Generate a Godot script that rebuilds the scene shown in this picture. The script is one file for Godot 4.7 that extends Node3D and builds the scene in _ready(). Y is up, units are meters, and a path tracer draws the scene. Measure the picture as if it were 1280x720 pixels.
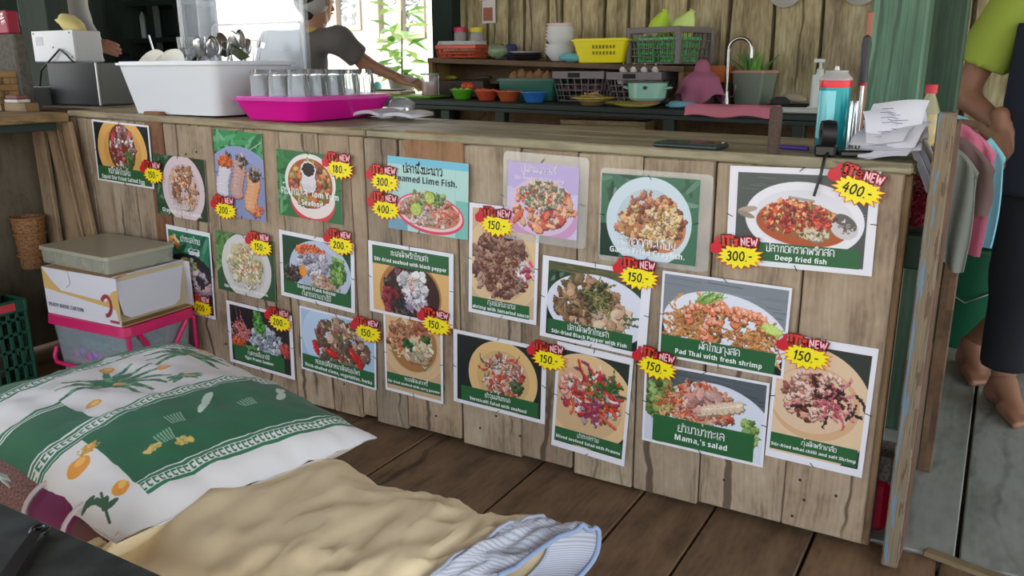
extends Node3D
# ---------------------------------------------------------------- camera solved from the A4 sheets pinned on the counter
const CAM := Vector3(0.15505, 1.04777, 1.79805)
const FL := 1036.25
var cam_basis := Basis(Vector3.UP, 0.529955) * Basis(Vector3.RIGHT, -0.26171325) * Basis(Vector3.BACK, -0.00391557)
var used := {}
var mats := {}
var tex := {}
var rng := RandomNumberGenerator.new()

func ray(u: float, v: float) -> Vector3:
	return cam_basis * Vector3((u - 640.0) / FL, -(v - 360.0) / FL, -1.0)
func at_y(u: float, v: float, y: float) -> Vector3:
	var d := ray(u, v)
	return CAM + d * ((y - CAM.y) / d.y)
func at_z(u: float, v: float, z: float) -> Vector3:
	var d := ray(u, v)
	return CAM + d * ((z - CAM.z) / d.z)
func at_x(u: float, v: float, x: float) -> Vector3:
	var d := ray(u, v)
	return CAM + d * ((x - CAM.x) / d.x)
# the old counters sag a little: height of the bar top, of the kitchen worktop and of its shelf along x
func bar_y(x: float) -> float:
	return 0.861 - 0.0153 * x
func work_y(x: float) -> float:
	return 0.848 - 0.0153 * x
func shelf_y(x: float) -> float:
	return 1.046 - 0.0336 * (x + 1.163)
func on_bar(u: float, z: float) -> Vector3:
	var p := at_z(u, 170, z)
	p.y = bar_y(p.x)
	return p
func on_work(u: float, z: float) -> Vector3:
	var p := at_z(u, 125, z)
	p.y = work_y(p.x)
	return p
func on_shelf(u: float, z: float) -> Vector3:
	var p := at_z(u, 75, z)
	p.y = shelf_y(p.x)
	return p
func px(p: Vector3) -> float:   # metres per photograph pixel at a point
	return (p - CAM).dot(-cam_basis.z) / FL

# ---------------------------------------------------------------- mesh builder (faces are given counter-clockwise seen from outside)
class MB:
	var st := SurfaceTool.new()
	var col := Color.WHITE
	var k := 1.0          # uv per metre across
	var kl := 1.0         # uv per metre along the grain
	var uo := Vector2.ZERO
	var grain := 1
	func _init() -> void:
		st.begin(Mesh.PRIMITIVE_TRIANGLES)
		st.set_smooth_group(-1)
	func vtx(p: Vector3, uv: Vector2) -> void:
		st.set_color(col)
		st.set_uv(uv)
		st.add_vertex(p)
	func tri(a: Vector3, b: Vector3, c: Vector3, ua := Vector2.ZERO, ub := Vector2.ZERO, uc := Vector2.ZERO) -> void:
		vtx(a, ua); vtx(c, uc); vtx(b, ub)
	func quad(a: Vector3, b: Vector3, c: Vector3, d: Vector3, ua := Vector2(0, 1), ub := Vector2(1, 1), uc := Vector2(1, 0), ud := Vector2(0, 0)) -> void:
		tri(a, b, c, ua, ub, uc); tri(a, c, d, ua, uc, ud)
	func guv(p: Vector3, n: Vector3) -> Vector2:
		var a := n.abs()
		var f := 0
		if a.y > a.x: f = 1
		if a.z > a[f]: f = 2
		var l := grain
		if f == grain: l = (grain + 1) % 3
		var o := 3 - f - l
		return Vector2(p[o] * k + uo.x, p[l] * kl + uo.y)
	func face(pts: Array, mid: Vector3, uvp: Array) -> void:
		var n: Vector3 = (pts[1] - pts[0]).cross(pts[2] - pts[0])
		var c := Vector3.ZERO
		for p in pts: c += p
		c /= pts.size()
		var un: Vector3 = (uvp[1] - uvp[0]).cross(uvp[2] - uvp[0]).normalized()
		var flip := n.dot(c - mid) < 0.0
		for i in range(1, pts.size() - 1):
			if flip: tri(pts[0], pts[i + 1], pts[i], guv(uvp[0], un), guv(uvp[i + 1], un), guv(uvp[i], un))
			else: tri(pts[0], pts[i], pts[i + 1], guv(uvp[0], un), guv(uvp[i], un), guv(uvp[i + 1], un))
	# chamfered box
	func box(c: Vector3, s: Vector3, bev := 0.0, b := Basis.IDENTITY) -> void:
		st.set_smooth_group(-1)
		var h := s * 0.5
		bev = minf(bev, minf(h.x, minf(h.y, h.z)) * 0.9)
		for ax in 3:
			var a1 := (ax + 1) % 3
			var a2 := (ax + 2) % 3
			for sg in [-1.0, 1.0]:
				var q := []
				for cr in [[-1, -1], [1, -1], [1, 1], [-1, 1]]:
					var p := Vector3.ZERO
					p[ax] = sg * h[ax]
					p[a1] = cr[0] * (h[a1] - bev)
					p[a2] = cr[1] * (h[a2] - bev)
					q.append(p)
				put(q, c, b)
			if bev > 0.0:
				for s1 in [-1.0, 1.0]:
					for s2 in [-1.0, 1.0]:
						var e := []
						for t in [[0, -1], [0, 1], [1, 1], [1, -1]]:
							var p := Vector3.ZERO
							p[ax] = t[1] * (h[ax] - bev)
							p[a1] = s1 * (h[a1] - (bev if t[0] == 1 else 0.0))
							p[a2] = s2 * (h[a2] - (0.0 if t[0] == 1 else bev))
							e.append(p)
						put(e, c, b)
		if bev > 0.0:
			for sx in [-1.0, 1.0]:
				for sy in [-1.0, 1.0]:
					for sz in [-1.0, 1.0]:
						put([Vector3(sx * h.x, sy * (h.y - bev), sz * (h.z - bev)), Vector3(sx * (h.x - bev), sy * h.y, sz * (h.z - bev)), Vector3(sx * (h.x - bev), sy * (h.y - bev), sz * h.z)], c, b)
	func put(q: Array, c: Vector3, b: Basis) -> void:
		var w := []
		for p in q: w.append(c + b * p)
		face(w, c, q)
	# solid between a bottom and a top outline of as many points (both counter-clockwise seen from above)
	func loft(lo: Array, hi: Array, caps := true) -> void:
		st.set_smooth_group(-1)
		var mid := Vector3.ZERO
		for p in lo: mid += p
		for p in hi: mid += p
		mid /= lo.size() * 2.0
		var n := lo.size()
		for i in n:
			var j := (i + 1) % n
			var f := [lo[i], lo[j], hi[j], hi[i]]
			face(f, mid, f)
		if caps:
			face(lo, mid, lo)
			face(hi, mid, hi)
	# turned shape: profile of (radius, height) from the bottom outside upwards
	func lathe(pr: Array, seg := 24, o := Vector3.ZERO, b := Basis.IDENTITY, sx := 1.0, sz := 1.0) -> void:
		var g := 1
		for i in range(pr.size() - 1):
			if i > 0:
				var d0: Vector2 = (pr[i] - pr[i - 1]).normalized()
				var d1: Vector2 = (pr[i + 1] - pr[i]).normalized()
				if d0.dot(d1) < 0.75: g += 1
			st.set_smooth_group(g)
			for s in seg:
				var a0 := TAU * s / seg
				var a1 := TAU * (s + 1) / seg
				var p0: Vector2 = pr[i]
				var p1: Vector2 = pr[i + 1]
				var A := o + b * Vector3(cos(a0) * p0.x * sx, p0.y, -sin(a0) * p0.x * sz)
				var B := o + b * Vector3(cos(a1) * p0.x * sx, p0.y, -sin(a1) * p0.x * sz)
				var C := o + b * Vector3(cos(a1) * p1.x * sx, p1.y, -sin(a1) * p1.x * sz)
				var D := o + b * Vector3(cos(a0) * p1.x * sx, p1.y, -sin(a0) * p1.x * sz)
				var u0 := float(s) / seg
				var u1 := float(s + 1) / seg
				if p0.x > 1e-6: tri(A, B, C, Vector2(u0, p0.y * kl), Vector2(u1, p0.y * kl), Vector2(u1, p1.y * kl))
				if p1.x > 1e-6: tri(A, C, D, Vector2(u0, p0.y * kl), Vector2(u1, p1.y * kl), Vector2(u0, p1.y * kl))
	func tube(pts: Array, r0: float, r1 := -1.0, seg := 10, sq := 1.0) -> void:
		if r1 < 0.0: r1 = r0
		var n := pts.size()
		var rings := []
		var up := Vector3.UP
		for i in n:
			var t: Vector3 = (pts[mini(i + 1, n - 1)] - pts[maxi(i - 1, 0)]).normalized()
			if absf(t.dot(up)) > 0.98: up = Vector3.RIGHT if absf(t.x) < 0.9 else Vector3.BACK
			var s := t.cross(up).normalized()
			var w := s.cross(t).normalized()
			up = w
			var r := lerpf(r0, r1, float(i) / maxi(1, n - 1))
			var ring := []
			for j in seg:
				var a := TAU * j / seg
				ring.append(pts[i] + s * (cos(a) * r) + w * (sin(a) * r * sq))
			rings.append(ring)
		st.set_smooth_group(1)
		for i in range(n - 1):
			for j in seg:
				var j2 := (j + 1) % seg
				quad(rings[i][j2], rings[i][j], rings[i + 1][j], rings[i + 1][j2], Vector2(j + 1, i), Vector2(j, i), Vector2(j, i + 1), Vector2(j + 1, i + 1))
		st.set_smooth_group(-1)
		for j in range(1, seg - 1):
			tri(rings[0][0], rings[0][j], rings[0][j + 1])
			tri(rings[n - 1][0], rings[n - 1][j + 1], rings[n - 1][j])
	# sheet of points rows[i][j]; front towards the side where i x j turns counter-clockwise
	func grid(rows: Array, close := false, uvs = null, group := 1) -> void:
		st.set_smooth_group(group)
		var n := rows.size()
		var m: int = rows[0].size()
		for i in range(n - 1):
			for j in range(m if close else m - 1):
				var j2 := (j + 1) % m
				var a := Vector2(float(j) / (m - 1), float(i) / (n - 1))
				var c := Vector2(float(j + 1) / (m - 1), float(i + 1) / (n - 1))
				if uvs == null: quad(rows[i][j], rows[i][j2], rows[i + 1][j2], rows[i + 1][j], a, Vector2(c.x, a.y), c, Vector2(a.x, c.y))
				else: quad(rows[i][j], rows[i][j2], rows[i + 1][j2], rows[i + 1][j], uvs[i][j], uvs[i][j2], uvs[i + 1][j2], uvs[i + 1][j])
	# closed sheet with thickness
	func cloth(rows: Array, th: float) -> void:
		var n := rows.size()
		var m: int = rows[0].size()
		var up := []
		var dn := []
		for i in n:
			var a := []
			var b := []
			for j in m:
				var du: Vector3 = rows[i][mini(j + 1, m - 1)] - rows[i][maxi(j - 1, 0)]
				var dv: Vector3 = rows[mini(i + 1, n - 1)][j] - rows[maxi(i - 1, 0)][j]
				var nn := du.cross(dv).normalized()
				a.append(rows[i][j] + nn * th * 0.5)
				b.append(rows[i][j] - nn * th * 0.5)
			up.append(a)
			b.reverse()
			dn.append(b)
		grid(up); grid(dn)
		var rim := []
		st.set_smooth_group(2)
		for i in range(n - 1):
			quad(dn[i][m - 1], up[i][0], up[i + 1][0], dn[i + 1][m - 1])
			quad(up[i][m - 1], dn[i][0], dn[i + 1][0], up[i + 1][m - 1])
		for j in range(m - 1):
			quad(up[0][j], dn[0][m - 1 - j], dn[0][m - 2 - j], up[0][j + 1])
			quad(dn[n - 1][m - 1 - j], up[n - 1][j], up[n - 1][j + 1], dn[n - 1][m - 2 - j])
	func ball(c: Vector3, r: Vector3, b := Basis.IDENTITY, seg := 12, bump := 0.0, sd := 0) -> void:
		var rows := []
		var rn := RandomNumberGenerator.new()
		rn.seed = sd + 5
		var h := seg / 2
		for i in h + 1:
			var row := []
			var ph := PI * i / h
			for j in seg:
				var th := TAU * j / seg
				var q := 1.0 + (rn.randf_range(-bump, bump) if i > 0 and i < h else 0.0)
				row.append(c + b * Vector3(sin(ph) * cos(th) * r.x * q, cos(ph) * r.y * q, sin(ph) * sin(th) * r.z * q))
			rows.append(row)
		st.set_smooth_group(1)
		for i in h:
			for j in seg:
				var j2 := (j + 1) % seg
				if i < h - 1: tri(rows[i][j], rows[i + 1][j2], rows[i + 1][j])
				if i > 0: tri(rows[i][j], rows[i][j2], rows[i + 1][j2])
	# flat pen stroke in the xy plane at height z
	func stroke(pts: Array, w: float, z: float, o := Vector2.ZERO, s := 1.0) -> void:
		st.set_smooth_group(-1)
		var n := pts.size()
		for i in range(n - 1):
			var a: Vector2 = o + pts[i] * s
			var b: Vector2 = o + pts[i + 1] * s
			var d := b - a
			if d.length() < 1e-7: continue
			d = d.normalized()
			var e := Vector2(-d.y, d.x) * w * 0.5
			var x := d * w * 0.22
			var p := [a - x - e, b + x - e, b + x + e, a - x + e]
			quad(Vector3(p[0].x, p[0].y, z), Vector3(p[1].x, p[1].y, z), Vector3(p[2].x, p[2].y, z), Vector3(p[3].x, p[3].y, z))
	func poly(pts: PackedVector2Array, z0: float, z1: float) -> void:   # upright prism in xy, front at z1
		st.set_smooth_group(-1)
		var ix := Geometry2D.triangulate_polygon(pts)
		for i in range(0, ix.size(), 3):
			var a := pts[ix[i]]; var b := pts[ix[i + 1]]; var c := pts[ix[i + 2]]
			if (b - a).cross(c - a) < 0.0:
				var t := b; b = c; c = t
			tri(Vector3(a.x, a.y, z1), Vector3(b.x, b.y, z1), Vector3(c.x, c.y, z1), a, b, c)
			tri(Vector3(a.x, a.y, z0), Vector3(c.x, c.y, z0), Vector3(b.x, b.y, z0), a, c, b)
		var ar := 0.0
		for i in pts.size(): ar += pts[i].cross(pts[(i + 1) % pts.size()])
		for i in pts.size():
			var a := pts[i]
			var b := pts[(i + 1) % pts.size()]
			if ar < 0.0:
				var t := a; a = b; b = t
			quad(Vector3(a.x, a.y, z0), Vector3(b.x, b.y, z0), Vector3(b.x, b.y, z1), Vector3(a.x, a.y, z1), a, b, b, a)
	func done() -> ArrayMesh:
		st.generate_normals()
		return st.commit()

# ---------------------------------------------------------------- scene helpers
func numbered(called: String) -> String:
	if not used.has(called):
		used[called] = 0
		return called
	used[called] += 1
	return "%s_%03d" % [called, used[called]]
func thing(called: String, label: String, category: String, at := Vector3.ZERO, turn := 0.0, group := "") -> Node3D:
	var o := Node3D.new()
	o.name = numbered(called)
	add_child(o)
	o.position = at
	o.rotation.y = turn
	tag(o, label, category, group)
	return o
func tag(o: Node, label: String, category: String, group := "") -> void:
	o.set_meta("label", label)
	o.set_meta("category", category)
	if group: o.set_meta("group", group)
func part(called: String, mb, m: Material, parent: Node) -> MeshInstance3D:
	var o := MeshInstance3D.new()
	o.name = called
	o.mesh = mb.done() if mb is MB else mb
	o.material_override = m
	parent.add_child(o, true)
	return o
func solo(called: String, label: String, category: String, mb, m: Material, at := Vector3.ZERO, turn := 0.0, group := "") -> MeshInstance3D:
	var o := part(numbered(called), mb, m, self)
	o.position = at
	o.rotation.y = turn
	tag(o, label, category, group)
	return o
func struct(called: String, mb = null, m: Material = null) -> Node3D:
	var o: Node3D
	if mb == null:
		o = Node3D.new()
		o.name = called
		add_child(o)
	else:
		o = part(called, mb, m, self)
	o.set_meta("kind", "structure")
	return o
func clone(src: Node3D, label: String, at: Vector3, turn := 0.0, group := "") -> Node3D:
	var o: Node3D = src.duplicate()
	var nm := String(src.name)
	if nm.length() > 4 and nm[nm.length() - 4] == "_": nm = nm.left(nm.length() - 4)
	o.name = numbered(nm)
	add_child(o)
	o.position = at
	o.rotation.y = turn
	o.set_meta("label", label)
	if group: o.set_meta("group", group)
	return o
# plain material: colour as seen (sRGB 0-255)
func mat(r: float, g: float, b: float, rough := 0.6, metal := 0.0, alpha := 1.0) -> StandardMaterial3D:
	var key := "%d_%d_%d_%.2f_%.2f_%.2f" % [r, g, b, rough, metal, alpha]
	if mats.has(key): return mats[key]
	var m := StandardMaterial3D.new()
	m.albedo_color = Color(r / 255.0, g / 255.0, b / 255.0, alpha)
	m.roughness = rough
	m.metallic = metal
	if alpha < 1.0: m.transparency = BaseMaterial3D.TRANSPARENCY_ALPHA
	mats[key] = m
	return m
func speckled(r: float, g: float, b: float, rough := 0.6, amount := 0.3, scale := 6.0, metal := 0.0) -> StandardMaterial3D:
	var key := "s%d_%d_%d_%.2f_%.2f_%.1f" % [r, g, b, rough, amount, scale]
	if mats.has(key): return mats[key]
	var m := StandardMaterial3D.new()
	m.albedo_color = Color(r / 255.0, g / 255.0, b / 255.0)
	m.albedo_texture = grime(amount)
	m.uv1_triplanar = true
	m.uv1_scale = Vector3.ONE * scale
	m.roughness = rough
	m.metallic = metal
	mats[key] = m
	return m
func grime(amount: float) -> Texture2D:   # grey mottling around white
	var key := "grime%.2f" % amount
	if tex.has(key): return tex[key]
	var n := FastNoiseLite.new()
	n.seed = 11
	n.frequency = 0.03
	n.fractal_octaves = 5
	var src := n.get_seamless_image(256, 256)
	src.convert(Image.FORMAT_L8)
	var data := src.get_data()
	for i in data.size():
		data[i] = int(255.0 * (1.0 - amount * (1.0 - smoothstep(0.15, 0.75, data[i] / 255.0))))
	var im := Image.create_from_data(256, 256, false, Image.FORMAT_L8, data)
	tex[key] = ImageTexture.create_from_image(im)
	return tex[key]
func cloth_bump(m: StandardMaterial3D, strength := 0.05, scale := 40.0) -> StandardMaterial3D:
	if not tex.has("weave"):
		var im := Image.create(64, 64, false, Image.FORMAT_L8)
		for y in 64:
			for x in 64:
				var a := 0.5 + 0.5 * sin(x * TAU / 8.0)
				var b := 0.5 + 0.5 * sin(y * TAU / 8.0)
				var v := a if ((x / 8) + (y / 8)) % 2 == 0 else b
				im.set_pixel(x, y, Color(v, v, v))
		tex["weave"] = ImageTexture.create_from_image(im)
	m.heightmap_enabled = true
	m.heightmap_texture = tex["weave"]
	m.heightmap_scale = strength
	m.uv1_triplanar = true
	m.uv1_scale = Vector3.ONE * scale
	m.rim_enabled = true
	m.rim = 0.25
	m.rim_tint = 0.5
	return m
# long-grained timber texture: u across the board, v along the grain
func timber(key: String, cols: Array, sd: int, crack := 0.5, fine := 0.5, blotch := 0.6, speck := 0.1) -> Texture2D:
	if tex.has(key): return tex[key]
	var W := 256
	var H := 640
	var a := FastNoiseLite.new(); a.seed = sd; a.frequency = 0.035; a.fractal_octaves = 3
	var b := FastNoiseLite.new(); b.seed = sd + 1; b.frequency = 0.16; b.fractal_octaves = 2
	var c := FastNoiseLite.new(); c.seed = sd + 2; c.frequency = 0.012; c.fractal_octaves = 4
	var e := FastNoiseLite.new(); e.seed = sd + 3; e.frequency = 0.05; e.fractal_octaves = 1
	var data := PackedByteArray()
	data.resize(W * H * 3)
	var c0: Color = cols[0]; var c1: Color = cols[1]; var c2: Color = cols[2]
	var i := 0
	for y in H:
		for x in W:
			var wob := c.get_noise_2d(x * 0.5, y * 0.5) * 16.0
			var g := a.get_noise_2d(x + wob, y * 0.03)
			var f := b.get_noise_2d(x * 1.5 + wob * 0.6, y * 0.03)
			var s := c.get_noise_2d(x * 1.3 + 300.0, y * 0.8)
			var v := 0.52 + g * 0.16 + f * fine * 0.34 + s * blotch + speck * b.get_noise_2d(x * 0.7 + 50.0, y * 0.35)
			var k := e.get_noise_2d(x + wob * 1.2 + 90.0, y * 0.035)
			if k > 0.62 - 0.12 * crack: v -= crack * smoothstep(0.62 - 0.12 * crack, 0.8, k) * 1.6
			v = clampf(v, 0.0, 1.0)
			var q := c0.lerp(c1, v * 2.0) if v < 0.5 else c1.lerp(c2, v * 2.0 - 1.0)
			data[i] = q.r8; data[i + 1] = q.g8; data[i + 2] = q.b8
			i += 3
	tex[key] = ImageTexture.create_from_image(Image.create_from_data(W, H, false, Image.FORMAT_RGB8, data))
	return tex[key]
func wood(key: String, r: float, g: float, b: float, rough := 0.75, relief := 0.25) -> StandardMaterial3D:
	var id := "wood_%s_%d_%d_%d" % [key, r, g, b]
	if mats.has(id): return mats[id]
	var m := StandardMaterial3D.new()
	m.albedo_texture = tex[key]
	m.albedo_color = Color(r / 255.0, g / 255.0, b / 255.0)
	m.roughness = rough
	m.heightmap_enabled = true
	m.heightmap_texture = tex[key]
	m.heightmap_scale = relief
	m.vertex_color_use_as_albedo = true
	mats[id] = m
	return m
# board: chamfered box with its own stretch of grain and its own tone
func board(mb: MB, c: Vector3, s: Vector3, grain: int, bev := 0.003, b := Basis.IDENTITY, tone := 0.12, across := 0.45, along := 1.3) -> void:
	mb.grain = grain
	mb.k = 1.0 / across
	mb.kl = 1.0 / along
	var wide := 0.0
	for ax in 3:
		if ax != grain: wide = maxf(wide, s[ax])
	var hv := s[grain] * 0.5 * mb.kl
	var hu := wide * 0.5 * mb.k
	mb.uo = Vector2(rng.randf_range(hu, 1.0 - hu) if hu < 0.5 else rng.randf(), rng.randf_range(hv, 1.0 - hv) if hv < 0.5 else rng.randf())
	var t := 1.0 + rng.randf_range(-tone, tone)
	var warm := rng.randf_range(-0.04, 0.04)
	mb.col = Color(clampf(t * (0.88 + warm), 0, 1), clampf(t * 0.88, 0, 1), clampf(t * (0.88 - warm), 0, 1))
	mb.box(c, s, bev, b)
	mb.col = Color.WHITE
# ---------------------------------------------------------------- flat print: a small painter for the food photographs on the sheets
class Canvas:
	var im: Image
	var W: int
	var H: int
	var r := RandomNumberGenerator.new()
	var base := PackedByteArray()   # the empty plate, before any food
	func mark() -> void:
		if base.is_empty(): base = im.get_data()
	func _init(w: int, h: int, c: Color, sd: int) -> void:
		W = w; H = h
		im = Image.create(w, h, false, Image.FORMAT_RGB8)
		im.fill(c)
		r.seed = sd
	func rect(x0: float, y0: float, x1: float, y1: float, c: Color) -> void:
		im.fill_rect(Rect2i(int(x0 * W), int(y0 * H), int((x1 - x0) * W) + 1, int((y1 - y0) * H) + 1), c)
	# ellipse; centre in fractions of the sheet, radii in fractions of its height
	func ell(cx: float, cy: float, rx: float, ry: float, a: float, c: Color) -> void:
		var X := cx * W; var Y := cy * H
		rx *= H; ry *= H
		if rx < 0.6 or ry < 0.6: return
		var ca := cos(a); var sa := sin(a)
		var A := ca * ca / (rx * rx) + sa * sa / (ry * ry)
		var m := maxf(rx, ry)
		for py in range(maxi(0, int(Y - m)), mini(H, int(Y + m) + 2)):
			var dy := py - Y
			var B := 2.0 * dy * ca * sa * (1.0 / (rx * rx) - 1.0 / (ry * ry))
			var C := dy * dy * (sa * sa / (rx * rx) + ca * ca / (ry * ry)) - 1.0
			var D := B * B - 4.0 * A * C
			if D <= 0.0: continue
			D = sqrt(D)
			var x0 := int(X + (-B - D) / (2.0 * A))
			var x1 := int(X + (-B + D) / (2.0 * A))
			if x1 >= x0: im.fill_rect(Rect2i(x0, py, x1 - x0 + 1, 1), c)
	func line(x0: float, y0: float, x1: float, y1: float, w: float, c: Color) -> void:
		var n := int(Vector2((x1 - x0) * W, (y1 - y0) * H).length() / maxf(1.0, w * H * 0.4)) + 1
		for i in n + 1:
			var t := float(i) / n
			var s := maxf(1.0, w * H)
			im.fill_rect(Rect2i(int(lerpf(x0, x1, t) * W - s / 2), int(lerpf(y0, y1, t) * H - s / 2), int(s), int(s)), c)
	func lump(x: float, y: float, a: float, b: float, an: float, c: Color) -> void:
		mark()
		ell(x + 0.005, y + 0.01, a * 1.08, b * 1.12, an, c.darkened(0.38))
		ell(x, y, a, b, an, c)
		ell(x - a * 0.2, y - b * 0.3, a * 0.6, b * 0.42, an, c.lightened(0.13))
		if r.randf() < 0.4: ell(x - a * 0.3, y - b * 0.4, a * 0.2, b * 0.16, an, c.lightened(0.4))
	func heap(cx: float, cy: float, rx: float, ry: float, n: int, s0: float, s1: float, thin: float, cols: Array) -> void:
		for i in int(n * 1.6):
			var q := sqrt(r.randf()); var t := r.randf() * TAU
			var s := r.randf_range(s0, s1) * (1.0 if i < n * 0.8 else 0.72)
			var c: Color = cols[r.randi() % cols.size()]
			c = c.lightened(r.randf() * 0.15) if r.randf() < 0.5 else c.darkened(r.randf() * 0.22)
			lump(cx + cos(t) * q * rx * H / W, cy + sin(t) * q * ry, s, s * thin * r.randf_range(0.7, 1.3), r.randf() * PI, c)
	func bits(cx: float, cy: float, rx: float, ry: float, n: int, s: float, cols: Array) -> void:
		mark()
		for i in n:
			var q := sqrt(r.randf()); var t := r.randf() * TAU
			var c: Color = cols[r.randi() % cols.size()]
			ell(cx + cos(t) * q * rx * H / W, cy + sin(t) * q * ry, s * r.randf_range(0.5, 1.4), s * r.randf_range(0.4, 0.9), r.randf() * PI, c)
	func strips(cx: float, cy: float, rx: float, ry: float, n: int, ln: float, w: float, cols: Array) -> void:
		mark()
		for i in n:
			var q := sqrt(r.randf()); var t := r.randf() * TAU
			var x := cx + cos(t) * q * rx * H / W; var y := cy + sin(t) * q * ry
			var an := r.randf() * TAU
			var c: Color = cols[r.randi() % cols.size()]
			var px := x; var py := y
			var bend := r.randf_range(-0.5, 0.5)
			for k in 5:
				an += bend
				var nx := px + cos(an) * ln / 5.0 * H / W; var ny := py + sin(an) * ln / 5.0
				line(px, py + 0.008, nx, ny + 0.008, w, c.darkened(0.4))
				line(px, py, nx, ny, w, c)
				px = nx; py = ny
	func plate(cx: float, cy: float, rx: float, ry: float, c: Color) -> void:
		ell(cx, cy, rx, ry, 0.0, c.lightened(0.1))
		ell(cx, cy, rx * 0.975, ry * 0.975, 0.0, c)
		ell(cx + 0.005, cy + 0.01, rx * 0.76, ry * 0.76, 0.0, c.darkened(0.07))
	func prawn(x: float, y: float, s: float, a: float, c: Color) -> void:
		mark()
		var H0 := float(H) / W
		for k in 7:
			var t := a + k * 0.5
			var w := s * (0.42 - 0.03 * k)
			var qx := x + cos(t) * s * H0; var qy := y + sin(t) * s
			ell(qx, qy + 0.01, w * 1.1, w * 1.1, 0, c.darkened(0.45))
			ell(qx, qy, w, w, 0, c if k % 2 == 0 else c.lightened(0.3))
			ell(qx - w * 0.2 * H0, qy - w * 0.3, w * 0.4, w * 0.4, 0, c.lightened(0.5))
	func planks(y0: float, y1: float, c: Color) -> void:
		rect(0, y0, 1, y1, c)
		for i in 40:
			var y := r.randf_range(y0, y1)
			var x := r.randf()
			line(x, y, x + r.randf_range(0.1, 0.35), y + 0.01, 0.012, c.lightened(r.randf() * 0.2) if i % 2 else c.darkened(r.randf() * 0.3))
	func leaves(x0: float, y0: float, x1: float, y1: float, c: Color) -> void:
		rect(x0, y0, x1, y1, c)
		for i in 26:
			var x := r.randf_range(x0, x1); var y := r.randf_range(y0, y1)
			ell(x, y, 0.13, 0.03, r.randf() * PI, c.lightened(r.randf() * 0.3) if i % 2 else c.darkened(r.randf() * 0.35))
	func done(soft := 0.75) -> ImageTexture:
		im.resize(int(W * soft), int(H * soft), Image.INTERPOLATE_LANCZOS)
		return ImageTexture.create_from_image(im)
	# uneven edges and mottling, so that the printed food does not look drawn
	func ripple(dx: PackedByteArray, dy: PackedByteArray, gr: PackedByteArray, amp: float) -> void:
		mark()
		var src := im.get_data()
		var out := src.duplicate()
		var i := 0
		for y in H:
			var row := (y & 255) << 8
			for x in W:
				var k := row | (x & 255)
				var sx := clampi(x + int((dx[k] - 128) * amp), 0, W - 1)
				var sy := clampi(y + int((dy[k] - 128) * amp), 0, H - 1)
				var j := (sy * W + sx) * 3
				if src[j] == base[j] and src[j + 1] == base[j + 1] and src[j + 2] == base[j + 2]:
					out[i] = base[i]; out[i + 1] = base[i + 1]; out[i + 2] = base[i + 2]
					i += 3
					continue
				var g := gr[k] - 128
				out[i] = clampi(src[j] + g, 0, 255)
				out[i + 1] = clampi(src[j + 1] + g, 0, 255)
				out[i + 2] = clampi(src[j + 2] + g, 0, 255)
				i += 3
		im = Image.create_from_data(W, H, false, Image.FORMAT_RGB8, out)

func C(r: int, g: int, b: int) -> Color:
	return Color8(r, g, b)

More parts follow.
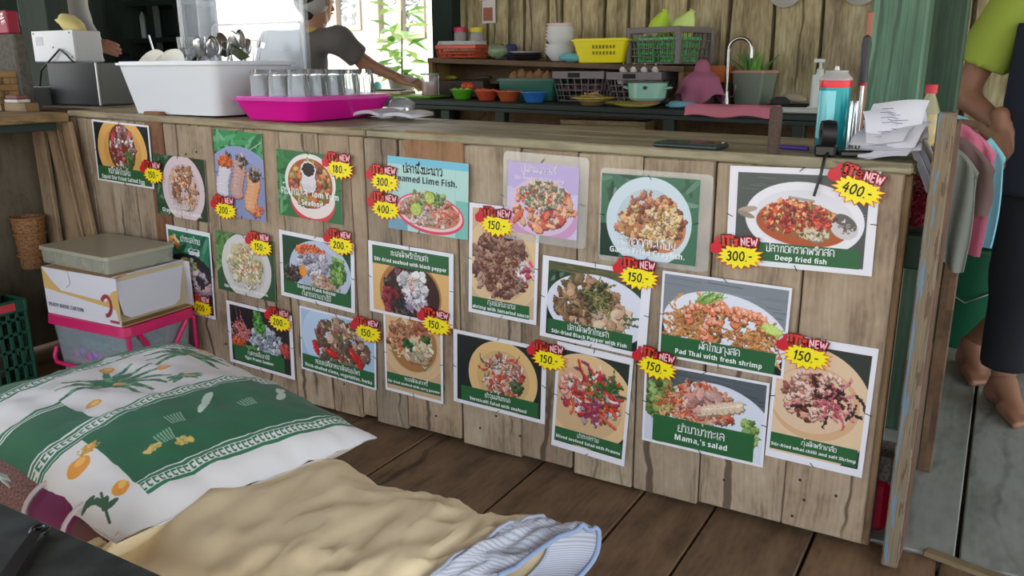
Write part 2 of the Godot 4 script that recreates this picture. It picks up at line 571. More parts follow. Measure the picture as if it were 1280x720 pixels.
# ---------------------------------------------------------------- pen-stroke letters: Thai captions, the hand-written prices, IT'S NEW
const PEN := {
	"ก": ".68|0,0 0,.6 .12,.72 .03,.8 .18,1 .48,1 .6,.85 .6,0",
	"ข": ".7|.05,.82 .14,.93 .24,.82 .14,.72 .05,.82;.24,.82 .16,.5 .2,0 .6,0 .6,1",
	"ค": ".7|0,0 0,.78 .14,1 .48,1 .62,.78 .62,0;.42,.5 .34,.6 .26,.5 .34,.4 .42,.5;.26,.48 0,.05",
	"ง": ".58|.3,.85 .4,.96 .5,.85 .4,.74 .3,.85;.5,.85 .48,.05 .4,0 .02,.42",
	"ซ": ".74|.05,.82 .14,.93 .24,.82 .14,.72 .05,.82;.24,.82 .16,.5 .2,0 .6,0 .6,.7 .5,.85 .72,1.08",
	"ด": ".7|.3,.42 .2,.52 .12,.42 .2,.32 .3,.42;.12,.42 .05,0 0,.2 0,.78 .14,1 .48,1 .62,.78 .62,0",
	"ต": ".7|.3,.42 .2,.52 .12,.42 .2,.32 .3,.42;.12,.42 .05,0 0,.2 0,.8 .14,1 .31,.86 .48,1 .62,.78 .62,0",
	"ท": ".7|0,.86 .09,.97 .18,.86 .09,.76 0,.86;.18,.86 .18,0;.18,.6 .42,1 .6,.9 .6,0",
	"น": ".74|0,.86 .09,.97 .18,.86 .09,.76 0,.86;.18,.86 .18,.02 .5,.3 .58,1;.5,.12 .6,.24 .7,.12 .6,.0 .5,.12",
	"ป": ".7|0,.86 .09,.97 .18,.86 .09,.76 0,.86;.14,.8 .14,0 .6,0 .6,1.4",
	"ผ": ".72|.12,.86 .2,.96 .28,.86 .2,.76 .12,.86;.12,.9 .06,0 .33,.45 .6,0 .6,1",
	"พ": ".74|0,.86 .09,.97 .18,.86 .09,.76 0,.86;.1,.78 .14,0 .36,.7 .58,0 .64,1",
	"ม": ".72|0,.86 .09,.97 .18,.86 .09,.76 0,.86;.18,.86 .18,.15;.0,.1 .1,.2 .2,.1 .1,0 0,.1;.2,.08 .6,.08 .6,1",
	"ย": ".7|.05,.85 .14,.95 .22,.85 .12,.78 .05,.85;.05,.85 .06,.6 .24,.52 .06,.42 .06,0 .6,0 .6,1",
	"ร": ".58|.22,.1 .32,.2 .42,.1 .32,0 .22,.1;.42,.1 .42,.62 .02,.78 .1,.98 .35,.92 .5,1",
	"ล": ".7|0,.12 .1,.22 .2,.12 .1,.02 0,.12;0,.12 .02,.5 .28,.58 .6,.4;.02,.82 .16,1 .46,1 .6,.8 .6,0",
	"ว": ".56|.22,.1 .32,.2 .42,.1 .32,0 .22,.1;.42,.1 .44,.7 .32,1 .1,.98 0,.82",
	"ส": ".74|0,.12 .1,.22 .2,.12 .1,.02 0,.12;0,.12 .02,.5 .28,.58 .6,.4;.02,.82 .16,1 .46,1 .6,.8 .6,0;.5,.95 .72,1.18",
	"ห": ".72|0,.86 .09,.97 .18,.86 .09,.76 0,.86;.18,.86 .18,0;.18,.35 .5,.7 .58,.9 .46,.98 .38,.86 .56,.68 .6,0",
	"อ": ".7|0,.52 .1,.62 .2,.52 .1,.42 0,.52;0,.52 0,.1 .1,0 .5,0 .6,.1 .6,.85 .45,1 .14,1 0,.84",
	"ะ": ".42|.02,.72 .1,.82 .18,.72 .1,.64 .02,.72;.18,.72 .34,.88;.02,.2 .1,.3 .18,.2 .1,.12 .02,.2;.18,.2 .34,.36",
	"า": ".5|0,.82 .12,1 .3,.92 .34,.8 .34,0", "ำ": ".5|0,.82 .12,1 .3,.92 .34,.8 .34,0;-.2,1.2 -.11,1.3 -.02,1.2 -.11,1.1 -.2,1.2",
	"เ": ".34|.1,1 .1,.12 .18,.02 .26,.12 .18,.22 .1,.12", "แ": ".62|.1,1 .1,.12 .18,.02 .26,.12 .18,.22 .1,.12;.38,1 .38,.12 .46,.02 .54,.12 .46,.22 .38,.12",
	"ไ": ".4|.22,1.05 .22,.05 .32,0;.22,1.05 .3,1.35 .12,1.42 .02,1.25",
	"ิ": "0|-.6,1.14 -.35,1.36 -.1,1.14 -.6,1.14", "ี": "0|-.6,1.14 -.35,1.36 -.1,1.14 -.6,1.14;-.1,1.14 -.1,1.46",
	"ึ": "0|-.6,1.14 -.35,1.36 -.1,1.14 -.6,1.14;-.18,1.4 -.1,1.5 -.02,1.4 -.1,1.3 -.18,1.4", "ื": "0|-.6,1.14 -.35,1.36 -.1,1.14 -.6,1.14;-.22,1.2 -.22,1.46;-.08,1.14 -.08,1.46",
	"่": "0|-.12,1.5 -.12,1.75", "้": "0|-.42,1.62 -.3,1.72 -.26,1.55 -.02,1.78", "็": "0|-.5,1.2 -.5,1.4 -.3,1.3 -.15,1.35 -.05,1.5", "ั": "0|-.5,1.28 -.4,1.38 -.32,1.28 -.4,1.18 -.5,1.28;-.4,1.18 -.1,1.2 -.02,1.42",
	"ุ": "0|-.18,-.12 -.1,-.2 -.1,-.42", "ู": "0|-.4,-.12 -.36,-.38 -.12,-.38 -.1,-.12",
	"0": ".62|.25,1 .05,.75 .03,.35 .2,.02 .42,.1 .5,.5 .4,.9 .25,1", "1": ".36|.02,.78 .2,1 .18,0", "2": ".6|.05,.8 .2,1 .42,.9 .4,.6 .05,.02 .5,.05",
	"3": ".58|.05,.88 .25,1 .42,.85 .35,.6 .18,.54 .42,.45 .44,.15 .22,0 .02,.12", "4": ".62|.3,1 .02,.35 .5,.36;.38,.7 .36,0", "5": ".6|.45,.98 .12,.96 .1,.58 .35,.6 .46,.3 .3,.03 .04,.08",
	"8": ".6|.25,.52 .08,.75 .25,1 .42,.78 .25,.52 .04,.25 .25,0 .46,.22 .25,.52", ".": ".2|.05,.04 .08,0", "-": ".4|.04,.48 .32,.5",
	"I": ".4|.02,1 .32,1;.17,1 .17,0;.02,0 .32,0", "T": ".6|0,1 .55,1;.27,1 .27,0", "'": ".18|.06,1.05 .04,.8", "s": ".44|.36,.58 .18,.66 .05,.52 .3,.3 .3,.08 .04,.04",
	"N": ".62|.04,0 .04,1 .5,0 .5,1", "E": ".5|.42,1 .04,1 .04,0 .42,0;.04,.52 .36,.52", "W": ".86|0,1 .18,0 .38,.75 .58,0 .78,1", " ": ".35|",
}
func pen_width(t: String) -> float:
	var w := 0.0
	for ch in t:
		if PEN.has(ch): w += float(PEN[ch].get_slice("|", 0)) + (0.08 if float(PEN[ch].get_slice("|", 0)) > 0 else 0.0)
	return w
func pen(mb: MB, t: String, at: Vector2, size: float, weight: float, z: float, arc := 0.0, lean := 0.0) -> void:
	var x := 0.0
	var tot := pen_width(t) * size
	for ch in t:
		if not PEN.has(ch): continue
		var g: String = PEN[ch]
		var w := float(g.get_slice("|", 0))
		var mid := (x + w * 0.5) * size - tot * 0.5
		var lift := -arc * mid * mid
		var turn := -2.0 * arc * mid
		for s in g.get_slice("|", 1).split(";", false):
			var pts := []
			for q in s.split(" ", false):
				var p := Vector2(float(q.get_slice(",", 0)) - w * 0.5, float(q.get_slice(",", 1))) * size
				p.x += p.y * lean
				p = p.rotated(turn)
				pts.append(at + p + Vector2(mid + tot * 0.5, lift))
			mb.stroke(pts, weight, z)
		x += w + (0.08 if w > 0.0 else 0.0)
func caption(parent: Node, t: String, at: Vector2, size: float, z: float, m: Material, width := 0.0, bold := true) -> void:   # Latin line centred on "at"
	var f := SystemFont.new()
	f.font_names = PackedStringArray(["Droid Sans"])
	f.font_weight = 700 if bold else 400
	var tm := TextMesh.new()
	tm.text = t
	tm.font = f
	tm.font_size = 16
	tm.pixel_size = size / 16.0
	tm.depth = 0.0002
	tm.curve_step = 1.5
	var o := MeshInstance3D.new()
	o.name = "lettering"
	o.mesh = tm
	o.material_override = m
	parent.add_child(o, true)
	o.position = Vector3(at.x, at.y, z)
	if width > 0.0:
		tm.pixel_size *= width / maxf(0.001, tm.get_aabb().size.x)
func thai(parent: Node, t: String, at: Vector2, size: float, z: float, m: Material) -> void:
	var mb := MB.new()
	pen(mb, t, Vector2(at.x - pen_width(t) * size * 0.5, at.y), size, size * 0.145, z)
	part("lettering", mb, m, parent)

# ---------------------------------------------------------------- the pictures
func picture(kind: String, w: float, h: float) -> ImageTexture:
	var W := 520 if w > h else 380
	var H := int(W * h / w)
	var green := C(38, 92, 52)
	var p := Canvas.new(W, H, C(30, 34, 32), hash(kind))
	var tan_ := C(222, 180, 128)
	match kind:
		"squid":
			p.plate(0.5, 0.46, 0.66, 0.6, C(232, 178, 98))
			p.ell(0.5, 0.42, 0.36, 0.42, 0, C(120, 62, 34))
			p.heap(0.5, 0.4, 0.32, 0.36, 70, 0.03, 0.09, 0.35, [C(226, 214, 214), C(196, 60, 74), C(230, 225, 226), C(212, 96, 96), C(150, 120, 120)])
			p.heap(0.6, 0.6, 0.14, 0.14, 14, 0.04, 0.1, 0.35, [C(70, 104, 46), C(92, 120, 60)])
		"crayfish":
			p.rect(0, 0, 1, 1, C(52, 66, 46)); p.leaves(0, 0, 0.3, 1, C(50, 84, 52))
			p.plate(0.56, 0.52, 0.5, 0.55, C(222, 200, 204))
			p.heap(0.58, 0.5, 0.3, 0.34, 60, 0.04, 0.12, 0.4, [C(206, 160, 124), C(184, 122, 90), C(222, 178, 150), C(150, 96, 66)])
			p.bits(0.55, 0.4, 0.18, 0.16, 60, 0.02, [C(244, 230, 196), C(206, 92, 60), C(92, 110, 52)])
		"lobster":
			p.leaves(0, 0, 1, 0.26, C(52, 140, 78))
			p.line(0.55, 0.28, 0.98, 0.1, 0.008, C(210, 235, 205))
			p.plate(0.5, 0.72, 0.62, 0.55, C(148, 156, 196))
			for t in [[0.2, 0.55, C(214, 208, 214)], [0.5, 0.55, C(196, 152, 140)], [0.78, 0.68, C(224, 160, 112)]]:
				for k in 10: p.lump(t[0] + 0.02 * sin(k * 0.7) - 0.008 * k, t[1] - 0.2 + k * 0.042, 0.1, 0.045, 0.0, t[2])
				p.heap(t[0] + 0.04, t[1] - 0.22, 0.09, 0.07, 26, 0.012, 0.04, 0.5, [C(96, 78, 72), C(210, 190, 170), C(60, 50, 48)])
			p.heap(0.2, 0.36, 0.12, 0.06, 30, 0.02, 0.04, 0.4, [C(234, 110, 44), C(222, 90, 40)])
			p.heap(0.85, 0.9, 0.08, 0.06, 10, 0.03, 0.06, 0.5, [C(226, 132, 88)])
		"tomyum":
			p.rect(0, 0, 1, 1, C(48, 112, 62)); p.leaves(0, 0, 0.12, 1, C(56, 130, 70))
			p.ell(0.55, 0.72, 0.44, 0.34, 0, C(214, 60, 70))
			p.ell(0.55, 0.66, 0.44, 0.32, 0, C(236, 222, 214))
			p.plate(0.52, 0.44, 0.5, 0.42, C(232, 226, 218))
			p.ell(0.52, 0.46, 0.44, 0.37, 0, C(170, 84, 44))
			p.heap(0.52, 0.47, 0.4, 0.33, 90, 0.03, 0.08, 0.6, [C(214, 120, 60), C(196, 70, 44), C(226, 180, 96), C(150, 150, 70), C(120, 60, 40)])
			p.ell(0.5, 0.46, 0.15, 0.14, 0, C(214, 206, 212)); p.rect(0.4, 0.26, 0.6, 0.48, C(224, 218, 224))
			p.ell(0.5, 0.25, 0.15, 0.12, 0, C(232, 228, 232)); p.ell(0.5, 0.25, 0.125, 0.1, 0, C(34, 26, 26))
		"lime":
			p.rect(0, 0, 1, 1, C(176, 214, 206)); p.rect(0, 0, 1, 0.1, C(112, 190, 212))
			for k in 5: p.line(0.2 * k + 0.05, 0.1, 0.2 * k + 0.03, 1, 0.006, C(150, 190, 184))
			p.rect(0.85, 0.5, 1, 1, C(120, 190, 176)); p.rect(0, 0.85, 0.25, 1, C(120, 160, 180))
			p.ell(0.53, 0.72, 0.56, 0.27, 0.08, C(224, 70, 96)); p.ell(0.53, 0.71, 0.53, 0.24, 0.08, C(238, 200, 204)); p.ell(0.53, 0.7, 0.49, 0.21, 0.08, C(200, 130, 100))
			p.heap(0.52, 0.68, 0.45, 0.19, 60, 0.03, 0.09, 0.45, [C(216, 190, 176), C(190, 120, 96), C(226, 206, 196), C(170, 150, 130)])
			p.heap(0.5, 0.52, 0.3, 0.1, 36, 0.02, 0.06, 0.5, [C(110, 150, 70), C(150, 180, 90), C(206, 196, 160), C(80, 120, 60)])
			for k in [[0.36, 0.68, 0.1], [0.53, 0.5, 0.09]]:
				p.ell(k[0], k[1], k[2], k[2], 0, C(110, 140, 50)); p.ell(k[0], k[1], k[2] * 0.85, k[2] * 0.85, 0, C(186, 200, 100)); p.bits(k[0], k[1], k[2] * 0.6, k[2] * 0.6, 16, 0.016, [C(206, 216, 130), C(160, 176, 80)])
			p.strips(0.7, 0.68, 0.2, 0.08, 14, 0.14, 0.02, [C(222, 90, 70), C(232, 150, 120)])
		"crab":
			p.rect(0, 0, 1, 1, C(206, 196, 226)); p.ell(0.55, 0.12, 0.9, 0.3, 0, C(190, 172, 216))
			p.ell(0.5, 0.76, 0.56, 0.34, 0, C(206, 152, 190)); p.ell(0.5, 0.6, 0.52, 0.4, 0, C(216, 190, 214))
			p.heap(0.5, 0.6, 0.46, 0.3, 42, 0.06, 0.14, 0.45, [C(226, 110, 78), C(232, 150, 110), C(206, 84, 70), C(238, 180, 140)])
			p.heap(0.5, 0.42, 0.36, 0.2, 90, 0.015, 0.045, 0.7, [C(206, 190, 150), C(150, 140, 116), C(104, 116, 100), C(222, 206, 170)])
			p.bits(0.45, 0.62, 0.4, 0.24, 60, 0.022, [C(116, 122, 92), C(228, 200, 150), C(206, 60, 60)])
		"tamarind":
			p.rect(0, 0, 1, 1, C(206, 176, 140)); p.plate(0.5, 0.5, 0.42, 0.46, C(222, 190, 146))
			p.heap(0.46, 0.5, 0.3, 0.31, 150, 0.03, 0.08, 0.35, [C(134, 84, 66), C(160, 112, 92), C(176, 132, 110), C(104, 60, 46)])
			p.strips(0.5, 0.58, 0.2, 0.18, 50, 0.09, 0.014, [C(120, 66, 48), C(180, 140, 116)])
			p.heap(0.86, 0.53, 0.1, 0.09, 18, 0.03, 0.06, 0.4, [C(240, 230, 226), C(212, 70, 90), C(236, 200, 200)])
		"garlic":
			p.leaves(0, 0, 1, 1, C(66, 112, 84)); p.rect(0, 0.6, 0.2, 1, C(30, 56, 42))
			p.plate(0.5, 0.54, 0.53, 0.53, C(206, 220, 226))
			p.ell(0.62, 0.6, 0.32, 0.3, 0, C(196, 130, 92))
			p.heap(0.52, 0.52, 0.4, 0.32, 110, 0.03, 0.09, 0.5, [C(214, 150, 92), C(190, 112, 72), C(232, 186, 120), C(150, 80, 60), C(176, 104, 80)])
			p.heap(0.64, 0.56, 0.22, 0.24, 60, 0.02, 0.06, 0.5, [C(238, 200, 136), C(226, 160, 92), C(244, 222, 176)])
		"deep":
			p.rect(0, 0, 1, 1, C(74, 80, 76)); p.planks(0, 0.5, C(78, 84, 80))
			p.ell(0.53, 0.5, 0.64, 0.42, 0.06, C(232, 230, 234)); p.ell(0.53, 0.5, 0.54, 0.33, 0.06, C(222, 220, 226))
			p.ell(0.52, 0.56, 0.5, 0.24, 0.1, C(176, 84, 42))
			p.ell(0.5, 0.5, 0.44, 0.2, 0.08, C(150, 96, 62))
			p.ell(0.09, 0.42, 0.11, 0.035, -0.2, C(176, 156, 138)); p.ell(0.08, 0.48, 0.1, 0.03, 0.3, C(150, 132, 118))
			p.line(0.42, 0.26, 0.6, 0.29, 0.03, C(170, 160, 140))
			p.ell(0.84, 0.56, 0.15, 0.12, 0.5, C(206, 200, 200)); p.ell(0.85, 0.5, 0.13, 0.07, 0.6, C(96, 92, 88)); p.ell(0.87, 0.53, 0.017, 0.017, 0, C(214, 206, 200)); p.ell(0.87, 0.53, 0.01, 0.01, 0, C(40, 36, 36)); p.bits(0.86, 0.55, 0.1, 0.08, 30, 0.012, [C(150, 140, 138), C(226, 222, 220), C(110, 84, 76)])
			p.heap(0.48, 0.47, 0.4, 0.17, 130, 0.02, 0.055, 0.5, [C(206, 44, 40), C(188, 36, 40), C(226, 84, 52), C(226, 160, 92), C(150, 44, 36)])
			p.heap(0.62, 0.66, 0.14, 0.06, 16, 0.03, 0.06, 0.5, [C(222, 206, 176), C(206, 186, 150)])
			p.bits(0.5, 0.5, 0.4, 0.2, 50, 0.018, [C(70, 84, 40), C(232, 190, 110), C(110, 70, 40)])
		"narrow":
			p.leaves(0, 0, 1, 0.4, C(40, 120, 84)); p.rect(0, 0.3, 0.3, 0.5, C(90, 80, 120))
			p.heap(0.1, 0.14, 0.12, 0.07, 14, 0.03, 0.06, 0.6, [C(236, 160, 80), C(240, 196, 130)])
			p.ell(0.55, 0.66, 0.5, 0.38, 0.3, C(30, 28, 32)); p.ell(0.55, 0.7, 0.42, 0.32, 0.3, C(52, 48, 54))
			p.heap(0.42, 0.42, 0.17, 0.09, 40, 0.02, 0.06, 0.5, [C(150, 190, 90), C(226, 226, 210), C(236, 150, 70), C(90, 150, 60)])
			p.heap(0.55, 0.66, 0.3, 0.22, 46, 0.04, 0.1, 0.45, [C(222, 180, 186), C(206, 150, 160), C(196, 190, 206), C(160, 150, 170), C(232, 206, 206)])
			p.rect(0.48, 0.19, 0.75, 0.27, C(226, 226, 232)); p.rect(0.52, 0.205, 0.7, 0.22, C(52, 46, 60))
		"scallop":
			p.rect(0, 0, 1, 1, C(48, 84, 52)); p.leaves(0, 0, 0.25, 0.6, C(96, 140, 76))
			p.plate(0.52, 0.52, 0.56, 0.55, C(214, 210, 204))
			p.heap(0.5, 0.47, 0.36, 0.33, 60, 0.06, 0.12, 0.65, [C(222, 206, 162), C(206, 190, 140), C(232, 222, 190), C(190, 190, 130)])
			p.bits(0.55, 0.45, 0.28, 0.26, 90, 0.022, [C(150, 164, 90), C(214, 130, 104), C(240, 230, 206), C(190, 96, 70)])
		"sashimi":
			p.rect(0, 0, 1, 1, C(36, 84, 54)); p.planks(0, 0.5, C(34, 70, 48))
			p.plate(0.55, 0.5, 0.66, 0.5, C(186, 196, 216))
			p.heap(0.42, 0.2, 0.3, 0.1, 60, 0.03, 0.07, 0.35, [C(236, 96, 44), C(224, 80, 40), C(240, 130, 70)])
			p.heap(0.45, 0.4, 0.34, 0.17, 60, 0.04, 0.1, 0.4, [C(214, 206, 214), C(190, 180, 196), C(230, 226, 230), C(150, 146, 160)])
			p.heap(0.14, 0.62, 0.2, 0.12, 40, 0.03, 0.07, 0.4, [C(70, 52, 44), C(104, 80, 66), C(50, 40, 38)])
			p.ell(0.3, 0.56, 0.07, 0.1, 0, C(240, 150, 40))
			p.heap(0.62, 0.68, 0.3, 0.12, 40, 0.03, 0.08, 0.45, [C(226, 190, 160), C(206, 160, 130), C(170, 130, 110)])
			p.heap(0.8, 0.45, 0.14, 0.24, 30, 0.04, 0.09, 0.7, [C(96, 150, 60), C(150, 190, 90), C(70, 120, 50)])
		"tiger":
			p.rect(0, 0, 1, 1, C(42, 38, 38)); p.ell(0.3, 0.25, 0.4, 0.25, 0, C(28, 26, 28))
			p.heap(0.15, 0.5, 0.2, 0.22, 50, 0.02, 0.07, 0.35, [C(216, 150, 140), C(190, 90, 76), C(240, 200, 190), C(120, 60, 50)])
			p.strips(0.22, 0.4, 0.2, 0.16, 24, 0.25, 0.012, [C(232, 150, 150), C(214, 110, 110)])
			p.heap(0.6, 0.5, 0.36, 0.24, 90, 0.03, 0.08, 0.5, [C(196, 204, 214), C(160, 172, 186), C(222, 226, 230), C(130, 140, 150)])
			p.heap(0.48, 0.22, 0.12, 0.18, 26, 0.03, 0.08, 0.5, [C(80, 160, 60), C(110, 190, 80), C(50, 120, 40)])
			p.heap(0.1, 0.66, 0.14, 0.06, 12, 0.04, 0.08, 0.5, [C(222, 90, 40)]); p.heap(0.92, 0.58, 0.08, 0.12, 12, 0.03, 0.07, 0.5, [C(206, 70, 60)]); p.heap(0.35, 0.72, 0.12, 0.06, 12, 0.04, 0.08, 0.5, [C(96, 160, 60)])
		"pepper_seafood":
			p.rect(0, 0, 1, 1, C(226, 180, 116))
			p.ell(0.5, 0.66, 0.56, 0.5, 0, C(176, 120, 66)); p.ell(0.52, 0.66, 0.5, 0.45, 0, C(64, 40, 34))
			p.heap(0.4, 0.66, 0.36, 0.34, 50, 0.05, 0.12, 0.4, [C(70, 62, 66), C(44, 36, 38), C(120, 96, 100), C(150, 52, 60), C(36, 44, 34)])
			p.heap(0.55, 0.5, 0.3, 0.16, 26, 0.06, 0.12, 0.55, [C(232, 226, 222), C(238, 234, 230), C(214, 206, 206)])
			p.heap(0.58, 0.76, 0.2, 0.16, 26, 0.05, 0.11, 0.35, [C(206, 196, 206), C(150, 120, 150), C(232, 226, 230)])
			p.prawn(0.56, 0.48, 0.08, 2.0, C(236, 176, 150))
			p.heap(0.2, 0.78, 0.08, 0.18, 10, 0.05, 0.09, 0.6, [C(140, 36, 48)])
		"clams":
			p.rect(0, 0, 1, 1, C(170, 196, 222)); p.ell(0.35, 0.4, 0.5, 0.5, 0, C(190, 212, 234))
			p.heap(0.55, 0.46, 0.52, 0.4, 60, 0.07, 0.13, 0.65, [C(176, 130, 104), C(150, 96, 76), C(206, 170, 142), C(120, 84, 70), C(96, 84, 64)])
			p.bits(0.5, 0.4, 0.46, 0.34, 60, 0.03, [C(226, 196, 160), C(90, 56, 46), C(110, 110, 66)])
			for q in [[0.2, 0.58, 1.2], [0.8, 0.66, 1.3], [0.72, 0.55, 1.0], [0.42, 0.62, 0.3]]: p.lump(q[0], q[1], 0.13, 0.05, q[2], C(206, 36, 34))
		"curry":
			p.rect(0, 0, 1, 1, C(206, 172, 134)); p.plate(0.5, 0.45, 0.42, 0.4, C(218, 184, 140)); p.ell(0.5, 0.45, 0.3, 0.3, 0, C(172, 120, 66))
			p.heap(0.45, 0.42, 0.26, 0.24, 90, 0.025, 0.07, 0.5, [C(206, 150, 104), C(170, 96, 60), C(226, 190, 142), C(150, 84, 60), C(206, 110, 70)])
			p.heap(0.62, 0.52, 0.16, 0.14, 26, 0.04, 0.08, 0.6, [C(234, 226, 196), C(206, 206, 160), C(222, 186, 150)])
			p.heap(0.4, 0.46, 0.06, 0.05, 10, 0.02, 0.04, 0.5, [C(50, 90, 40)]); p.heap(0.75, 0.36, 0.05, 0.04, 8, 0.02, 0.04, 0.5, [C(60, 100, 44)])
		"vermicelli":
			p.rect(0, 0, 1, 1, C(34, 40, 38)); p.plate(0.55, 0.52, 0.56, 0.54, C(226, 188, 126))
			p.heap(0.56, 0.5, 0.32, 0.32, 80, 0.03, 0.08, 0.4, [C(226, 190, 170), C(206, 90, 60), C(230, 220, 214), C(190, 70, 60), C(160, 120, 110), C(232, 150, 110)])
			p.strips(0.55, 0.5, 0.3, 0.28, 40, 0.2, 0.014, [C(224, 80, 50), C(232, 226, 214), C(120, 100, 100)])
			p.heap(0.72, 0.6, 0.08, 0.08, 10, 0.03, 0.06, 0.5, [C(60, 84, 44)])
		"pepper_fish":
			p.leaves(0, 0, 1, 0.4, C(44, 72, 44)); p.planks(0, 0.12, C(90, 90, 56))
			p.ell(0.55, 0.55, 0.72, 0.46, 0.05, C(222, 222, 232))
			p.heap(0.45, 0.48, 0.48, 0.34, 80, 0.05, 0.12, 0.6, [C(170, 126, 88), C(140, 96, 62), C(196, 156, 116), C(104, 76, 48), C(120, 100, 60)])
			p.heap(0.7, 0.62, 0.24, 0.16, 26, 0.07, 0.13, 0.65, [C(214, 178, 142), C(196, 154, 116), C(226, 196, 166)])
			p.heap(0.55, 0.38, 0.2, 0.2, 40, 0.03, 0.07, 0.4, [C(70, 66, 36), C(96, 92, 50), C(60, 46, 32)])
			p.strips(0.6, 0.3, 0.12, 0.14, 8, 0.25, 0.016, [C(130, 140, 70)]); p.line(0.85, 0.6, 1, 0.56, 0.03, C(60, 100, 66)); p.line(0.85, 0.66, 1, 0.66, 0.03, C(60, 100, 66))
		"padthai":
			p.planks(0, 0.6, C(128, 134, 140))
			p.ell(0.52, 0.6, 0.74, 0.46, 0.12, C(226, 228, 236))
			p.heap(0.5, 0.55, 0.58, 0.26, 90, 0.04, 0.09, 0.4, [C(206, 140, 80), C(180, 110, 66), C(222, 166, 100), C(150, 90, 60)])
			p.strips(0.25, 0.55, 0.3, 0.2, 40, 0.3, 0.018, [C(222, 160, 96), C(196, 130, 76)])
			p.strips(0.8, 0.68, 0.24, 0.14, 50, 0.2, 0.018, [C(196, 126, 74), C(224, 166, 104), C(170, 100, 60)])
			for q in [[0.3, 0.45, 0.12, 2.6], [0.45, 0.36, 0.12, 3.3], [0.5, 0.45, 0.13, 2.8], [0.62, 0.4, 0.1, 3.6], [0.7, 0.45, 0.13, 3.0], [0.45, 0.62, 0.13, 2.2], [0.78, 0.44, 0.1, 4.0]]: p.prawn(q[0], q[1], q[2], q[3], C(232, 130, 84))
			p.line(0.3, 0.28, 0.42, 0.16, 0.03, C(120, 160, 70))
			for k in 9: p.line(0.27 + k * 0.012, 0.3, 0.36 + k * 0.02, 0.14 + (k % 3) * 0.02, 0.014, C(80, 130, 50) if k % 2 else C(150, 180, 90))
			p.ell(0.9, 0.48, 0.13, 0.06, 0.3, C(170, 200, 80)); p.ell(0.9, 0.47, 0.11, 0.045, 0.3, C(206, 222, 130))
		"noodle":
			p.planks(0, 0.7, C(84, 92, 98)); p.ell(0.6, 0.7, 0.76, 0.6, 0.15, C(216, 222, 232)); p.rect(0, 0.55, 0.1, 1, C(206, 212, 222))
			p.heap(0.12, 0.4, 0.17, 0.22, 40, 0.05, 0.1, 0.7, [C(96, 130, 56), C(140, 170, 84), C(70, 104, 44), C(164, 180, 96)])
			p.heap(0.88, 0.62, 0.1, 0.14, 20, 0.04, 0.08, 0.6, [C(110, 150, 66), C(150, 180, 90)])
			p.heap(0.48, 0.38, 0.42, 0.26, 100, 0.03, 0.08, 0.4, [C(224, 116, 76), C(206, 84, 56), C(230, 160, 126), C(222, 186, 166), C(180, 90, 70)])
			p.strips(0.35, 0.45, 0.3, 0.22, 50, 0.16, 0.016, [C(224, 96, 60), C(234, 170, 130)])
			p.heap(0.5, 0.36, 0.2, 0.12, 12, 0.08, 0.13, 0.5, [C(230, 180, 166), C(214, 150, 136)])
			for k in 7: p.lump(0.52 + k * 0.045, 0.46 - k * 0.022, 0.06, 0.075, 0.2, C(222, 196, 166))
			p.line(0.5, 0.46, 0.82, 0.31, 0.01, C(244, 236, 220))
		"mixed":
			p.rect(0, 0, 1, 1, C(42, 50, 44)); p.plate(0.42, 0.5, 0.52, 0.5, C(226, 190, 142))
			p.heap(0.5, 0.44, 0.32, 0.24, 70, 0.025, 0.07, 0.4, [C(222, 206, 206), C(206, 60, 50), C(190, 40, 60), C(236, 226, 222), C(90, 110, 60), C(170, 130, 140)])
			p.strips(0.5, 0.42, 0.28, 0.2, 50, 0.2, 0.02, [C(214, 60, 44), C(150, 60, 96), C(236, 216, 214), C(224, 100, 60)])
			p.prawn(0.22, 0.36, 0.11, 2.0, C(230, 150, 130))
			p.strips(0.7, 0.3, 0.16, 0.12, 16, 0.14, 0.016, [C(60, 100, 50), C(90, 130, 60)])
		"chilli":
			p.rect(0, 0, 1, 1, C(48, 56, 50)); p.ell(0.32, 0.56, 0.56, 0.56, 0, C(226, 196, 160)); p.rect(0, 0.1, 0.3, 0.9, C(226, 196, 160)); p.ell(0.45, 0.5, 0.36, 0.33, 0, C(214, 172, 130)); p.ell(0.42, 0.48, 0.33, 0.29, 0, C(222, 192, 158))
			p.heap(0.42, 0.44, 0.26, 0.2, 60, 0.02, 0.06, 0.45, [C(150, 70, 60), C(190, 120, 96), C(110, 50, 44), C(206, 150, 120)])
			for q in [[0.32, 0.3, 0.07, 2.0], [0.62, 0.3, 0.075, 3.0], [0.48, 0.44, 0.08, 2.5], [0.26, 0.52, 0.08, 2.2], [0.55, 0.6, 0.075, 2.8], [0.3, 0.4, 0.06, 4.0]]: p.prawn(q[0], q[1], q[2], q[3], C(226, 176, 156))
			p.strips(0.6, 0.46, 0.26, 0.18, 24, 0.16, 0.016, [C(206, 96, 110), C(222, 140, 140), C(60, 40, 38)])
	p.ripple(field(1, 0.05), field(2, 0.05), field(3, 0.15, 0.2), 0.065)
	return p.done(0.46)
var fields := {}
func field(sd: int, fr: float, gain := 1.0) -> PackedByteArray:
	if fields.has(sd): return fields[sd]
	var n := FastNoiseLite.new()
	n.seed = sd
	n.frequency = fr
	n.fractal_octaves = 2
	var im := n.get_seamless_image(256, 256)
	im.convert(Image.FORMAT_L8)
	var d := im.get_data()
	for i in d.size(): d[i] = clampi(int(128 + (d[i] - 128) * gain), 0, 255)
	fields[sd] = d
	return d
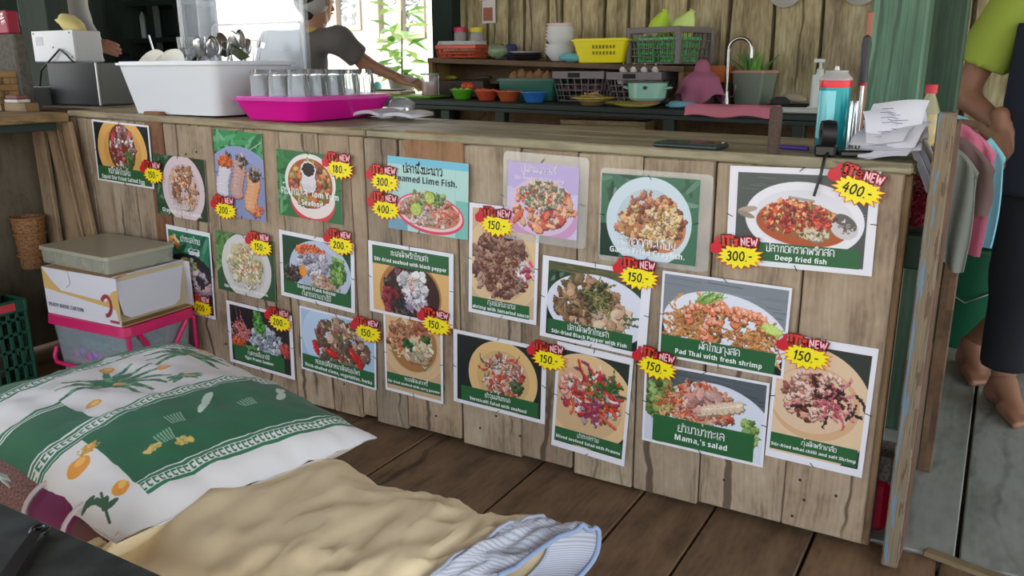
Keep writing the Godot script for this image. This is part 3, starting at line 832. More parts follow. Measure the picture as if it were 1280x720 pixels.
# ---------------------------------------------------------------- people: tapered bones joined smoothly, meshed as surface nets
func skin(mb: MB, bones: Array, cell: float, k: float) -> void:
	var lo := Vector3.ONE * 1e9
	var hi := -lo
	for b in bones:
		var r := maxf(b[2], b[3]) + k + cell * 2.0
		for e in [b[0], b[1]]:
			lo = lo.min(e - Vector3.ONE * r)
			hi = hi.max(e + Vector3.ONE * r)
	var n := Vector3i(((hi - lo) / cell).ceil()) + Vector3i.ONE
	var f := PackedFloat32Array()
	f.resize(n.x * n.y * n.z)
	f.fill(1.0)
	for b in bones:
		var a: Vector3 = b[0]
		var ab: Vector3 = b[1] - b[0]
		var l2 := maxf(ab.length_squared(), 1e-9)
		var ra: float = b[2]
		var rb: float = b[3]
		var clip: int = b[4] if b.size() > 4 else 0
		var dir := ab.normalized()
		var flat: Vector3 = b[5] if b.size() > 5 else Vector3.ZERO   # squash axis * amount
		var m := maxf(ra, rb) * (1.6 if b.size() > 5 else 1.0) + k + cell * 1.5
		var i0 := Vector3i(((a.min(b[1]) - Vector3.ONE * m - lo) / cell).floor()).clamp(Vector3i.ZERO, n - Vector3i.ONE)
		var i1 := Vector3i(((a.max(b[1]) + Vector3.ONE * m - lo) / cell).ceil()).clamp(Vector3i.ZERO, n - Vector3i.ONE)
		for z in range(i0.z, i1.z + 1):
			for y in range(i0.y, i1.y + 1):
				var row := (z * n.y + y) * n.x
				for x in range(i0.x, i1.x + 1):
					var p := lo + Vector3(x, y, z) * cell - a
					var t := clampf(p.dot(ab) / l2, 0.0, 1.0)
					var q := p - ab * t
					if flat != Vector3.ZERO: q += flat * q.dot(flat)
					var d := q.length() - lerpf(ra, rb, t)
					if clip & 1: d = maxf(d, -p.dot(dir))
					if clip & 2: d = maxf(d, (p - ab).dot(dir))
					var o := f[row + x]
					var h := maxf(k - absf(o - d), 0.0)
					f[row + x] = minf(o, d) - h * h * 0.25 / k
	var id := PackedInt32Array()
	id.resize(f.size())
	id.fill(-1)
	var vs := []
	var sx := 1
	var sy := n.x
	var sz := n.x * n.y
	for z in range(n.z - 1):
		for y in range(n.y - 1):
			for x in range(n.x - 1):
				var i := z * sz + y * sy + x
				var v0 := f[i]
				if v0 > cell * 2.0 or v0 < -cell * 2.0: continue
				var c := [v0, f[i + 1], f[i + sy], f[i + sy + 1], f[i + sz], f[i + sz + 1], f[i + sz + sy], f[i + sz + sy + 1]]
				var neg := 0
				for q in c:
					if q < 0.0: neg += 1
				if neg == 0 or neg == 8: continue
				var s := Vector3.ZERO
				var w := 0
				for e in [[0, 1], [2, 3], [4, 5], [6, 7], [0, 2], [1, 3], [4, 6], [5, 7], [0, 4], [1, 5], [2, 6], [3, 7]]:
					var A: float = c[e[0]]
					var B: float = c[e[1]]
					if (A < 0.0) != (B < 0.0):
						var t := A / (A - B)
						var pa := Vector3(e[0] & 1, (e[0] >> 1) & 1, e[0] >> 2)
						var pb := Vector3(e[1] & 1, (e[1] >> 1) & 1, e[1] >> 2)
						s += pa.lerp(pb, t)
						w += 1
				id[i] = vs.size()
				vs.append(lo + (Vector3(x, y, z) + s / w) * cell)
	mb.st.set_smooth_group(1)
	for z in range(1, n.z - 1):
		for y in range(1, n.y - 1):
			for x in range(1, n.x - 1):
				var i := z * sz + y * sy + x
				if id[i] < 0: continue
				var a := f[i] < 0.0
				for e in [[sx, sy, sz], [sy, sz, sx], [sz, sx, sy]]:
					var b: bool = f[i + e[0]] < 0.0
					if a == b: continue
					var p: int = id[i]
					var q: int = id[i - e[1]]
					var r: int = id[i - e[1] - e[2]]
					var s: int = id[i - e[2]]
					if q < 0 or r < 0 or s < 0: continue
					if a: mb.quad(vs[p], vs[q], vs[r], vs[s])
					else: mb.quad(vs[s], vs[r], vs[q], vs[p])
func hand_bones(wrist: Vector3, dir: Vector3, back: Vector3, thumb_side: float, curl := 0.5) -> Array:   # back: out of the back of the hand
	dir = dir.normalized()
	var side := dir.cross(back).normalized() * thumb_side
	back = side.cross(dir).normalized() * thumb_side
	var out := []
	var palm := wrist + dir * 0.05
	out.append([wrist - dir * 0.03, wrist, 0.027, 0.025])
	for k in 4:
		var o := side * (0.027 - 0.018 * k)
		out.append([wrist + o * 0.6, wrist + dir * 0.08 + o, 0.017, 0.0125])
		var ln: float = [0.075, 0.085, 0.078, 0.06][k]
		var p := wrist + dir * 0.08 + o
		var d := dir
		for s in 3:
			d = (d - back * curl * (0.45 + 0.25 * s)).normalized()
			var q: Vector3 = p + d * ln * [0.45, 0.32, 0.25][s]
			out.append([p, q, 0.0098 - 0.0008 * s, 0.0092 - 0.0008 * s])
			p = q
	var tp := wrist + dir * 0.02 + side * 0.022
	var td := (dir * 0.75 + side * 0.75 - back * 0.3).normalized()
	var t1 := tp + td * 0.045
	var t2 := t1 + (td + dir * 0.5 - back * 0.3).normalized() * 0.032
	out.append([tp, t1, 0.015, 0.0115])
	out.append([t1, t2, 0.011, 0.0085])
	return out
func foot_bones(ankle: Vector3, dir: Vector3) -> Array:
	dir = Vector3(dir.x, 0, dir.z).normalized()
	var side := dir.cross(Vector3.UP)
	var g := Vector3(ankle.x, 0.0, ankle.z)
	var out := [[ankle, g - dir * 0.035 + Vector3.UP * 0.032, 0.036, 0.032], [ankle + dir * 0.02, g + dir * 0.11 + Vector3.UP * 0.024, 0.036, 0.024], [g - dir * 0.03 + Vector3.UP * 0.028, g + dir * 0.12 + Vector3.UP * 0.02, 0.03, 0.02]]
	for k in 5:
		var o := side * (0.034 - 0.017 * k)
		out.append([g + dir * 0.08 + o * 0.8 + Vector3.UP * 0.022, g + dir * (0.185 - 0.009 * k) + o + Vector3.UP * 0.012, 0.018, 0.012 if k == 0 or k == 4 else 0.011])
	return out
# j: joints in metres; look: way the face points
func person(label: String, at: Vector3, j: Dictionary, look: Vector3, skin_m: Material, hair_m: Material) -> Node3D:
	var root := thing("person", label, "person", at)
	var b := []
	look = look.normalized()
	var rt := look.cross(Vector3.UP).normalized()
	b.append([j.pelvis, j.chest, 0.105, 0.115, 0, rt.cross(Vector3.UP).normalized() * 0.5])
	b.append([j.chest, j.neck, 0.1, 0.055])
	b.append([j.neck, j.head, 0.05, 0.05])
	b.append([j.shl, j.shr, 0.055, 0.055])
	for s in ["l", "r"]:
		b.append([j["sh" + s], j["el" + s], 0.047, 0.037])
		b.append([j["el" + s], j["wr" + s], 0.038, 0.025])
		b.append([j.pelvis + (j["hp" + s] - j.pelvis) * 0.5, j["hp" + s], 0.1, 0.085])
		b.append([j["hp" + s], j["kn" + s], 0.08, 0.053])
		b.append([j["kn" + s], j["kn" + s].lerp(j["an" + s], 0.35), 0.05, 0.054])
		b.append([j["kn" + s].lerp(j["an" + s], 0.35), j["an" + s], 0.054, 0.033])
	var mb := MB.new()
	skin(mb, b, 0.014, 0.03)
	for s in ["l", "r"]:
		skin(mb, hand_bones(j["wr" + s], j["hd" + s], j["hb" + s], 1.0 if s == "l" else -1.0, j.get("curl", 0.4)), 0.004, 0.006)
		skin(mb, foot_bones(j["an" + s], j["ft" + s]), 0.005, 0.012)
	var h: Vector3 = j.head
	var up := Vector3.UP
	var hb := [[h + up * 0.035 - look * 0.015, h + up * 0.03 - look * 0.03, 0.082, 0.08], [h + look * 0.03 + up * 0.02, h + look * 0.045 - up * 0.075, 0.06, 0.034], [h - up * 0.1, h - up * 0.02, 0.05, 0.05],
		[h + look * 0.082 + up * 0.01, h + look * 0.103 - up * 0.025, 0.009, 0.014], [h + look * 0.072 - up * 0.058, h + look * 0.078 - up * 0.06, 0.018, 0.016],
		[h + look * 0.075 + up * 0.03 + rt * 0.03, h + look * 0.075 + up * 0.03 - rt * 0.03, 0.014, 0.014]]
	for s in [-1.0, 1.0]: hb.append([h + rt * s * 0.08 + up * 0.015, h + rt * s * 0.085 - up * 0.02, 0.018, 0.012])
	skin(mb, hb, 0.006, 0.012)
	part("body", mb, skin_m, root)
	for s in [-1.0, 1.0]:
		var e := MB.new()
		e.ball(h + look * 0.078 + up * 0.006 + rt * s * 0.031, Vector3.ONE * 0.013, Basis.IDENTITY, 10)
		var eo := part("eye", e, mat(235, 230, 225, 0.2), root)
		var pu := MB.new()
		pu.ball(h + look * 0.088 + up * 0.006 + rt * s * 0.031, Vector3.ONE * 0.0055, Basis.IDENTITY, 8)
		part("pupil", pu, mat(30, 20, 16, 0.2), eo)
	var m2 := MB.new()
	m2.ball(h + look * 0.082 - up * 0.052, Vector3(0.024, 0.006, 0.024), Basis.IDENTITY, 10)
	part("mouth", m2, mat(150, 84, 76, 0.5), root)
	var hr := MB.new()
	skin(hr, [[h + up * 0.05 - look * 0.03, h + up * 0.02 - look * 0.05, 0.085, 0.083], [h + up * 0.085 + look * 0.03, h + up * 0.09 - look * 0.03, 0.045, 0.05], [h - look * 0.06, h - look * 0.065 - up * 0.08, 0.055, 0.03]], 0.008, 0.02)
	part("hair", hr, hair_m, root)
	return root
func wear(called: String, root: Node3D, bones: Array, m: Material, k := 0.03, cell := 0.013) -> MeshInstance3D:
	var mb := MB.new()
	skin(mb, bones, cell, k)
	return part(called, mb, m, root)
# ---------------------------------------------------------------- scene
func _ready() -> void:
	rng.seed = 20240
	var cam := Camera3D.new()
	cam.name = "camera"
	cam.fov = rad_to_deg(2.0 * atan(360.0 / FL))
	cam.transform = Transform3D(cam_basis, CAM)
	cam.near = 0.05
	cam.far = 200.0
	add_child(cam)
	cam.current = true
	var we := WorldEnvironment.new()
	we.name = "surroundings"
	var env := Environment.new()
	env.background_mode = Environment.BG_SKY
	var sky := Sky.new()
	var sm := ProceduralSkyMaterial.new()
	sm.sky_top_color = Color(0.78, 0.83, 0.9)
	sm.sky_horizon_color = Color(0.93, 0.95, 0.97)
	sm.ground_bottom_color = Color(0.42, 0.40, 0.36)
	sm.ground_horizon_color = Color(0.62, 0.62, 0.58)
	sm.sky_energy_multiplier = 1.0
	sky.sky_material = sm
	env.sky = sky
	env.background_energy_multiplier = 1.0
	env.tonemap_mode = Environment.TONE_MAPPER_LINEAR
	env.tonemap_exposure = 3.7
	env.sdfgi_enabled = true
	env.ssao_enabled = true
	env.ssil_enabled = true
	we.environment = env
	add_child(we)
	var sun := DirectionalLight3D.new()
	sun.name = "sun"
	sun.light_energy = 2.2
	sun.light_color = Color(1.0, 0.96, 0.88)
	sun.light_angular_distance = 0.6
	sun.shadow_enabled = true
	add_child(sun)
	sun.look_at_from_position(Vector3(-3, 9, 3.4), Vector3.ZERO)
	textures()
	setting()
	bar()
	sheets()
	foreground()
	left_corner()
	bar_things()
	kitchen()
	right_side()
	outside()
	people()

func textures() -> void:
	timber("plank", [C(104, 86, 68), C(170, 149, 123), C(198, 180, 154)], 3, 0.5, 0.5, 0.34)
	timber("slab", [C(104, 92, 68), C(164, 148, 112), C(204, 196, 154)], 21, 0.35, 0.5, 0.6, 0.22)
	timber("deck", [C(74, 56, 40), C(124, 98, 72), C(154, 128, 98)], 40, 0.2, 0.3, 0.42, 0.12)
	timber("grey_deck", [C(116, 116, 104), C(164, 164, 151), C(190, 192, 180)], 55, 0.15, 0.25, 0.34, 0.12)
	timber("green_paint", [C(58, 84, 68), C(84, 120, 98), C(120, 156, 132)], 70, 0.3, 0.8, 0.3)
	timber("top", [C(112, 104, 82), C(160, 150, 122), C(188, 180, 152)], 90, 0.4, 0.4, 0.5)
	# worn blue paint over bare timber for the upright board beside the bar
	var W := 128
	var H := 512
	var n := FastNoiseLite.new(); n.seed = 8; n.frequency = 0.03; n.fractal_octaves = 4
	var g := FastNoiseLite.new(); g.seed = 9; g.frequency = 0.15
	var im := Image.create(W, H, false, Image.FORMAT_RGB8)
	for y in H:
		for x in W:
			var v := n.get_noise_2d(x * 0.8, y * 0.6) * 0.6 + 0.9 * (x / 127.0 - 0.42)
			var f := 0.5 + 0.5 * g.get_noise_2d(x, y * 0.08)
			var c := C(92, 78, 58).lerp(C(156, 140, 112), f)
			if v < -0.2: c = C(86, 108, 128).lerp(C(120, 142, 156), f)
			elif v > 0.4: c = C(86, 66, 52).lerp(C(116, 92, 72), f)
			im.set_pixel(x, y, c)
	tex["worn_blue"] = ImageTexture.create_from_image(im)

func setting() -> void:
	var ground := MB.new()
	ground.box(Vector3(0, -0.65, -6), Vector3(60, 0.3, 50), 0.0)
	struct("ground", ground, speckled(176, 168, 150, 0.9, 0.35, 0.7))
	# timber floor of the dining room: boards run away from the bar
	var fl := struct("floor")
	var xs := [-5.0, -4.6, -4.2, -3.8, -3.4, -3.0, -2.65, -2.3, -2.0, -1.72, -1.45, -1.19, -0.82, -0.52, -0.34, -0.107, 0.15, 0.45, 0.75, 1.1, 1.5, 1.9, 2.3, 2.7, 3.1, 3.5]
	var dm := wood("deck", 255, 255, 255, 0.62, 0.25)
	for i in range(xs.size() - 1):
		var z := -0.062
		for k in 3:
			var ln: float = [1.55, 1.5, 1.43][k]
			if k == 0 and i % 3 == 1: ln = 1.2
			if k == 1 and i % 3 == 1: ln = 1.85
			var mb := MB.new()
			var drop := rng.randf_range(-0.003, 0.0)
			if i == 15 and k == 0: drop = -0.004
			board(mb, Vector3((xs[i] + xs[i + 1]) * 0.5, -0.02 + drop, z + ln * 0.5), Vector3(xs[i + 1] - xs[i] - 0.006, 0.04, ln - 0.006), 2, 0.003, Basis(Vector3.UP, rng.randf_range(-0.002, 0.002)), 0.1, 0.5, 1.9)
			part("plank", mb, dm, fl)
			z += ln
	var jb := MB.new()
	jb.box(Vector3(-0.75, -0.09, 0.95), Vector3(8.4, 0.08, 7.0), 0.0)
	part("joists", jb, dm, fl)
	# greyer boards of the kitchen floor
	var kf := struct("kitchen_floor")
	var ks := [-5.0, -4.4, -3.8, -3.2, -2.6, -2.0, -1.4, -0.85, -0.35, 0.185, 0.72, 1.3, 1.9, 2.5, 3.0, 3.5]
	var gm := wood("grey_deck", 255, 255, 255, 0.5, 0.15)
	for i in range(ks.size() - 1):
		for k in 2:
			var mb := MB.new()
			var z0: float = [-0.066, -1.36][k]
			board(mb, Vector3((ks[i] + ks[i + 1]) * 0.5, -0.02, z0 - 0.655), Vector3(ks[i + 1] - ks[i] - 0.009, 0.04, 1.306), 2, 0.003, Basis.IDENTITY, 0.06, 0.9, 2.6)
			part("plank", mb, gm, kf)
	var th := MB.new()
	board(th, Vector3(0.2, 0.002, -0.05), Vector3(0.16, 0.012, 0.03), 0, 0.003, Basis(Vector3.UP, -0.25))
	part("threshold_strip", th, wood("top", 230, 214, 190), kf)
	# roof over both rooms
	var rf := struct("ceiling")
	var rm := wood("deck", 200, 190, 180, 0.8, 0.2)
	for i in 17:
		var mb := MB.new()
		board(mb, Vector3(-5.2 + 0.26 + i * 0.53, 2.99, 0.9), Vector3(0.525, 0.04, 7.6), 2, 0.0, Basis.IDENTITY, 0.1, 0.6, 8.0)
		part("roof_board", mb, rm, rf)
	for z in [-2.5, -0.9, 0.9, 2.7, 4.4]:
		var mb := MB.new()
		board(mb, Vector3(-0.75, 2.9, z), Vector3(9.0, 0.12, 0.08), 0, 0.004, Basis.IDENTITY, 0.1, 0.5, 9.5)
		part("beam", mb, rm, rf)
	# wall of rough slabs behind the kitchen worktop
	var wb := struct("wall_back")
	var us := [561, 583, 610, 637, 656, 686, 702, 755, 785, 809, 858, 910, 965, 1025, 1090, 1150, 1212, 1270, 1340, 1420, 1520, 1640, 1780, 1950]
	var sm := wood("slab", 255, 255, 255, 0.8, 0.6)
	for i in range(us.size() - 1):
		var x0 := at_z(us[i], 60, -2.3).x
		var x1 := at_z(us[i + 1], 60, -2.3).x
		var mb := MB.new()
		mb.grain = 1
		mb.k = 1.0 / 0.5
		mb.kl = 1.0 / 3.1
		mb.uo = Vector2(rng.randf(), rng.randf_range(0.0, 0.02))
		var t := rng.randf_range(0.8, 1.0)
		mb.col = Color(t, t * rng.randf_range(0.97, 1.02), t * rng.randf_range(0.9, 1.0))
		var lo := []
		var th0 := rng.randf_range(0.0, 0.014)
		var L := []
		var R := []
		for k in 14:
			var y := k * 0.226
			L.append(Vector3(x0 + 0.004 + rng.randf_range(-0.004, 0.006), y, 0))
			R.append(Vector3(x1 - 0.004 + rng.randf_range(-0.006, 0.004), y, 0))
		for k in 13:
			var zf := -2.3 + th0
			var a: Vector3 = L[k]; var b: Vector3 = R[k]; var c: Vector3 = R[k + 1]; var d: Vector3 = L[k + 1]
			var q0 := [Vector3(a.x, a.y, -2.33), Vector3(b.x, b.y, -2.33), Vector3(b.x - 0.006, b.y, zf), Vector3(a.x + 0.006, a.y, zf)]
			var q1 := [Vector3(d.x, d.y, -2.33), Vector3(c.x, c.y, -2.33), Vector3(c.x - 0.006, c.y, zf), Vector3(d.x + 0.006, d.y, zf)]
			mb.loft(q0, q1, k == 0 or k == 12)
		part("slab", mb, sm, wb)
	var bk := MB.new()
	bk.box(Vector3(0.45, 1.48, -2.36), Vector3(6.0, 2.96, 0.03), 0.0)
	part("backing", bk, sm, wb)
	# dark boarded end of the kitchen
	var wl := struct("wall_left")
	for k in 6:
		var mb := MB.new()
		board(mb, Vector3(-5.0, 1.42, -2.4 + k * 0.42), Vector3(0.04, 2.84, 0.415), 1, 0.003, Basis.IDENTITY, 0.08, 0.6, 3.0)
		part("board", mb, wood("green_paint", 60, 84, 74), wl)
	# painted posts that carry the roof
	var gp := wood("green_paint", 60, 88, 76, 0.7, 0.15)
	var po := [[at_z(540, 60, -2.2).x, at_z(565, 60, -2.2).x, -2.2, "dark green painted post between the open side and the slab wall"],
		[at_z(25, 30, -0.72).x, at_z(60, 30, -0.72).x, -0.72, "dark green painted post behind the white metal box"]]
	for q in po:
		var mb := MB.new()
		board(mb, Vector3((q[0] + q[1]) * 0.5, 1.42, q[2] - 0.06), Vector3(q[1] - q[0], 2.84, 0.12), 1, 0.006, Basis.IDENTITY, 0.02, 0.5, 3.0)
		solo("roof_post", q[3], "post", mb, gp)
	var p1 := MB.new()
	var xa := at_z(1078, 120, -0.52).x
	var xb := at_z(1148, 120, -0.52).x
	board(p1, Vector3((xa + xb) * 0.5, 1.42, -0.52 - 0.07), Vector3(xb - xa, 2.84, 0.14), 1, 0.006, Basis.IDENTITY, 0.0, 0.35, 3.0)
	solo("roof_post", "large green painted post standing behind the pile of order slips", "post", p1, wood("green_paint", 250, 255, 250, 0.6, 0.2))
	var p2 := MB.new()
	var xc := at_z(1151, 70, -0.72).x
	var xd := at_z(1203, 70, -0.72).x
	board(p2, Vector3((xc + xd) * 0.5, 1.42, -0.78), Vector3(xd - xc, 2.84, 0.1), 1, 0.005, Basis.IDENTITY, 0.0, 0.5, 3.0)
	solo("roof_post", "faded grey-green post beside the oil bottle with red cap", "post", p2, wood("green_paint", 190, 186, 180, 0.75, 0.2))

# ---------------------------------------------------------------- the bar with its plank front
func bar() -> void:
	var c := thing("bar_counter", "long serving counter faced with weathered upright planks and food posters", "counter")
	var pm := wood("plank", 255, 255, 255, 0.8, 0.35)
	var xs := [0.0, -0.178, -0.378, -0.548, -0.715, -0.872, -1.066, -1.258, -1.377, -1.43, -1.545, -1.7, -1.85, -1.99, -2.16, -2.222, -2.31, -2.4, -2.52, -2.63, -2.72]
	for i in range(xs.size() - 1):
		var x1: float = xs[i]
		var x0: float = xs[i + 1]
		var xm := (x0 + x1) * 0.5
		var top := bar_y(xm) - 0.023
		if i == 15: top = bar_y(xm) + 0.012
		var bot := 0.004 + rng.randf_range(0.0, 0.016)
		var zf := rng.randf_range(-0.004, 0.0)
		var mb := MB.new()
		board(mb, Vector3(xm, (top + bot) * 0.5, zf - 0.011), Vector3(x1 - x0 - rng.randf_range(0.002, 0.005), top - bot, 0.022), 1, 0.003, Basis(Vector3.BACK, rng.randf_range(-0.004, 0.004)), 0.2, 0.5, 1.25)
		part("plank", mb, pm if i != 15 else wood("plank", 190, 152, 130, 0.8, 0.35), c)
	# short reddish board nailed over the top of the front, and a paler one left of it
	var sb := MB.new()
	board(sb, Vector3(-1.135, 0.823, -0.001), Vector3(0.187, 0.115, 0.012), 1, 0.003, Basis(Vector3.BACK, -0.02), 0.02, 0.5, 1.25)
	part("patch_board", sb, wood("plank", 226, 196, 170, 0.8, 0.4), c)
	# worktop boards lie along the bar
	var tm := wood("top", 255, 250, 238, 0.55, 0.12)
	for k in 3:
		var z0: float = [0.006, -0.15, -0.305][k]
		var zw: float = [0.154, 0.153, 0.15][k]
		for s in 2:
			var xl: float = [-1.36, -2.72][s]
			var xr: float = [0.012, -1.363][s]
			var mb := MB.new()
			var mid := (xl + xr) * 0.5
			board(mb, Vector3(mid, bar_y(mid) - 0.011, z0 - zw * 0.5), Vector3(xr - xl, 0.022, zw), 0, 0.004, Basis(Vector3.BACK, atan(-0.0153)), 0.05, 0.5, 1.6)
			part("worktop_board", mb, tm, c)
	var wm := wood("plank", 226, 206, 180)
	for x in [-0.004, -0.9, -1.8, -2.6]:
		var mb := MB.new()
		board(mb, Vector3(x - 0.002, 0.42, -0.045), Vector3(0.034, 0.83, 0.045), 1, 0.003)
		part("stud", mb, wm, c)
		var m2 := MB.new()
		board(m2, Vector3(x - 0.03, 0.42, -0.425), Vector3(0.034, 0.83, 0.045), 1, 0.003)
		part("stud", m2, wm, c)
	var sh := MB.new()
	board(sh, Vector3(-1.35, 0.4, -0.24), Vector3(2.6, 0.02, 0.36), 0, 0.003)
	part("inner_shelf", sh, wood("deck", 200, 190, 180), c)
	var bp := MB.new()
	board(bp, Vector3(-1.4, 0.42, -0.445), Vector3(2.6, 0.8, 0.012), 0, 0.0)
	part("back_panel", bp, wood("deck", 190, 180, 170), c)
	# nail heads and knots
	var nails := MB.new()
	for q in [[815, 500], [872, 525], [935, 575], [1000, 600], [1005, 625], [990, 645], [620, 520], [650, 545], [600, 535], [545, 520], [708, 335], [706, 232], [810, 192], [890, 196], [232, 193], [245, 190], [224, 270], [430, 480], [282, 430], [250, 300], [1045, 620], [905, 600]]:
		var p := at_z(q[0], q[1], 0.0005)
		nails.ball(p, Vector3(0.0035, 0.0035, 0.0012), Basis.IDENTITY, 8)
	var no := part("nail_heads", nails, mat(34, 28, 24, 0.6), c)
	no.set_meta("kind", "stuff")

# ---------------------------------------------------------------- food sheets pinned to the front
var white_ink: StandardMaterial3D
func sheet(kind: String, label: String, cx: float, cy: float, w: float, h: float, rot: float, z: float, bd: Array, band: Array, lines: Array, tacks: Array, pouch: Array = []) -> Node3D:
	var t := thing("food_poster", label, "poster", Vector3(cx, cy, z), 0.0, "food posters on the counter front")
	t.rotation.z = deg_to_rad(rot)
	if pouch:   # clear laminating pouch larger than the print
		var pb := MB.new()
		var pw: float = pouch[0]
		var ph: float = pouch[1]
		var pts := PackedVector2Array()
		for k in 4:
			for a in 4:
				var an := PI * 0.5 * (k + a / 3.0)
				var cc := Vector2([1, -1, -1, 1][k], [1, 1, -1, -1][k]) * Vector2(pw * 0.5 - 0.012, ph * 0.5 - 0.012) + Vector2(pouch[2], pouch[3])
				pts.append(cc + Vector2(cos(an), sin(an)) * 0.012)
		pb.poly(pts, -0.0004, 0.0)
		part("laminate", pb, mat(236, 236, 230, 0.12, 0.0, 0.22), t)
	var pp := MB.new()
	pp.box(Vector3(0, 0, 0.0004), Vector3(w, h, 0.0006), 0.0)
	part("paper", pp, mat(232, 230, 234, 0.5), t)
	var x0: float = -w * 0.5 + w * bd[0]
	var x1: float = w * 0.5 - w * bd[2]
	var y1: float = h * 0.5 - h * bd[1]
	var y0: float = -h * 0.5 + h * bd[3]
	var pm := StandardMaterial3D.new()
	pm.albedo_texture = picture(kind, x1 - x0, y1 - y0)
	pm.roughness = 0.34
	pm.texture_repeat = false
	var pic := MB.new()
	pic.quad(Vector3(x0, y0, 0.001), Vector3(x1, y0, 0.001), Vector3(x1, y1, 0.001), Vector3(x0, y1, 0.001))
	part("picture", pic, pm, t)
	if band:
		var bb := MB.new()
		var a := Vector2(-w * 0.5 + w * band[0], h * 0.5 - h * band[3])
		var b := Vector2(-w * 0.5 + w * band[2], h * 0.5 - h * band[1])
		bb.quad(Vector3(a.x, a.y, 0.0013), Vector3(b.x, a.y, 0.0013), Vector3(b.x, b.y, 0.0013), Vector3(a.x, b.y, 0.0013))
		part("caption_band", bb, mat(40, 98, 54, 0.38), t)
	for l in lines:   # text, script, x, y (fractions from the top left), width as a fraction of the sheet
		var at := Vector2(-w * 0.5 + w * l[2], h * 0.5 - h * l[3])
		var ink: Material = white_ink if l.size() < 6 else mat(l[5][0], l[5][1], l[5][2], 0.5)
		if l[1] == "th": thai(t, l[0], at, l[4] * w / pen_width(l[0]), 0.0017, ink)
		else: caption(t, l[0], at, 0.016, 0.0017, ink, l[4] * w)
	for q in tacks:
		var tk := MB.new()
		var a := Vector3(-w * 0.5 + w * q[0], h * 0.5 - h * q[1], 0.001)
		var an := rng.randf_range(-0.9, 0.9) if absf(q[0] - 0.5) < 0.3 else PI * 0.5 + rng.randf_range(-0.4, 0.4)
		tk.tube([a - Vector3(sin(an), cos(an), 0) * 0.007, a + Vector3(sin(an), cos(an), 0) * 0.007 + Vector3(0, 0, 0.003)], 0.0009, -1.0, 5)
		part("tack", tk, mat(30, 28, 28, 0.4, 0.3), t)
	return t

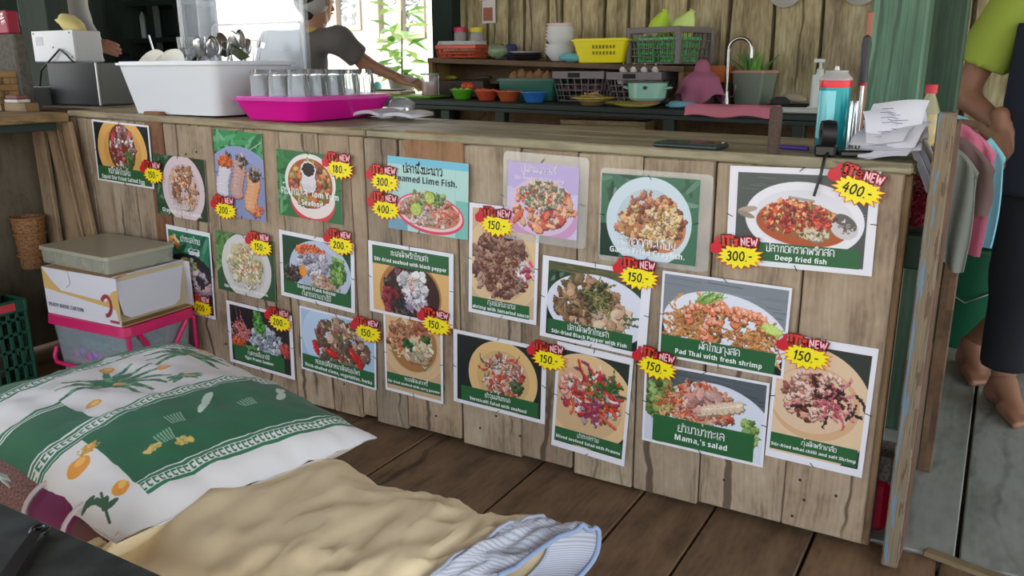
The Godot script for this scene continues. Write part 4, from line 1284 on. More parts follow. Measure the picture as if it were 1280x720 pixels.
func sheets() -> void:
	white_ink = mat(240, 242, 238, 0.5)
	var T := [[0.5, 0.01], [0.015, 0.5], [0.985, 0.5], [0.5, 0.99]]
	var A := 0.004
	var B := 0.0065
	sheet("squid", "poster of red and white squid on an orange plate, white-edged", -2.437, 0.763, 0.303, 0.211, -2.3, A, [0.025, 0.03, 0.025, 0.03], [0.03, 0.74, 0.975, 0.97], [["หมึกผัดไข่เค็ม", "th", 0.42, 0.85, 0.40], ["Squid Stir Fried Salted Egg", "en", 0.47, 0.915, 0.76]], T)
	sheet("crayfish", "borderless dark poster of crayfish on a pale pink plate", -2.157, 0.666, 0.249, 0.204, -2.4, A, [0, 0, 0, 0], [], [["กั้งทอดน้ำปลา", "th", 0.5, 0.84, 0.42], ["Crayfish in fish sauce.", "en", 0.5, 0.91, 0.78]], T)
	sheet("lobster", "tall borderless poster of three lobster tails on a blue plate", -1.873, 0.724, 0.212, 0.27, -2.3, A, [0, 0, 0, 0], [], [], T)
	sheet("tomyum", "green poster of a red-based soup pot with a chimney", -1.585, 0.709, 0.251, 0.198, -2.3, A, [0, 0, 0, 0], [], [["ต้มยำทะเล", "th", 0.27, 0.66, 0.42], ["Tom Yum", "en", 0.75, 0.61, 0.42], ["Seafood.", "en", 0.56, 0.755, 0.36]], T)
	sheet("lime", "pale teal poster of fish with lime slices on a red-rimmed plate", -1.157, 0.709, 0.264, 0.201, -1.9, B, [0, 0, 0, 0], [], [["ปลานึ่งมะนาว", "th", 0.45, 0.2, 0.50, [30, 44, 48]], ["Steamed Lime Fish.", "en", 0.46, 0.285, 0.82, [30, 44, 48]]], [[0.4, 0.99], [0.02, 0.6]])
	sheet("crab", "lilac poster of orange crab pieces in a clear pouch", -0.807, 0.728, 0.197, 0.178, -1.6, 0.0085, [0, 0, 0, 0], [], [["ปูผัดผงกะหรี่", "th", 0.45, 0.14, 0.50, [232, 224, 236]], ["Stir-fried crab and curry", "en", 0.45, 0.215, 0.70, [232, 224, 236]]], [[0.5, -0.04], [-0.07, 0.5], [1.06, 0.5]], [0.236, 0.222, 0.006, 0.002])
	sheet("tamarind", "tall poster of brown tamarind shrimp with a red flower", -0.922, 0.554, 0.208, 0.298, -1.7, B, [0.05, 0.04, 0.04, 0.04], [0.055, 0.845, 0.9, 0.965], [["กุ้งซอสมะขาม", "th", 0.5, 0.895, 0.41], ["shrimp with tamarind sauce", "en", 0.48, 0.935, 0.83]], T)
	sheet("garlic", "laminated green poster of garlic crayfish on a white plate", -0.53, 0.705, 0.238, 0.197, -0.3, A, [0, 0, 0, 0], [], [["กั้งทอดกระเทียม", "th", 0.5, 0.84, 0.60], ["Garlic Fried Crayfish.", "en", 0.5, 0.91, 0.78]], T, [0.272, 0.222, 0.012, 0.0])
	sheet("deep", "wide poster of a whole fried fish covered in red chilli", -0.194, 0.733, 0.302, 0.215, 1.0, A, [0.06, 0.06, 0.06, 0.06], [0.06, 0.755, 0.915, 0.945], [["ปลาทอดราดพริกสด", "th", 0.52, 0.84, 0.47], ["Deep fried fish", "en", 0.53, 0.9, 0.35]], T)
	sheet("narrow", "tall white-edged poster of a salad in a black bowl beside the carton", -2.15, 0.382, 0.216, 0.298, -2.7, A, [0.04, 0.05, 0.03, 0.04], [], [["ยำทะเลไทย", "th", 0.55, 0.16, 0.45]], T)
	sheet("scallop", "borderless green poster of pale scallops on a round grey plate", -1.884, 0.434, 0.261, 0.198, -2.6, A, [0, 0, 0, 0], [], [["กุ้งทอดน้ำปลา", "th", 0.5, 0.83, 0.34, [226, 224, 220]], ["Stir-fried seafood in fish sauce.", "en", 0.5, 0.91, 0.76]], T)
	sheet("sashimi", "white-edged poster of lobster sashimi with orange carrot shreds", -1.578, 0.455, 0.298, 0.21, -3.1, A, [0.045, 0.06, 0.045, 0.06], [0.045, 0.75, 0.955, 0.94], [["Sashimi Plank lobster", "en", 0.5, 0.79, 0.52], ["กั้งกระดานซาซิมิ", "th", 0.5, 0.915, 0.39]], T)
	sheet("tiger", "white-edged poster of raw tiger prawns on ice with green leaves", -1.845, 0.193, 0.295, 0.216, -2.1, A, [0.05, 0.05, 0.05, 0.05], [0.08, 0.69, 0.86, 0.93], [["กุ้งลายเสือซาซิมิ", "th", 0.47, 0.79, 0.34], ["Tiger Prawn Sashimi", "en", 0.47, 0.85, 0.44]], T)
	sheet("curry", "tall poster of curry seafood in a tan dish", -1.225, 0.2685, 0.208, 0.297, -1.1, A, [0.035, 0.03, 0.035, 0.03], [0.035, 0.8, 0.965, 0.925], [["ทะเลผัดผงกะหรี่", "th", 0.55, 0.85, 0.40], ["Stir-fried seafood with curry powder", "en", 0.5, 0.89, 0.90]], [[0.02, 0.6], [0.985, 0.6], [0.5, 0.985]])
	sheet("pepper_seafood", "poster of white squid pieces in a dark bowl, caption along its top", -1.225, 0.461, 0.293, 0.211, -1.7, B, [0.05, 0.05, 0.05, 0.04], [0.05, 0.05, 0.95, 0.3], [["ทะเลผัดพริกไทยดำ", "th", 0.5, 0.16, 0.45], ["Stir-fried seafood with black pepper", "en", 0.5, 0.235, 0.85]], T)
	sheet("clams", "poster of brown clams with red peppers on a light blue plate", -1.513, 0.223, 0.301, 0.209, -2.7, A, [0.02, 0.03, 0.02, 0.03], [0.02, 0.74, 0.98, 0.97], [["หอยแปลือกหนาผัดสมุนไพร", "th", 0.5, 0.84, 0.60], ["Thick-shelled clams, vegetables, herbs", "en", 0.5, 0.905, 0.90]], T)
	sheet("vermicelli", "poster of vermicelli salad on a round tan plate over black", -0.94, 0.24, 0.291, 0.214, -1.3, A, [0.045, 0.05, 0.045, 0.05], [0.09, 0.74, 0.93, 0.945], [["ยำวุ้นเส้นทะเล", "th", 0.5, 0.83, 0.28], ["Vermicelli Salad with seafood", "en", 0.5, 0.895, 0.62]], T)
	sheet("mixed", "tall poster of seafood salad with red strips and onion rings", -0.665, 0.217, 0.209, 0.293, -3.0, A, [0.04, 0.06, 0.04, 0.06], [0.04, 0.8, 0.95, 0.93], [["ยำทะเลรวม", "th", 0.5, 0.85, 0.30], ["Mixed seafood Salad with Prawns", "en", 0.5, 0.89, 0.87]], T)
	sheet("pepper_fish", "poster of brown pepper fish chunks on a white plate", -0.663, 0.477, 0.29, 0.214, -2.3, B, [0.06, 0.05, 0.08, 0.05], [0.075, 0.755, 0.875, 0.935], [["ปลาผัดพริกไทยดำ", "th", 0.47, 0.845, 0.40], ["Stir-fried Black Pepper with Fish", "en", 0.475, 0.9, 0.71]], T)
	sheet("chilli", "tall poster of chilli salt shrimp on a cream plate, dark corner", -0.118, 0.329, 0.208, 0.297, -0.8, A, [0.04, 0.06, 0.05, 0.06], [0.04, 0.79, 0.93, 0.925], [["กุ้งผัดพริกเกลือ", "th", 0.55, 0.845, 0.36], ["Stir-fried what chilli and salt Shrimp", "en", 0.49, 0.885, 0.87]], T)
	sheet("noodle", "poster of orange noodle salad with lettuce and a sausage roll", -0.375, 0.254, 0.297, 0.208, -0.1, A, [0.02, 0.03, 0.02, 0.03], [0.09, 0.63, 0.92, 0.965], [["ยำมาม่าทะเล", "th", 0.5, 0.785, 0.39], ["Mama,'s salad", "en", 0.5, 0.865, 0.43]], T)
	sheet("padthai", "poster of noodles heaped with orange shrimp and spring onion", -0.343, 0.481, 0.293, 0.209, -0.8, B, [0.02, 0.03, 0.02, 0.03], [0.02, 0.735, 0.93, 0.97], [["ผัดไทยกุ้งสด", "th", 0.5, 0.835, 0.33], ["Pad Thai with fresh shrimp", "en", 0.49, 0.905, 0.69]], T)
	stickers()

func stickers() -> void:
	var S := [["150", -2.278, 0.701, 0, "squid poster"], ["200", -1.944, 0.609, 0, "lobster tail poster"], ["180", -1.456, 0.767, 0, "soup pot poster"], ["300", -1.296, 0.741, 0, "lime fish poster"], ["400", -1.297, 0.665, 0, "lime fish poster, below the 300 one"], ["150", -0.936, 0.653, 0, "tamarind shrimp poster"], ["150", -0.546, 0.564, 0, "pepper fish poster"], ["300", -0.312, 0.642, 4, "whole fried fish poster"], ["400", -0.084, 0.803, -14, "whole fried fish poster, tilted"], ["200", -2.103, 0.263, 0, "black bowl salad poster"], ["150", -1.8, 0.505, 0, "pale scallop poster"], ["200", -1.469, 0.545, 0, "lobster sashimi poster"], ["200", -1.742, 0.268, 0, "tiger prawn poster"], ["150", -1.383, 0.291, 0, "clam poster"], ["150", -1.136, 0.354, -2, "curry seafood poster"], ["150", -0.782, 0.316, 0, "vermicelli poster"], ["150", -0.491, 0.348, -6, "orange noodle salad poster"], ["150", -0.153, 0.436, -2, "chilli salt shrimp poster"]]
	var red := mat(206, 30, 44, 0.4)
	var dark := mat(112, 12, 26, 0.45)
	var star := func(ax: float, ay: float, bx: float, by: float) -> PackedVector2Array:
		var rn := RandomNumberGenerator.new()
		rn.seed = 77
		var pts := PackedVector2Array()
		for i in 34:
			var a := TAU * i / 34.0
			var o := i % 2 == 0
			var q := rn.randf_range(0.92, 1.1)
			pts.append(Vector2(cos(a) * (bx if o else ax) * (q if o else 1.0), sin(a) * (by if o else ay) * (q if o else 1.0)))
		return pts
	var e := MB.new(); e.poly(star.call(0.0405, 0.0225, 0.0535, 0.031), 0.0, 0.0004)
	var y := MB.new(); y.poly(star.call(0.038, 0.0205, 0.0495, 0.0285), 0.0004, 0.0008)
	var th := MB.new()
	th.poly(PackedVector2Array([Vector2(-0.066, 0.012), Vector2(-0.062, 0.005), Vector2(-0.05, 0.003), Vector2(-0.041, 0.007), Vector2(-0.039, 0.016), Vector2(-0.041, 0.025), Vector2(-0.046, 0.028), Vector2(-0.044, 0.036), Vector2(-0.047, 0.042), Vector2(-0.053, 0.041), Vector2(-0.054, 0.033), Vector2(-0.059, 0.027), Vector2(-0.066, 0.022)]), 0.0006, 0.0012)
	var bk := MB.new()
	pen(bk, "IT's", Vector2(-0.0385, 0.0245), 0.0185, 0.0115, 0.0012, 2.2)
	pen(bk, "NEW", Vector2(0.0035, 0.0245), 0.0165, 0.0115, 0.0012, 2.2, 0.0)
	var it := MB.new(); pen(it, "IT's", Vector2(-0.0385, 0.0245), 0.0185, 0.0055, 0.0016, 2.2)
	var nw := MB.new(); pen(nw, "NEW", Vector2(0.0035, 0.0245), 0.0165, 0.0052, 0.0016, 2.2)
	var nl := MB.new(); pen(nl, "NEW", Vector2(0.0035, 0.0245), 0.0165, 0.0026, 0.0018, 2.2)
	var M := [e.done(), y.done(), th.done(), bk.done(), it.done(), nw.done(), nl.done()]
	var prices := {}
	for s in S:
		if not prices.has(s[0]):
			var pm := MB.new()
			var t: String = s[0] + ".-"
			pen(pm, t, Vector2(-pen_width(t) * 0.0205 * 0.5, -0.0105), 0.0205, 0.0032, 0.0012, 0.0, 0.1)
			prices[s[0]] = pm.done()
		var o := thing("price_sticker", "yellow starburst %s price sticker on the %s" % [s[0], s[4]], "sticker", Vector3(s[1], s[2], 0.0105), 0.0, "yellow price stickers")
		o.rotation.z = deg_to_rad(s[3] - 1.0)
		part("burst_edge", M[0], mat(222, 72, 26, 0.4), o)
		part("burst", M[1], mat(250, 232, 20, 0.4), o)
		part("thumb", M[2], red, o)
		part("letter_edge", M[3], dark, o)
		part("lettering", M[4], mat(226, 60, 40, 0.4), o)
		part("lettering", M[5], red, o)
		part("lettering", M[6], mat(246, 206, 212, 0.4), o)
		part("price", prices[s[0]], mat(24, 22, 24, 0.4), o)
# ---------------------------------------------------------------- foreground: low bench with bedding, dark table
func pillow_print() -> Texture2D:
	var p := Canvas.new(560, 760, C(226, 224, 222), 5)    # x = s (back to near edge), y = t (far to near band)
	var g := C(40, 104, 70)
	var dg := C(52, 120, 84)
	p.rect(0, 0, 1, 0.185, g)
	p.rect(0, 0.66, 1, 0.895, g)
	for e in [[0.185, 0.235], [0.605, 0.66], [0.895, 0.945]]:
		p.rect(0, e[0], 1, e[1], C(226, 226, 222))
		p.rect(0, e[0] + 0.004, 1, e[0] + 0.012, dg)
		p.rect(0, e[1] - 0.012, 1, e[1] - 0.004, dg)
		var n := 46
		var hgt: float = e[1] - e[0]
		for i in n:
			var x := float(i) / n
			p.rect(x, e[0] + hgt * 0.32, x + 0.016, e[0] + hgt * 0.4, dg)
			p.rect(x + 0.012, e[0] + hgt * 0.32, x + 0.016, e[0] + hgt * 0.66, dg)
			p.rect(x + 0.004, e[0] + hgt * 0.6, x + 0.014, e[0] + hgt * 0.68, dg)
	# corner square with mangoes at the near left, a green block above it
	p.rect(0.84, 0.665, 1, 1, C(228, 226, 222))
	p.rect(0.74, 0.44, 1, 0.6, g)
	p.rect(0.74, 0.415, 1, 0.425, dg); p.rect(0.74, 0.43, 1, 0.435, dg)
	var palm := func(x: float, y: float, s: float, tilt: float) -> void:
		for k in 11:
			var a := tilt + PI * (k / 10.0) * 1.35 - 0.5
			var q := Vector2(x, y)
			for m in 7:
				var d := Vector2(cos(a), sin(a)) * s / 7.0
				a += 0.1 if cos(a) > 0 else -0.1
				p.line(q.x, q.y, q.x + d.x, q.y + d.y * 0.74, 0.024 - 0.0026 * m, C(40, 112, 76) if (k + m) % 3 else C(110, 160, 120))
				q += Vector2(d.x, d.y * 0.74)
		for k in 5: p.line(x - k * 0.004, y + k * 0.004, x - (k + 1) * 0.004, y + (k + 1) * 0.004, 0.01, C(214, 160, 80))
	palm.call(0.2, 0.35, 0.17, 2.5)
	palm.call(0.55, 0.42, 0.19, 2.2)
	palm.call(0.36, 0.53, 0.06, 2.6)
	for q in [[0.08, 0.28], [0.68, 0.5], [0.5, 0.3], [0.36, 0.42]]:
		p.ell(q[0], q[1], 0.022, 0.017, 0.6, C(228, 156, 62)); p.ell(q[0] - 0.005, q[1] - 0.003, 0.012, 0.009, 0.6, C(244, 196, 110))
	for q in [[0.12, 0.3], [0.62, 0.24], [0.42, 0.2], [0.7, 0.3]]:
		for k in 5: p.ell(q[0] + 0.02 * cos(k * 1.3), q[1] + 0.014 * sin(k * 1.3), 0.014, 0.01, k, C(206, 210, 204)); 
	# motifs knocked out of the green band
	for q in [[0.12, 0.72], [0.16, 0.76], [0.42, 0.71], [0.46, 0.74]]: p.ell(q[0], q[1], 0.034, 0.01, 0.7, C(196, 214, 200))
	for q in [[0.32, 0.78], [0.58, 0.76], [0.66, 0.81]]:
		for k in 6: p.line(q[0] - 0.03 + k * 0.011, q[1] - 0.02, q[0] - 0.02 + k * 0.009, q[1] + 0.015, 0.004, C(140, 176, 150))
	for q in [[0.62, 0.84], [0.72, 0.82]]: p.bits(q[0], q[1], 0.022, 0.012, 22, 0.007, [C(222, 196, 110), C(196, 170, 90)])
	for q in [[0.91, 0.74, 0.03], [0.85, 0.71, 0.018], [0.88, 0.88, 0.022]]:
		p.ell(q[0], q[1], q[2], q[2] * 0.8, 0.5, C(232, 156, 60)); p.ell(q[0] - 0.012, q[1] - 0.008, q[2] * 0.5, q[2] * 0.35, 0.5, C(244, 190, 100))
	p.bits(0.85, 0.71, 0.03, 0.02, 24, 0.004, [C(196, 160, 70)])
	for k in 5: p.ell(0.93 + 0.01 * k, 0.9 - 0.012 * k, 0.018, 0.007, 0.8 * k, C(60, 96, 70))
	p.line(0.93, 0.86, 0.97, 0.94, 0.006, C(60, 96, 70))
	return p.done()
# soft cushion over four corners (back-left A, back-right B, front-right C, front-left D seen from the room)
func cushion(mb: MB, A: Vector3, B: Vector3, Cc: Vector3, D: Vector3, thick: float, sd: int, flat_y: float) -> void:
	var n := FastNoiseLite.new()
	n.seed = sd
	n.frequency = 3.2
	n.fractal_octaves = 2
	var N := 34
	for side in [1.0, -1.0]:
		var rows := []
		var uvs := []
		for i in N + 1:
			var row := []
			var ur := []
			for jj in N + 1:
				var j := jj if side > 0 else N - jj
				var t := float(i) / N
				var s := float(j) / N
				var a := s * 2.0 - 1.0
				var b := t * 2.0 - 1.0
				var pinch := 0.02 * (1.0 - b * b) * a * (1.0 if absf(a) > 0.0 else 0.0)
				var pinch2 := 0.02 * (1.0 - a * a) * b
				var ss := s - pinch * absf(a)
				var tt := t - pinch2 * absf(b)
				var p := B.lerp(A, ss).lerp(Cc.lerp(D, ss), tt)
				var h := thick * 0.5 * pow(maxf(0.0, (1.0 - pow(absf(a), 2.6)) * (1.0 - pow(absf(b), 2.6))), 0.55)
				h *= 1.0 + 0.16 * n.get_noise_2d(p.x * 1.2, p.z * 1.2)
				p.y += h * side + 0.006 * n.get_noise_2d(p.x * 5.0 + 9.0, p.z * 5.0) * (1.0 if side > 0 else 0.0)
				if side < 0: p.y = maxf(p.y, flat_y)
				row.append(p)
				ur.append(Vector2(s, t))
			rows.append(row)
			uvs.append(ur)
		# i runs along t, j along s; top faces up when reversed
		rows.reverse(); uvs.reverse()
		mb.grid(rows, false, uvs, 1)
func foreground() -> void:
	# bench
	var bench := thing("bench", "low wooden bench under the printed pillow and beige bedding", "bench", Vector3.ZERO)
	var wm := wood("deck", 255, 244, 230, 0.6, 0.2)
	for k in 3:
		var mb := MB.new()
		board(mb, Vector3(-1.02, 0.315, 0.97 + k * 0.13), Vector3(1.3, 0.03, 0.124), 0, 0.004)
		part("seat_board", mb, wm, bench)
	for x in [-1.6, -0.46]:
		for z in [0.96, 1.22]:
			var mb := MB.new()
			board(mb, Vector3(x, 0.15, z), Vector3(0.06, 0.3, 0.06), 1, 0.004)
			part("leg", mb, wm, bench)
	var seat := MB.new()
	cushion(seat, Vector3(-1.6, 0.352, 1.22), Vector3(-1.6, 0.352, 0.92), Vector3(-0.9, 0.352, 0.92), Vector3(-0.9, 0.352, 1.22), 0.05, 4, 0.331)
	var sm := cloth_bump(mat(84, 36, 46, 0.85).duplicate(), 0.04, 30.0)
	solo("seat_cushion", "dark maroon seat cushion under the printed pillow", "cushion", seat, sm)
	# pillow in its printed case
	var A := at_y(-115, 531, 0.45); var B := at_y(228, 430, 0.45); var Cc := at_y(472, 548, 0.45); var D := at_y(145, 680, 0.45)
	var pl := thing("pillow", "pillow in a green and white palm-print cotton case", "pillow")
	var pm := StandardMaterial3D.new()
	pm.albedo_texture = pillow_print()
	pm.roughness = 0.9
	pm.rim_enabled = true
	pm.rim = 0.2
	pm.texture_repeat = false
	var mb := MB.new()
	cushion(mb, A, B, Cc, D, 0.15, 11, 0.378)
	part("pillow_case", mb, pm, pl)
	# inner Thai cushion pushing out of the open end
	var out := (A - B).normalized() * 0.05
	var seg := [[0.0, 0.68, 176, 128, 120], [0.68, 0.84, 128, 36, 92], [0.84, 0.98, 104, 62, 58]]
	for q in seg:
		var a := B.lerp(A, 0.35).lerp(Cc.lerp(D, 0.35), q[0])
		var d := B.lerp(A, 0.35).lerp(Cc.lerp(D, 0.35), q[1])
		var rows := []
		for k in 13:
			var an := PI * k / 12.0
			var row := []
			for m in 9:
				var t: float = lerpf(q[0], q[1], m / 8.0)
				var e := A.lerp(D, t)
				var edge := pow(maxf(0.0, 1.0 - pow(absf(t * 2.0 - 1.0), 3.5)), 0.6)
				var bulge: float = 0.9 + 0.1 * sin(PI * m / 8.0)
				row.append(e + out.normalized() * (sin(an) * 0.048 * edge * bulge - 0.03) + Vector3(0, cos(an) * 0.04 * edge * bulge - 0.022, 0))
			rows.append(row)
		var im := MB.new()
		im.grid(rows, false, null, 1)
		var pmx := cloth_bump(mat(q[2], q[3], q[4], 0.8).duplicate(), 0.03, 34.0)
		if q[0] == 0.0: pmx.albedo_texture = grime(0.5)
		part("inner_cushion", im, pmx, pl)
	for t in [0.68, 0.84]:
		var pts := []
		for k in 13:
			var an := PI * k / 12.0
			pts.append(A.lerp(D, t) + out.normalized() * (sin(an) * 0.049 - 0.03) + Vector3(0, cos(an) * 0.041 - 0.022, 0))
		var pb := MB.new()
		pb.tube(pts, 0.0035, -1.0, 6)
		part("piping", pb, mat(220, 206, 206, 0.9), pl)
	for k in 2:
		var e := A.lerp(D, 0.6 + 0.03 * k)
		var rows := []
		for i in 9:
			var f := i / 8.0
			var p := e + out.normalized() * (0.01 + f * 0.09) + Vector3(0.05 * f * (1 if k else 0.3), 0.02 + 0.05 * sin(f * PI * 0.9) - 0.01 * f, 0.012 * sin(f * 7.0 + k))
			p.y = maxf(p.y, 0.535)  if i > 4 else p.y
			rows.append([p - Vector3(0.012, 0, 0.004), p + Vector3(0.012, 0.004 * sin(f * 9.0), 0.004)])
		var tb := MB.new()
		tb.cloth(rows, 0.0015)
		part("tie", tb, mat(214, 224, 216, 0.9), pl)
	# beige bedding with striped cuff
	var bed := thing("bedding_roll", "crumpled beige cotton bedding with a striped open cuff", "bedding")
	var far := [[186, 696], [262, 662], [328, 618], [400, 573], [440, 578], [480, 603], [530, 614], [572, 622], [605, 638], [650, 647], [690, 650], [720, 653], [748, 656]]
	var nz := FastNoiseLite.new()
	nz.seed = 31
	nz.frequency = 1.0
	nz.fractal_octaves = 2
	var mk := func(i0: float, i1: float, steps: int, swell: float) -> Array:
		var rows := []
		for i in steps + 1:
			var f := lerpf(i0, i1, float(i) / steps)
			var k := mini(int(f), far.size() - 2)
			var q := f - k
			var u := lerpf(far[k][0], far[k + 1][0], q)
			var v := lerpf(far[k][1], far[k + 1][1], q)
			var ht := (lerpf(0.066, 0.055, smoothstep(3.0, 9.0, f)) + swell) * smoothstep(-0.4, 1.6, f) * lerpf(1.0, 0.62, smoothstep(9.0, 11.5, f))
			var F := at_y(u, v, 0.385 + ht * 0.5)
			var end := smoothstep(9.0, 11.5, f)
			var wd := minf(lerpf(0.38, 0.22, smoothstep(4.0, 12.0, f)), 1.27 - F.z)
			var N := F + Vector3(-0.25 * wd, 0, wd)
			var row := []
			for m in 40:
				var a := TAU * m / 40.0
				var cx := cos(a)
				var c := (F + N) * 0.5 + (F - N) * 0.5 * signf(cx) * pow(absf(cx), 0.8) * (1.0 + swell * 3.0)
				var sy := sin(a)
				var y := 0.385
				var fold := 0.015 * nz.get_noise_2d(f * 0.55 + cx * 0.8, cx * 2.0 - f * 0.7) + 0.006 * (1.0 - end) * nz.get_noise_2d(f * 1.6 + cx * 1.4, 4.0 + cx * 1.5) + 0.0035 * sin(f * 3.2 + cx * 3.4) * (1.0 - 0.7 * end) * smoothstep(4.5, 7.0, f)
				if sy >= 0.0: y += ht * pow(sy, 0.75) + fold * pow(sy, 0.6)
				else: y = maxf(0.333, 0.385 - 0.052 * pow(-sy, 0.6))
				row.append(Vector3(c.x, y, c.z))
			rows.append(row)
		return rows
	var b1 := MB.new()
	b1.grid(mk.call(0.0, 10.0, 60, 0.0), true, null, 1)
	var bm := cloth_bump(mat(234, 214, 172, 0.92).duplicate(), 0.008, 110.0)
	part("cover", b1, bm, bed)
	var b2 := MB.new()
	b2.kl = 1.0
	b2.grid(mk.call(9.85, 12.0, 16, 0.006), true, null, 1)
	var st := Image.create(64, 64, false, Image.FORMAT_RGB8)
	for y in 64:
		for x in 64:
			st.set_pixel(x, y, C(204, 206, 214) if x % 8 < 5 else C(170, 176, 190))
	var cm := StandardMaterial3D.new()
	cm.albedo_texture = ImageTexture.create_from_image(st)
	cm.uv1_scale = Vector3(12, 1, 1)
	cm.roughness = 0.9
	part("striped_cuff", b2, cm, bed)
	var rim := MB.new()
	var er: Array = mk.call(11.9, 12.0, 1, 0.006)[1]
	er.append(er[0])
	rim.tube(er, 0.004, -1.0, 6)
	part("cuff_hem", rim, mat(150, 168, 200, 0.9), bed)
	var seam := MB.new()
	var sr: Array = mk.call(9.85, 9.9, 1, 0.009)[0]
	sr.append(sr[0])
	seam.tube(sr, 0.0025, -1.0, 6)
	part("seam", seam, mat(170, 176, 190, 0.9), bed)
	# dark table the photographer sits at
	var tb := thing("table", "dark green-black table top with a black handle on it", "table", Vector3(-1.35, 0, 1.7))
	var tt := MB.new()
	tt.box(Vector3(0, 0.505, 0), Vector3(1.9, 0.03, 0.78), 0.006)
	part("table_top", tt, speckled(60, 68, 64, 0.45, 0.35, 2.0), tb)
	for x in [-0.88, 0.88]:
		for z in [-0.33, 0.33]:
			var lg := MB.new()
			lg.box(Vector3(x, 0.245, z), Vector3(0.05, 0.49, 0.05), 0.004)
			part("leg", lg, mat(40, 42, 40, 0.5), tb)
	var h := thing("serving_spatula", "black plastic handle with a hanging hole lying on the dark table", "utensil", at_y(50, 668, 0.523))
	var h0 := Vector3.ZERO
	var h1: Vector3 = at_y(2, 742, 0.523) - at_y(50, 668, 0.523)
	var dn := h1.normalized()
	var sd := dn.cross(Vector3.UP)
	var hm := MB.new()
	var ring := []
	for k in 21:
		var a := TAU * k / 20.0
		ring.append(dn * (cos(a) * 0.0085) + sd * sin(a) * 0.007 + Vector3(0, 0.005, 0))
	hm.tube(ring, 0.0045, -1.0, 8)
	part("hanging_loop", hm, mat(22, 22, 24, 0.3), h)
	var hb := MB.new()
	var lo := []
	var hi := []
	for q in [[0.008, -0.0085], [0.16, -0.014], [0.16, 0.014], [0.008, 0.0085]]:
		lo.append(dn * q[0] + sd * q[1] + Vector3(0, -0.001, 0))
		hi.append(dn * (q[0] + 0.001) + sd * q[1] * 0.75 + Vector3(0, 0.009, 0))
	hb.loft(lo, hi)
	part("handle", hb, mat(22, 22, 24, 0.3), h)
	var bl := MB.new()
	bl.box(dn * 0.22 + Vector3(0, 0.003, 0), Vector3(0.07, 0.004, 0.12), 0.001, Basis(sd, Vector3.UP, dn))
	part("blade", bl, mat(26, 26, 28, 0.35), h)

# ---------------------------------------------------------------- left corner: side counter, boxes, crate
func slat_box(root: Node3D, w: float, d: float, h: float, flare: float, rim: float, m: Material, nx: int, ny: int, rimname := "rim") -> void:
	# plastic basket: base, rim, bars of each wall
	var ba := MB.new()
	ba.box(Vector3(0, 0.004, 0), Vector3(w, 0.008, d), 0.002)
	part("base", ba, m, root)
	var W := w + flare * 2.0
	var D := d + flare * 2.0
	var rm := MB.new()
	for s in [-1.0, 1.0]:
		rm.box(Vector3(0, h - rim * 0.5, s * D * 0.5), Vector3(W + 0.012, rim, 0.008), 0.002)
		rm.box(Vector3(s * W * 0.5, h - rim * 0.5, 0), Vector3(0.008, rim, D), 0.002)
	part(rimname, rm, m, root)
	for side in 4:
		var wl := MB.new()
		var n := nx if side < 2 else maxi(3, int(nx * d / w))
		var s := -1.0 if side % 2 else 1.0
		for i in n + 1:
			var f := float(i) / n * 2.0 - 1.0
			var b := Vector3(f * w * 0.5, 0, s * d * 0.5) if side < 2 else Vector3(s * w * 0.5, 0, f * d * 0.5)
			var t := Vector3(f * W * 0.5, h - rim, s * D * 0.5) if side < 2 else Vector3(s * W * 0.5, h - rim, f * D * 0.5)
			wl.tube([b, t], 0.004 if i == 0 or i == n else 0.0028, -1.0, 4)
		for k in ny:
			var f := float(k + 1) / (ny + 1)
			var a := Vector3(-lerpf(w, W, f) * 0.5, f * (h - rim), s * lerpf(d, D, f) * 0.5) if side < 2 else Vector3(s * lerpf(w, W, f) * 0.5, f * (h - rim), -lerpf(d, D, f) * 0.5)
			var b := a * Vector3(-1, 1, 1) if side < 2 else a * Vector3(1, 1, -1)
			wl.tube([a, b], 0.0028, -1.0, 4)
		part("wall_lattice", wl, m, root)
func round_box(mb: MB, c: Vector3, w0: float, d0: float, w1: float, d1: float, y0: float, y1: float, r: float, th := 0.0) -> void:
	# rounded-rectangle tub, open at the top when th > 0
	var ring := func(w: float, d: float, rr: float, y: float) -> Array:
		var o := []
		for k in 4:
			var sx: float = [1, -1, -1, 1][k]
			var sz: float = [-1, -1, 1, 1][k]
			for a in 5:
				var an := PI * 0.5 * (k + a / 4.0)
				o.append(c + Vector3(sx * (w * 0.5 - rr) + cos(an) * rr, y, sz * (d * 0.5 - rr) - sin(an) * rr))
		return o
	var rows := [ring.call(w0, d0, r, y0), ring.call(w1, d1, r, y1)]
	mb.grid(rows, true, null, 1)
	var cap := func(rw: Array, up: bool) -> void:
		mb.st.set_smooth_group(-1)
		for i in range(1, rw.size() - 1):
			if up: mb.tri(rw[0], rw[i], rw[i + 1])
			else: mb.tri(rw[0], rw[i + 1], rw[i])
	cap.call(rows[0], false)
	if th <= 0.0:
		cap.call(rows[1], true)
	else:
		var i0: Array = ring.call(w0 - th * 2, d0 - th * 2, maxf(r - th, 0.003), y0 + th)
		var i1: Array = ring.call(w1 - th * 2, d1 - th * 2, maxf(r - th, 0.003), y1)
		mb.grid([rows[1], i1], true, null, 2)
		mb.grid([i1, i0], true, null, 3)
		cap.call(i0, true)
